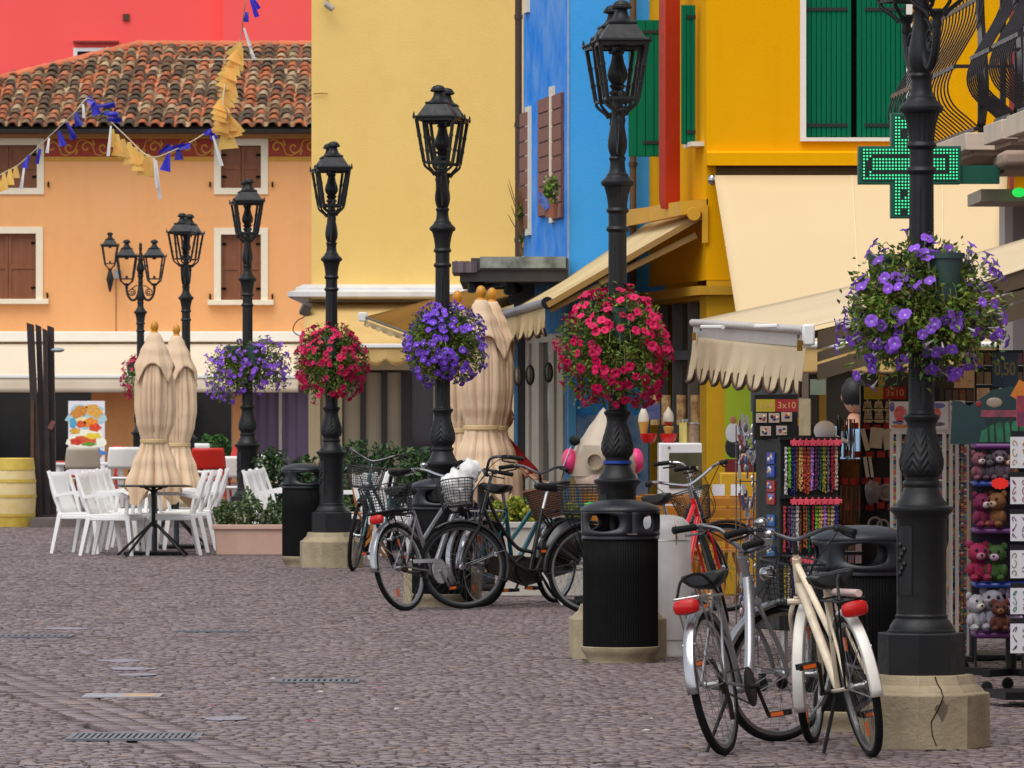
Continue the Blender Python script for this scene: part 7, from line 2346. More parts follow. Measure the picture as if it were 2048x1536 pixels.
# white pencil rack
pr_ = thing('pencil_rack', 'white metal rack packed with rows of coloured pencils', 'display rack', (xat(1862, 33.7), 33.7, 0), 0)
k33 = 33.7 / FP
qx = lambda px: (px - 1862) * k33
qz = lambda py: zat(py, 33.7)
fr = MB()
for (px, y) in ((1784, 0.0), (1795, -0.06), (1800, 0.02), (1886, -0.10), (1900, -0.06), (1913, -0.02), (1938, 0.14)):
    fr.box(qx(px) - 0.011, qx(px) + 0.011, y - 0.011, y + 0.011, 0.06, qz(862))
fr.box(qx(1780), qx(1890), -0.105, -0.08, qz(868), qz(856))
fr.box(qx(1884), qx(1945), -0.10, 0.16, qz(868), qz(857))
part('frame', fr, mat('white rack enamel', S(226, 222, 214), rough=0.4, var=0.15), pr_)
PENC = [S(40, 90, 170), S(196, 40, 40), S(230, 180, 40), S(60, 150, 160), S(214, 110, 40), S(226, 224, 216), S(170, 60, 100), S(30, 44, 90), S(120, 160, 60), S(206, 90, 110), S(30, 30, 34), S(90, 60, 120)]
M_PEN = mat('coloured pencils', PENC[0], rough=0.45, rnd='isl', palette=PENC, var=0.0)
def pencils(x0, x1, y0, y1, z0, z1, cols, seed):
    rr = random.Random(seed)
    mb = MB()
    rows = int((z1 - z0) / 0.0125)
    for j in range(rows):
        for i in range(cols):
            t0, t1 = i / cols, (i + 1) / cols
            xa, xb = x0 + (x1 - x0) * t0, x0 + (x1 - x0) * t1
            ya, yb = y0 + (y1 - y0) * t0, y0 + (y1 - y0) * t1
            dy = rr.uniform(-0.012, 0.004)
            z = z0 + j * 0.0125 + rr.uniform(-.001, .001)
            g = 0.0015
            mb.add([(xa + g, ya + dy, z), (xb - g, yb + dy, z), (xb - g, yb + dy, z + 0.0105), (xa + g, ya + dy, z + 0.0105), (xa + g, ya + 0.06, z), (xb - g, yb + 0.06, z), (xb - g, yb + 0.06, z + 0.0105), (xa + g, ya + 0.06, z + 0.0105)],
                   [(0, 1, 2, 3), (3, 2, 6, 7), (0, 4, 5, 1), (1, 5, 6, 2), (0, 3, 7, 4)])
    return mb
part('pencil_stack', pencils(qx(1801), qx(1885), 0.03, -0.06, 0.12, qz(870), 9, 1), M_PEN, pr_, kind='stuff', smooth=False)
part('pencil_stack', pencils(qx(1902), qx(1912), -0.04, -0.01, 0.12, qz(870), 1, 2), M_PEN, pr_, kind='stuff', smooth=False)
part('pencil_stack', pencils(qx(1915), qx(1937), 0.0, 0.12, 0.1, qz(870), 3, 3), M_PEN, pr_, kind='stuff', smooth=False)
part('pencil_stack', pencils(qx(1786), qx(1794), -0.02, -0.04, 0.12, qz(870), 1, 4), M_PEN, pr_, kind='stuff', smooth=False)
part('base', MB().box(qx(1782), qx(1945), -0.08, 0.2, 0.05, 0.08), M_BLACK, pr_)
for px in (1790, 1930):
    part('caster', MB().lathe([(0.02, -0.012), (0.025, 0), (0.02, 0.012)], 14, M=Matrix.Translation((qx(px), -0.02, 0.025)) @ Matrix.Rotation(PI / 2, 4, 'X')), M_BLACK, pr_)
# header cards of the pencil rack: white with red and blue blurs
M_CARDW = mat('glossy white card', S(224, 222, 226), rough=0.35, var=0.1)
def headcard(label, px0, px1, py0, py1, Y, prints):
    w, h = (px1 - px0) / FP * Y, (py1 - py0) / FP * Y
    t = thing('header_card', label, 'sign', at((px0 + px1) / 2, py1, Y), 0, 'printed header cards on the pencil rack')
    part('card', MB().box(-w / 2, w / 2, -0.004, 0.004, 0, h), M_CARDW, t)
    for (u, v, a, b, c) in prints:
        n = 14
        mb = MB()
        vv = [(w * (u - 0.5) + a * w * math.cos(2 * PI * i / n), -0.0055, h * v + b * h * math.sin(2 * PI * i / n)) for i in range(n)]
        mb.add(vv, [tuple(range(n))])
        part('print', mb, mat('card print %d %d %d' % c, S(*c), rough=0.4, var=0.4, vscale=24, col2=S(226, 190, 190)), t)
headcard('white header card with red and blue print left of the nearest lamp', 1779, 1822, 803, 858, 33.5, ((0.12, 0.8, 0.12, 0.18, (30, 60, 170)), (0.5, 0.55, 0.3, 0.3, (214, 60, 60)), (0.5, 0.1, 0.45, 0.08, (206, 120, 40)), (0.4, 0.24, 0.3, 0.06, (20, 80, 150))))
headcard('white header card with red blotch right of the nearest lamp', 1864, 1897, 803, 858, 33.5, ((0.4, 0.85, 0.4, 0.1, (20, 80, 180)), (0.3, 0.55, 0.25, 0.22, (214, 70, 60)), (0.4, 0.18, 0.4, 0.07, (40, 50, 90))))
headcard('narrow white card with a red and green picture at the end of the pencil rack', 1899, 1930, 801, 860, 33.55, ((0.5, 0.88, 0.42, 0.1, (20, 40, 120)), (0.5, 0.55, 0.4, 0.26, (150, 50, 50)), (0.5, 0.15, 0.3, 0.14, (60, 110, 70))))
# toy shelf
ts = thing('toy_shelf', 'wheeled toy display with purple and blue shelves under a forest sign', 'display stand', (xat(2000, 31.2), 31.2, 0), 0)
k3 = 31.2 / FP
sx = lambda px: (px - 2000) * k3
sz = lambda py: zat(py, 31.2)
M_PURP = mat('purple shelf', S(92, 34, 100), rough=0.45, var=0.2)
M_BLUS = mat('blue shelf', S(16, 52, 132), rough=0.45, var=0.2)
SHELF = [(897, M_PURP), (972, M_BLUS), (1066, M_PURP), (1174, M_BLUS), (1273, M_PURP)]
for py, m in SHELF:
    part('shelf', MB().box(sx(1946), sx(2110), -0.16, 0.18, sz(py), sz(py - 10)), m, ts, bevel=0.01)
part('back_panel', MB().box(sx(1948), sx(2110), 0.19, 0.21, sz(1280), sz(880)), mat('dark shelf back', S(36, 30, 44), rough=0.7, var=0.4), ts)
arch = [(sx(1900), sz(888)), (sx(2100), sz(888)), (sx(2100), sz(800)), (sx(2060), sz(778)), (sx(2020), sz(773)), (sx(1985), sz(780)), (sx(1955), sz(800)), (sx(1940), sz(812)), (sx(1905), sz(800))]
sgn = part('forest_sign', MB().prism(arch, -0.02, 0.0), mat('forest sign board', S(18, 40, 44), rough=0.5, var=0.4, vscale=5, col2=S(26, 66, 66)), ts)
part('glade', MB().prism([(sx(1958), sz(884)), (sx(2090), sz(884)), (sx(2090), sz(858)), (sx(2040), sz(840)), (sx(1990), sz(846)), (sx(1962), sz(862))], -0.0225, -0.0205), mat('painted glade', S(34, 112, 74), rough=0.5, var=0.9, vscale=10, col2=S(16, 50, 44)), sgn)
for px in (1975, 1988, 2006, 2020, 2036):
    part('painted_tree', MB().prism([(sx(px), sz(884)), (sx(px + 5), sz(884)), (sx(px + 2), sz(850)), (sx(px + 8), sz(836)), (sx(px - 6), sz(836)), (sx(px - 1), sz(852))], -0.0245, -0.0228), mat('painted trunk', S(14, 34, 34), rough=0.6), sgn)
part('title_blur', MB().prism([(sx(1960), sz(834)), (sx(2040), sz(834)), (sx(2040), sz(820)), (sx(1962), sz(820))], -0.0225, -0.0205), mat('faded pink title', S(150, 60, 78), rough=0.6, var=0.8, vscale=26, col2=S(60, 50, 60)), sgn)
part('oval_badge', MB().ell((sx(1988), -0.021, sz(805)), 0.044, 0.003, 0.028, 20, 6), mat('pale oval', S(150, 132, 116), rough=0.6, var=0.4, vscale=20), sgn)
part('round_badge', MB().ell((sx(1957), -0.021, sz(808)), 0.017, 0.003, 0.017, 16, 6), mat('red badge', S(130, 30, 40), rough=0.6), sgn)
part('stem', MB().lathe([(0.03, 0.12), (0.03, 0.36)], 12, M=TR(sx(2022), 0, 0)), M_BLACK, ts)
ft = MB()
for a in range(5):
    M = TR(sx(2022), 0, 0.09, rz=2 * PI * a / 5 + 0.3)
    ft.box(0, 0.26, -0.025, 0.025, 0, 0.04, M=M)
part('star_foot', ft, M_BLACK, ts)
for a in range(5):
    p = TR(sx(2022), 0, 0, rz=2 * PI * a / 5 + 0.3) @ Vector((0.25, 0, 0.034))
    part('caster', MB().lathe([(0.028, -0.015), (0.034, 0), (0.028, 0.015)], 14, M=Matrix.Translation(p) @ Matrix.Rotation(PI / 2, 4, 'X')), M_BLACK, ts)
# plush toys
def plush(label, px, py_base, c1, c2, s=1.0, kind='bear', rz=0.0, Y=31.08):
    base = at(px, py_base, Y)
    t = thing('plush_toy', label, 'toy', base, rz, 'plush toys on the coloured shelves')
    ma = mat('plush %d %d %d' % c1, S(*c1), rough=0.95, var=0.6, vscale=26, bump=0.5, bscale=90)
    mb_ = mat('plush light %d %d %d' % c2, S(*c2), rough=0.95, var=0.3, vscale=26)
    b = MB()
    s *= 0.92
    fz = lambda d: 1 + 0.05 * math.sin(23 * d.x + 9 * d.z + px) + 0.05 * math.sin(31 * d.z - 17 * d.x)
    b.ell((0, 0, 0.055 * s), 0.052 * s, 0.045 * s, 0.058 * s, 18, 14, fn=fz)
    b.ell((0, -0.01 * s, 0.145 * s), 0.056 * s, 0.05 * s, 0.052 * s, 18, 14, fn=fz)
    if kind == 'bunny':
        b.ell((-0.025 * s, 0, 0.23 * s), 0.014 * s, 0.01 * s, 0.05 * s, 8, 8)
        b.ell((0.025 * s, 0, 0.23 * s), 0.014 * s, 0.01 * s, 0.05 * s, 8, 8)
    else:
        b.ell((-0.042 * s, 0, 0.19 * s), 0.02 * s, 0.012 * s, 0.022 * s, 8, 6)
        b.ell((0.042 * s, 0, 0.19 * s), 0.02 * s, 0.012 * s, 0.022 * s, 8, 6)
    for q in (-1, 1):
        b.ell((q * 0.05 * s, -0.03 * s, 0.06 * s), 0.02 * s, 0.022 * s, 0.035 * s, 8, 6)
        b.ell((q * 0.034 * s, -0.045 * s, 0.02 * s), 0.022 * s, 0.035 * s, 0.02 * s, 8, 6)
    part('body', b, ma, t)
    part('muzzle', MB().ell((0, -0.055 * s, 0.132 * s), 0.026 * s, 0.018 * s, 0.02 * s, 10, 8), mb_, t)
    for q in (-1, 1):
        part('eye', MB().ell((q * 0.022 * s, -0.052 * s, 0.162 * s), 0.009 * s, 0.006 * s, 0.010 * s, 8, 6), M_BLACK, t)
    part('nose', MB().ell((0, -0.072 * s, 0.138 * s), 0.008 * s, 0.005 * s, 0.006 * s, 8, 6), M_BLACK, t)
plush('pink and white plush toy on the blue shelf, leftmost of its row', 1958, 961, (117, 65, 78), (171, 156, 152), 0.86, rz=0.3)
plush('dark grey plush toy between the pink and the mauve ones', 1979, 961, (57, 51, 57), (85, 78, 81), 0.8)
plush('mauve plush toy with a pale muzzle on the blue shelf', 2000, 961, (81, 65, 78), (176, 160, 168), 0.95, rz=-0.1)
plush('small brown plush toy next to the card stand', 2018, 961, (101, 65, 34), (176, 148, 132), 0.8)
plush('large magenta spotted plush toy on the upper purple shelf', 1962, 1055, (109, 18, 60), (171, 156, 156), 1.02, rz=0.5)
plush('large tan plush bear slumped on the upper purple shelf', 1995, 1055, (117, 74, 37), (160, 132, 109), 1.05, rz=-0.6)
plush('magenta plush toy on the lower blue shelf', 1956, 1163, (137, 17, 62), (148, 93, 109), 1.15, rz=0.2)
plush('rainbow green plush leopard on the lower blue shelf', 1993, 1163, (49, 78, 26), (166, 132, 163), 1.1, rz=-0.3)
plush('white plush dog on the lowest shelf, at its left end', 1952, 1262, (160, 156, 160), (176, 168, 160), 1.1, rz=0.4)
plush('white and black plush dog in the middle of the lowest shelf', 1985, 1262, (137, 132, 143), (46, 42, 43), 1.25)
plush('brown plush toy on the lowest shelf in front of the white dog', 2000, 1262, (81, 35, 20), (109, 70, 46), 0.9, Y=31.0)
plush('lilac plush bunny at the right end of the lowest shelf', 2024, 1262, (152, 132, 160), (179, 163, 176), 1.0, 'bunny')
# red star price tag
v = []
for q in range(24):
    a = 2 * PI * q / 24
    r_ = 1.0 if q % 2 == 0 else 0.82
    v.append((0.052 * r_ * math.cos(a), 0.034 * r_ * math.sin(a)))
solo('star_tag', MB().prism(v, -0.003, 0.003), mat('glowing red card', S(236, 36, 20), rough=0.5, var=0.0), 'bright red starburst price tag hanging over the blue toy shelf', 'price tag', at(2000, 967, 30.9), smooth=False)
# card stand with tattoo sheets at the picture edge
td = thing('card_stand', 'stand with white tattoo sheets in clear pockets at the right picture edge', 'display stand', (xat(2062, 29.8), 29.8, 0), R(12))
part('post', MB().box(-0.02, 0.10, 0.0, 0.04, 0.08, zat(860, 29.8)), M_BLACK, td)
part('foot', MB().box(-0.2, 0.2, -0.2, 0.2, 0.04, 0.08), M_BLACK, td)
for i, (py0, py1, c, lab) in enumerate(((862, 936, (170, 130, 70), 'sheet of golden chain tattoos'), (944, 1008, (140, 50, 80), 'sheet of red flower tattoos'), (1018, 1082, (110, 40, 130), 'sheet with a purple butterfly tattoo'), (1090, 1156, (130, 110, 70), 'sheet of curly black line tattoos'), (1166, 1228, (40, 110, 100), 'sheet of small green tattoos'), (1236, 1306, (40, 44, 48), 'sheet of black tribal tattoos'))):
    h = (py1 - py0) / FP * 29.7
    p = at(2052, py1, 29.62)
    t = thing('tattoo_sheet', lab + ' in the stand at the right edge', 'tattoo sheet', p, R(12), 'tattoo sheets in the stand')
    part('sheet', MB().box(-0.085, 0.10, -0.008, 0.0, 0, h * 0.84), M_CARDW, t)
    part('header', MB().box(-0.085, 0.10, -0.0085, 0.0, h * 0.845, h), M_BOARD_BLK, t)
    rr = random.Random(i)
    ink = MB()
    for q in range(9):
        x, z = -0.065 + (q % 3) * 0.055, h * (0.12 + 0.26 * (q // 3))
        pts = [(x + 0.014 * math.cos(k * 0.8 + i) * (1 - k * .06), -0.0095, z + 0.016 * math.sin(k * 0.9 + q) + 0.002 * k) for k in range(7)]
        ink.tube(pts, 0.0028, 4, flat=0.4)
    part('tattoo_print', ink, mat('ink %d %d %d' % c, S(*c), rough=0.6), t)
# dense postcard racks between the pencil rack and the toy shelf, and behind the tower
def card_rack(label, px0, px1, py0, py1, Y, seed, cols):
    k = Y / FP
    w, z0, z1 = (px1 - px0) * k, zat(py1, Y), zat(py0, Y)
    t = thing('postcard_rack', label, 'display rack', (xat((px0 + px1) / 2, Y), Y, 0), 0, 'crowded postcard racks')
    f = MB()
    for x in (-w / 2, w / 2):
        f.tube([(x, 0.02, 0.0), (x, 0.02, z1)], 0.008, 5)
    f.box(-w / 2, w / 2, 0.012, 0.03, z0, z1)
    part('frame', f, M_BOARD_BLK, t)
    rr = random.Random(seed)
    nr = max(2, int((z1 - z0) / 0.095))
    for r_ in range(nr):
        z = z0 + (r_ + 0.5) * (z1 - z0) / nr
        part('wire', MB().tube([(-w / 2, -0.015, z - 0.035), (w / 2, -0.015, z - 0.035)], 0.003, 4), M_STEEL, t)
        for c in range(cols):
            x = -w / 2 + (c + 0.5) * w / cols
            cc = rr.choice(((120, 50, 40), (60, 80, 110), (150, 120, 80), (70, 90, 60), (110, 90, 90), (160, 140, 120), (46, 50, 66), (130, 84, 50), (90, 40, 60)))
            part('postcard', MB().cbox((x, rr.uniform(-.012, .0), z), (w / cols * 0.84, 0.004, 0.078), rot=(-0.2, 0, rr.uniform(-.08, .08))), mat('postcard %d %d %d' % cc, S(*cc), rough=0.4, var=0.9, vscale=26, col2=S(cc[2] + 40, cc[0] // 2 + 50, cc[1])), t)
card_rack('dark postcard rack between the pencil rack and the toy shelf', 1890, 1946, 776, 1000, 34.6, 3, 4)
card_rack('postcard rack right behind the necklace tower, under the beige panel', 1626, 1676, 878, 1190, 34.4, 5, 3)
card_rack('postcard rack low beside the near litter bin', 1680, 1724, 1075, 1330, 35.0, 7, 3)
card_rack('postcard rack under the price board, above the toys', 1952, 2046, 700, 776, 33.4, 9, 6)
# price board 0,50
pb = thing('price_board', 'dark blue board reading 0,50 above the toy shelf', 'sign', at(2010, 739, 32.6), R(-4))
kb_ = 32.6 / FP
part('board', MB().box(-25 * kb_, 26 * kb_, 0, 0.02, -34 * kb_, 34 * kb_), mat('dark blue board', S(8, 36, 58), rough=0.5, var=0.3), pb)
lettering('0,50', 0.078, mat('olive letters', S(122, 106, 40), rough=0.6), pb, (0, -0.001, 0), (0.9, 1.35, 1), 0.0012)
card('orange_note', 'tilted orange paper note beside the forest sign', 'note', 2042, 782, 30.6, 0.075, 0.10, mat('orange paper', S(196, 112, 30), rough=0.7, var=0.3, vscale=20), 0).rotation_euler[1] = 0.5
card('framed_picture', 'small framed picture at the right edge above the tattoo sheets', 'picture', 2050, 822, 29.7, 0.09, 0.16, mat('framed print', S(170, 60, 60), rough=0.4, var=0.9, vscale=14, col2=S(50, 46, 90)), R(10))
card('yellow_card', 'small red and yellow card rack left of the beige parasol', 'card', 1911, 748, 34.0, 0.05, 0.10, mat('yellow red card', S(176, 146, 60), rough=0.6, var=0.8, vscale=12, col2=S(150, 40, 36)), R(20))
parasol('cream folded parasol behind the price board', 1942, 35.2, 640, 1180, 44, 8, flap=False)
# shop behind: picture panels, poster with two cooks, counter papers
k4 = 47.6 / FP
card('street_picture', 'dark picture board with red rooftops under the ruffled valance', 'picture', 1548, 788, 39.0, 0.32, 0.24, mat('roof picture', S(60, 44, 36), rough=0.5, var=0.9, vscale=7, col2=S(70, 110, 116)))
card('pin_board', 'brown grey panel right of the picture board', 'panel', 1604, 790, 39.0, 0.09, 0.3, mat('brown grey', S(106, 90, 76), rough=0.7))
card('glass_frame', 'pale framed glass plate in the dim shop window', 'frame', 1636, 774, 44.0, 0.12, 0.12, mat('pale glass', S(120, 130, 110), rough=0.3, var=0.5))
lp_ = thing('lime_poster', 'lime green poster showing two cooks in white beside the yellow pillar', 'poster', (xat(1477, 47.7), 47.7, 0))
px_ = lambda px: (px - 1477) * 47.7 / FP
pz_ = lambda py: zat(py, 47.7)
part('sheet', MB().box(px_(1450), px_(1506), 0.0, 0.02, pz_(948), pz_(752)), mat('lime print', S(150, 176, 22), rough=0.5, var=0.25, vscale=3), lp_)
part('red_strip', MB().box(px_(1450), px_(1506), -0.0025, -0.0005, pz_(944), pz_(918)), mat('dark red strip', S(120, 24, 30), rough=0.5, var=0.3), lp_)
pp = lambda a, b, rx_, rz2, c, d: part('print', MB().ell((px_(a), -0.001 - d, pz_(b)), rx_ * 47.7 / FP, 0.002, rz2 * 47.7 / FP, 16, 8), mat('poster print %d %d %d' % c, S(*c), rough=0.5, var=0.3, vscale=14), lp_)
pp(1466, 894, 16, 22, (24, 26, 30), 0.0); pp(1485, 905, 14, 18, (30, 32, 34), 0.0); pp(1466, 866, 15, 20, (206, 208, 212), 0.001); pp(1484, 870, 12, 18, (190, 194, 200), 0.0005); pp(1466, 840, 6, 8, (170, 110, 80), 0.002); pp(1480, 846, 5, 7, (160, 104, 76), 0.002); pp(1490, 912, 12, 5, (206, 196, 150), 0.002)
ctr = thing('yellow_counter', 'yellow shop counter under the lime poster', 'counter', (xat(1478, 46.6), 46.6, 0))
part('body', MB().box(xat(1440, 46.6) - xat(1478, 46.6), xat(1530, 46.6) - xat(1478, 46.6), 0, 0.5, 0, zat(946, 46.6)), mat('yellow counter', S(206, 156, 20), rough=0.6, var=0.3, vscale=3), ctr, bevel=0.01)
for px, lab in ((1437, 'white folded leaflet on the left of the yellow counter front'), (1474, 'white folded leaflet on the right of the yellow counter front')):
    card('leaflet', lab, 'leaflet', px, 986, 45.8, 0.10, 0.14, mat('leaflet paper', S(226, 222, 226), rough=0.6, var=0.1), 0, 'white leaflets at the counter')
# ------------------------------------------------------------------ ice shop
ic = thing('ice_cream_statue', 'giant plastic ice cream cone with pink side scoops behind the second lamp', 'statue', (xat(1212, 44.6), 44.6, 0))
ki = 44.6 / FP
iz = lambda py: zat(py, 44.6)
M_ICE = mat('off white plastic', S(188, 172, 152), rough=0.5, var=0.3, vscale=6)
def swirl(a, tt, z):
    return 1 + 0.10 * math.sin(2 * a + z * 14) + 0.03 * math.sin(5 * a)
sw = MB().lathe([(0.24, iz(952)), (0.262, iz(930)), (0.262, iz(910)), (0.235, iz(890)), (0.165, iz(872)), (0.105, iz(852)), (0.06, iz(838)), (0.03, iz(824)), (0.0, iz(815))], 48, mod=swirl, caps=False, M=TR(-0.02, 0, 0))
part('cream_swirl', sw, M_ICE, ic)
part('cream_collar', MB().lathe([(0.18, iz(985)), (0.225, iz(975)), (0.25, iz(955)), (0.24, iz(948))], 40), mat('pale pink cream', S(226, 196, 178), rough=0.5), ic)
part('cone', MB().lathe([(0.06, 0.05), (0.20, iz(984))], 40, mod=lambda a, tt, z: 1 + 0.02 * (1 if math.sin(10 * a + z * 20) > 0 else -1)), mat('orange wafer', S(206, 132, 40), rough=0.6, var=0.4, vscale=20), ic)
for px in (1157, 1290):
    part('pink_scoop', MB().ell(((px - 1230) * ki, -0.02, iz(922)), 0.062, 0.10, 0.10, 18, 12), mat('pink scoop', S(232, 60, 124), rough=0.45, var=0.3), ic)
for px in (1206, 1262):
    part('hole', MB().lathe([(0.066, 0.0), (0.072, 0.012), (0.056, 0.016), (0.05, -0.03), (0.0, -0.03)], 24, M=Matrix.Translation(((px - 1230) * ki, -0.265, iz(922))) @ Matrix.Rotation(PI / 2, 4, 'X'), caps=False), mat('hollow', S(176, 160, 136), rough=0.7), ic)
part('base', MB().lathe([(0.25, 0.0), (0.25, 0.06), (0.1, 0.08)], 32), M_BLACK, ic)
fz_ = thing('ice_freezer', 'white freezer cabinet with a dark glass door in front of the ice shop', 'freezer', (xat(1360, 45.6), 45.6, 0))
kf = 45.6 / FP
part('cabinet', MB().box(-42 * kf, 44 * kf, 0, 0.5, 0.05, zat(886, 45.6)), mat('white enamel', S(222, 220, 220), rough=0.35, var=0.1), fz_, bevel=0.012)
part('glass_door', MB().box(-22 * kf, 44 * kf, -0.012, -0.0005, zat(976, 45.6), zat(905, 45.6)), mat('dark glass door', S(88, 84, 60), rough=0.12, var=0.7, vscale=4, col2=S(50, 48, 40)), fz_, bevel=0.004)
part('lock', MB().lathe([(0.012, 0.0), (0.010, 0.008)], 12, M=Matrix.Translation((-22 * kf, 0, zat(895, 45.6))) @ Matrix.Rotation(PI / 2, 4, 'X')), M_CHROME, fz_)
top = zat(886, 45.6)
def onfreezer(name, label, cat, px, mb_list, grp=None, dy=0.2):
    t = thing(name, label, cat, (xat(px, 45.6 + dy), 45.6 + dy, top), 0, grp)
    for nm, mb, m in mb_list:
        part(nm, mb, m, t)
bowl = lambda: MB().lathe([(0.04, 0.0), (0.06, 0.03), (0.07, 0.075), (0.064, 0.075), (0.05, 0.03), (0.0, 0.02)], 24, caps=False)
M_BOWL = mat('red bowl', S(206, 26, 24), rough=0.3)
onfreezer('red_bowl', 'red bowl on the freezer, left one', 'bowl', 1297, [('bowl', bowl(), M_BOWL)], 'red bowls on the freezer')
onfreezer('red_bowl', 'red bowl on the freezer holding the tall ice cone', 'bowl', 1337, [('bowl', bowl(), M_BOWL)], 'red bowls on the freezer', dy=0.12)
onfreezer('cone_display', 'display ice cream with white peak above the right red bowl', 'ice cream', 1337, [('wafer', MB().lathe([(0.02, 0.05), (0.045, 0.13), (0.0, 0.14)], 16), mat('wafer', S(206, 160, 70), rough=0.7)), ('berry', MB().ell((0, 0, 0.165), 0.036, 0.036, 0.026, 12, 8), mat('berry sauce', S(186, 30, 40), rough=0.4)), ('cream', MB().lathe([(0.044, 0.17), (0.046, 0.20), (0.036, 0.235), (0.02, 0.265), (0.0, 0.295)], 20, caps=False, mod=lambda a, tt, z: 1 + .08 * math.sin(2 * a + 60 * z)), M_ICE)], dy=0.12)
onfreezer('cone_display', 'dark display cone with orange wafer above the left red bowl', 'ice cream', 1287, [('wafer', MB().lathe([(0.02, 0.05), (0.045, 0.17), (0.0, 0.18)], 16), mat('wafer', S(206, 160, 70))), ('cream', MB().lathe([(0.044, 0.17), (0.04, 0.22), (0.02, 0.27), (0.0, 0.29)], 16, caps=False), mat('pale cream', S(206, 196, 176)))], dy=0.26)
onfreezer('jar', 'tall clear jar of pale wafers on the freezer', 'jar', 1367, [('wafers', MB().lathe([(0.035, 0.0), (0.035, 0.17)], 14, mod=lambda a, tt, z: 1 + .1 * math.cos(7 * a)), mat('pale wafers', S(206, 190, 110), rough=0.6, var=0.3)), ('lid', MB().lathe([(0.04, 0.172), (0.04, 0.19)], 14), M_STEEL)], 'jars on the freezer')
onfreezer('jar', 'squat jar of brown nuts at the right end of the freezer', 'jar', 1387, [('nuts', MB().lathe([(0.045, 0.0), (0.045, 0.15)], 14), mat('mixed nuts', S(150, 124, 96), rough=0.6, var=0.9, vscale=30)), ('lid', MB().lathe([(0.05, 0.152), (0.05, 0.165)], 14), M_STEEL)], 'jars on the freezer')
sp_ = MB()
for (px, w, c) in ((1310, 16, 0), (1332, 10, 0), (1362, 18, 0), (1390, 12, 0)):
    sp_.tube([at(px, 790, 47.2), at(px, 850, 47.2)], 0.04, 8)
solo('wafer_towers', sp_, mat('stacked wafers', S(110, 68, 40), rough=0.7, var=0.8, vscale=16, col2=S(190, 160, 100)), 'brown stacks of wafer cups behind the freezer', 'wafers')
card('ice_poster', 'blue ice menu plate with a round emblem behind the red bowls', 'plate', 1303, 823, 46.6, 0.14, 0.13, mat('blue plate', S(24, 44, 110), rough=0.4, var=0.6, vscale=12, col2=S(120, 110, 120)))
# white waste tank behind the bin
tk = thing('white_tank', 'white cylindrical tank with a rust streak behind the big black bin', 'tank', (xat(1328, 35.6), 35.6, 0))
part('body', MB().lathe([(0.17, 0.0), (0.17, 0.02), (0.165, 0.03), (0.165, 0.10), (0.170, 0.105), (0.170, 0.72), (0.168, 0.725), (0.168, 0.78), (0.155, 0.83), (0.12, 0.865), (0.06, 0.88), (0.0, 0.882)], 40, caps=False), mat('white tank paint', S(214, 212, 212), rough=0.45, var=0.3, vscale=5, streak=0.25), tk)
rs_ = MB()
rs_.tube(bez([(0.04, -0.085, 0.868), (0.06, -0.13, 0.835), (0.07, -0.152, 0.79), (0.072, -0.158, 0.74), (0.071, -0.1565, 0.70)], 5), [0.006] * 8 + [0.01] * 8 + [0.004] * 5, 5, flat=0.5)
part('rust_streak', rs_, mat('rust', S(150, 100, 40), rough=0.9, var=0.5), tk)
part('seam', MB().ring((0, 0, 0.725), 0.170, 0.003, 40, 5), M_STEEL, tk)
# honey coloured wooden chairs, folded and stacked
def wood_chair(label, px, Y, rz, lean=0.25):
    t = thing('wooden_chair', label, 'chair', (xat(px, Y), Y, 0), R(rz), 'honey coloured wooden chairs of the ice shop')
    for s in (-1, 1):
        part('leg', MB().tube([(0.16, s * 0.19, 0.0), (-0.12, s * 0.19, 0.46), (-0.20, s * 0.19, 0.86)], 0.018, 4), M_WOOD, t)
        part('leg', MB().tube([(-0.22, s * 0.165, 0.0), (0.16, s * 0.165, 0.45)], 0.018, 4), M_WOOD, t)
    for i in range(5):
        part('slat', MB().cbox((-0.15 + i * 0.08, 0, 0.455), (0.065, 0.40, 0.016)), M_WOOD, t)
    for i in range(4):
        part('slat', MB().cbox((-0.135 - i * 0.02, 0, 0.56 + i * 0.09), (0.016, 0.38, 0.06), rot=(0, -0.2, 0)), M_WOOD, t)
    return t
for px, Y, rz, lab in ((1312, 44.0, 100, 'wooden chair nearest the white tank'), (1345, 44.8, 70, 'wooden chair behind the white tank, second from the left'), (1400, 43.6, 95, 'wooden chair partly behind the red bicycle'), (1440, 44.2, 110, 'wooden chair between the red bicycle and the charm spinner'), (1470, 43.2, 80, 'wooden chair beside the charm spinner'), (1140, 47.6, 20, 'wooden chair left of the second lamp behind the teal bicycle'), (1072, 48.4, 190, 'wooden chair under the tall folded parasol'), (745, 57.4, 10, 'wooden chair behind the loaded bicycle basket')):
    wood_chair(lab, px, Y, rz)
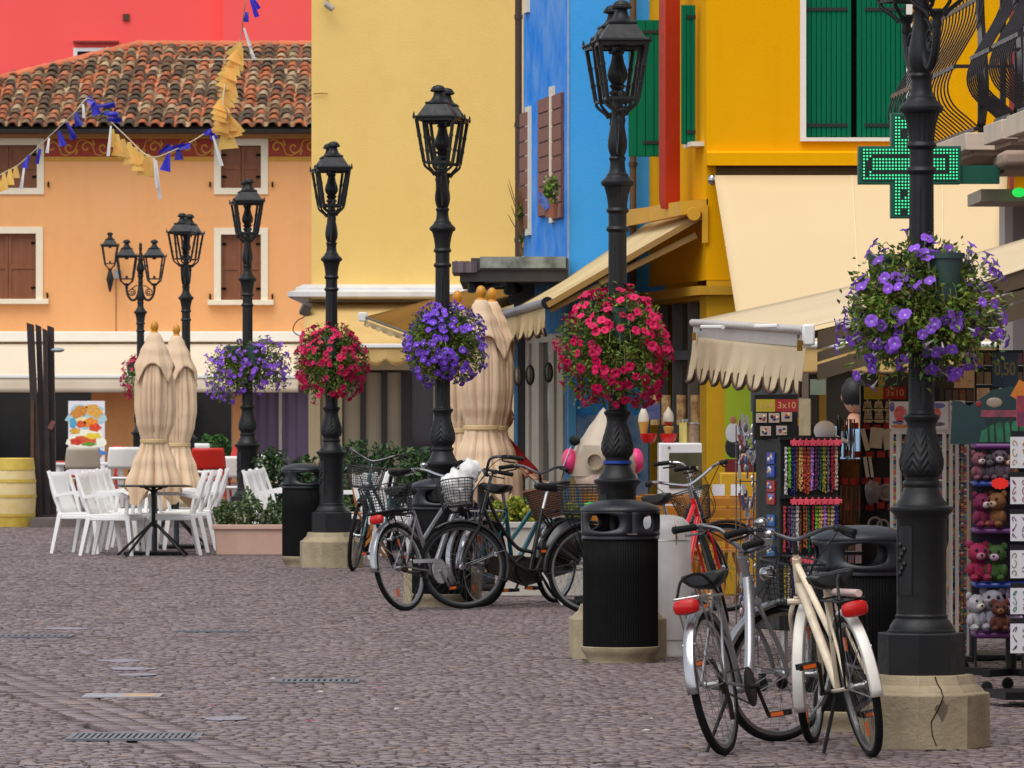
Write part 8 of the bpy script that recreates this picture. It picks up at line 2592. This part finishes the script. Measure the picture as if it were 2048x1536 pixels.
# ------------------------------------------------------------------ people
M_SKIN = mat('skin', S(206, 150, 118), rough=0.55, var=0.15)
def skin_body(pts, edges, radii, root, name, m, parent, levels=2):
    me = bpy.data.meshes.new(name)
    me.from_pydata(pts, edges, [])
    bm = bmesh.new()
    bm.from_mesh(me)
    ly = bm.verts.layers.skin.verify()
    bm.verts.ensure_lookup_table()
    for v, r_ in zip(bm.verts, radii):
        rr_ = r_ if isinstance(r_, tuple) else (r_, r_)
        v[ly].radius = rr_
        v[ly].use_root = (v.index == root)
    bm.to_mesh(me)
    bm.free()
    me.materials.append(m)
    o = link(name, me, parent)
    o.modifiers.new('skin', 'SKIN').use_smooth_shade = True
    s = o.modifiers.new('sub', 'SUBSURF')
    s.levels = s.render_levels = levels
    return o
def person(label, loc, rz, shirt, trousers, hair, bend=0.0, armR=None, armL=None, H=1.0, shoe=(30, 40, 70), trouser_z=None):
    """figure facing local -y; bend leans the torso forward; arms are lists of three places from the shoulder"""
    t = thing('person', label, 'person', loc, rz)
    c, s = math.cos(bend), math.sin(bend)
    hip = Vector((0, 0, 0.92)) * H
    def up(x, d, z):      # torso place, z above the hip, d forward
        return hip + Vector((x, -(d * c + z * s), z * c - d * s)) * H
    neck, head0 = up(0, 0.0, 0.55), up(0, 0.02, 0.64)
    chest, waist = up(0, 0.01, 0.38), up(0, 0.0, 0.12)
    shR, shL = up(-0.17, 0, 0.48), up(0.17, 0, 0.48)
    armR = [Vector(p) for p in armR] if armR else [shR + Vector((-0.05, 0.0, -0.28)), shR + Vector((-0.05, -0.06, -0.53)), shR + Vector((-0.05, -0.09, -0.62))]
    armL = [Vector(p) for p in armL] if armL else [shL + Vector((0.05, 0.0, -0.28)), shL + Vector((0.05, -0.06, -0.53)), shL + Vector((0.05, -0.09, -0.62))]
    pts = [hip, waist, chest, neck, head0, shR, *armR, shL, *armL]
    kR, fR = Vector((-0.09, -0.02, 0.48)) * H, Vector((-0.10, 0.02, 0.08)) * H
    kL, fL = Vector((0.09, -0.04, 0.48)) * H, Vector((0.11, -0.03, 0.08)) * H
    pts += [kR, fR, fR + Vector((0, -0.14, -0.04)), kL, fL, fL + Vector((0, -0.14, -0.04))]
    ed = [(0, 1), (1, 2), (2, 3), (3, 4), (2, 5), (5, 6), (6, 7), (7, 8), (2, 9), (9, 10), (10, 11), (11, 12), (0, 13), (13, 14), (14, 15), (0, 16), (16, 17), (17, 18)]
    rad = [(.14, .11), (.13, .10), (.15, .10), .055, .05, .06, .042, .034, .03, .06, .042, .034, .03, .065, .04, .035, .065, .04, .035]
    body = skin_body([p / 1 for p in pts], ed, rad, 0, 'body', M_SKIN, t)
    hd = up(0, 0.03, 0.745)
    hb = MB().ell(hd, 0.078, 0.098, 0.115, 20, 14)
    hb.ell(hd + Vector((0, -0.10, -0.01)), 0.012, 0.018, 0.022, 8, 6)
    for q in (-1, 1):
        hb.ell(hd + Vector((q * 0.08, 0.005, 0.0)), 0.012, 0.02, 0.032, 8, 6)
    part('head', hb, M_SKIN, t)
    for q in (-1, 1):
        part('eye', MB().ell(hd + Vector((q * 0.03, -0.085, 0.015)), 0.011, 0.008, 0.008, 8, 6), M_BLACK, t)
    part('mouth', MB().ell(hd + Vector((0, -0.085, -0.05)), 0.022, 0.008, 0.006, 8, 6), mat('lips', S(160, 84, 76), rough=0.5), t)
    if hair:
        part('hair', MB().ell(hd + Vector((0, 0.02, 0.025)), 0.088, 0.10, 0.108, 24, 16, fn=lambda d: (0.5 if (d.y < -0.45 and d.z < 0.35) else 1.0) * (1 + 0.03 * math.sin(19 * d.x + 13 * d.z))), hair, t)
    skin_body([hip + Vector((0, 0, 0.02)), waist, chest, up(0, 0, 0.52), shR, armR[0], armR[1], shL, armL[0], armL[1]], [(0, 1), (1, 2), (2, 3), (2, 4), (4, 5), (5, 6), (2, 7), (7, 8), (8, 9)],
              [(.165, .13), (.155, .125), (.17, .12), .075, .085, .062, .05, .085, .062, .05], 2, 'shirt', shirt, t)
    skin_body([hip, kR, fR + Vector((0, 0, 0.03)), kL, fL + Vector((0, 0, 0.03))], [(0, 1), (1, 2), (0, 3), (3, 4)], [(.165, .13), .085, .062, .085, .062], 0, 'trousers', trousers, t)
    for f_ in (fR, fL):
        part('shoe', MB().ell(f_ + Vector((0, -0.07, -0.035)), 0.045, 0.13, 0.045, 14, 8), mat('shoe %d %d %d' % shoe, S(*shoe), rough=0.5), t)
    for hnd, q in ((armR[2], -1), (armL[2], 1)):
        d = (hnd - (armR[1] if q < 0 else armL[1])).normalized()
        h = MB().ell(hnd, 0.03, 0.022, 0.04, 10, 8)
        sd = Vector((1, 0, 0))
        for k in range(4):
            b = hnd + d * 0.03 + sd * (k - 1.5) * 0.014
            h.tube([b, b + d * (0.035 + 0.006 * (k in (1, 2))), b + d * (0.06 + 0.008 * (k in (1, 2))) + Vector((0, -0.012, -0.01))], [0.0085, 0.008, 0.006], 7)
        b = hnd - sd * q * 0.026
        h.tube([b, b - sd * q * 0.018 + d * 0.02, b - sd * q * 0.02 + d * 0.045], [0.009, 0.008, 0.006], 7)
        part('hand', h, M_SKIN, t)
    return t
M_HAIR = mat('dark hair', S(26, 24, 26), rough=0.6, var=0.3, vscale=40)
M_LBLUE = mat('washed light blue cotton', S(150, 184, 216), rough=0.85, var=0.6, vscale=8, col2=S(96, 134, 178))
M_TAN = mat('tan cotton', S(176, 136, 96), rough=0.9, var=0.3)
M_DENIM = mat('dark denim', S(40, 50, 76), rough=0.9, var=0.3)
person('person with short dark hair and washed light blue shirt, seen from behind at the racks', (xat(1708, 38.4), 38.4, 0), R(170), M_LBLUE, M_DENIM, M_HAIR, H=0.975)
# person with the white cap: cap shows above the tower, legs below it
p2 = person('shorter person in a white cap and tan trousers behind the necklace tower', (xat(1606, 35.2), 35.2, 0), R(100), mat('grey shirt', S(120, 118, 124), rough=0.9), M_TAN, M_HAIR, H=0.80, bend=0.05, shoe=(34, 40, 84))
cp_ = thing('baseball_hat', 'white peaked cap showing right of the black tower header', 'cap', at(1650, 868, 34.6), R(100))
part('crown', MB().ell((0, 0, 0.02), 0.058, 0.07, 0.062, 20, 10), mat('white cotton', S(240, 240, 244), rough=0.9, var=0.1), cp_)
part('peak', MB().grid(lambda u, v: ((u - 0.5) * 0.11 * (1 - 0.25 * v), -0.06 - 0.075 * v, -0.005 - 0.03 * v - 0.05 * (u - 0.5) ** 2 * 4 * 0.5), 10, 6), mat('white cotton', S(226, 224, 230)), cp_, solid=0.005)
M_REDK = mat('dark red jacket', S(168, 14, 22), rough=0.85, var=0.3, vscale=5)
p3Y = 50.6
person('person in a dark red jacket bending beside the tall parasol, reaching down to a plant', (xat(944, p3Y), p3Y, 0), R(52), M_REDK, M_DENIM, M_HAIR, bend=0.5, H=0.93,
       armR=[(-0.20, -0.46, 1.08), (-0.16, -0.66, 0.98), (-0.15, -0.73, 0.95)], armL=[(0.17, -0.42, 1.06), (0.13, -0.62, 0.94), (0.12, -0.69, 0.90)])
gp_ = thing('potted_plant', 'small bright green plant under the hands of the person in red', 'plant', (xat(1050, 50.0), 50.0, 0))
part('pot', MB().lathe([(0.09, 0.0), (0.13, 0.34), (0.14, 0.34), (0.14, 0.38), (0.12, 0.38)], 20), M_BLACK, gp_)
def fpl(rr):
    a = rr.uniform(0, 6.28)
    r_ = 0.13 * math.sqrt(rr.random())
    return Vector((r_ * math.cos(a), r_ * math.sin(a), 0.42 + 0.33 * rr.random() * (1.2 - r_ / 0.2)))
part('leaves', leaf_cloud(420, fpl, 0.06, 77, aspect=0.22), mat('fresh leaves', S(50, 120, 50), rough=0.5, rnd='isl', palette=[S(40, 110, 44), S(70, 150, 60), S(30, 84, 40)], var=0.2), gp_, kind='stuff', smooth=False)
# wall lamps by the blue house door
for px, py, lab in ((1036, 752, 'oval wall lantern on the dark canopy post'), (1060, 750, 'oval wall lantern on the first door jamb of the blue house'), (1097, 745, 'oval wall lantern reflected beside the red petunias')):
    t = thing('bulkhead_lamp', lab, 'wall lamp', at(px, py, 50.6), 0, 'oval wall lanterns by the door')
    part('cage', MB().ring((0, 0, 0), 0.035, 0.009, 24, 6, ax='Y', ry=0.085).ring((0, -0.03, 0), 0.03, 0.005, 24, 6, ax='Y', ry=0.075).tube([(0, -0.045, -0.08), (0, -0.05, 0), (0, -0.045, 0.08)], 0.006, 5), mat('olive bronze', S(58, 62, 48), rough=0.5), t)
    part('glass', MB().ell((0, -0.005, 0), 0.03, 0.03, 0.075, 14, 10), mat('frosted glass', S(176, 176, 160), rough=0.3, var=0.2), t)
# plant pot with blue fish plate hanging at the shutter, dry plant on the drain pipe
fpot = thing('window_plant', 'green plant with a blue fish ornament hanging at the brown shutter', 'plant', at(1102, 408, 50.95))
part('pot', MB().lathe([(0.05, -0.12), (0.065, 0.0), (0.05, 0.0)], 16), mat('clay pot', S(150, 96, 80), rough=0.8), fpot)
def fw(rr):
    a = rr.uniform(0, 6.28)
    r_ = 0.06 * math.sqrt(rr.random())
    return Vector((r_ * math.cos(a), r_ * math.sin(a), -0.02 + 0.26 * rr.random()))
part('leaves', leaf_cloud(260, fw, 0.045, 31), mat('bright leaves', S(90, 140, 40), rough=0.6, rnd='isl', palette=[S(70, 120, 40), S(120, 160, 60), S(60, 90, 40), S(190, 150, 150)], var=0.1), fpot, kind='stuff', smooth=False)
part('fish_ornament', MB().prism([(-0.12, 0.12), (-0.11, 0.02), (-0.05, -0.06), (0.0, -0.03), (-0.03, 0.04), (-0.09, 0.10)], -0.06, -0.05), mat('blue glaze', S(40, 70, 160), rough=0.2, var=0.6, vscale=14, col2=S(120, 150, 210)), fpot)
dry = thing('dry_creeper', 'dry brown creeper with thorns climbing the dark drain pipe', 'plant', at(1043, 512, 53.9))
dm = MB()
rr = random.Random(12)
for i in range(26):
    a = rr.uniform(-1, 1)
    h = rr.uniform(0.25, 0.78)
    dm.tube(bez([(rr.uniform(-.02, .02), 0, 0), (a * 0.03, 0, h * 0.5), (a * (0.05 if i % 4 else 0.14), -0.02, h)], 4), [0.006] * 8 + [0.002], 4)
part('stems', dm, mat('dry stems', S(120, 88, 52), rough=0.9, rnd='isl', ramt=0.4), dry, kind='stuff')
def fd(rr):
    return Vector((rr.gauss(-0.005, 0.02), -0.02, rr.choice((0.16, 0.4, 0.44)) + rr.gauss(0, 0.03)))
part('leaves', leaf_cloud(70, fd, 0.035, 5), M_PLEAF, dry, kind='stuff', smooth=False)
# speaker and cable on the cream house corner
spk = thing('loudspeaker', 'small grey flood lamp with a looped cable on the corner of the pale yellow house', 'flood lamp', at(611, 618, 63.6))
part('housing', MB().cbox((0, 0, 0), (0.10, 0.12, 0.14), rot=(0.3, 0.4, 0.2)), mat('dark grey housing', S(74, 70, 68), rough=0.5), spk, bevel=0.01)
part('cable', MB().tube(bez([(0, 0, -0.08), (-0.10, 0, -0.14), (-0.14, 0, -0.24), (-0.06, 0, -0.30), (0.03, 0.02, -0.28)], 6), 0.006, 5), M_BLACK, spk)

# a few fallen leaves and petals on the setts
fl = MB()
rr = random.Random(99)
for i in range(70):
    p = gp(rr.uniform(60, 1950), 1140 + 380 * rr.random() ** 0.8)
    a, L_ = rr.uniform(0, 6.28), rr.uniform(0.012, 0.03)
    d, n_ = Vector((math.cos(a), math.sin(a), 0)), Vector((-math.sin(a), math.cos(a), 0))
    z = Vector((0, 0, 0.006))
    fl.add([p - d * L_ + z, p + n_ * L_ * .45 + z * 1.9, p + d * L_ + z * 1.4, p - n_ * L_ * .45 + z * 1.2], [(0, 1, 2), (0, 2, 3)])
link('fallen_leaves', fl.mesh('fallen_leaves', mat('fallen leaves', S(170, 120, 50), rough=0.8, rnd='isl', palette=[S(186, 128, 44), S(206, 196, 180), S(120, 84, 44), S(170, 40, 70), S(150, 140, 60), S(210, 206, 200)], var=0.1)), kind='stuff')
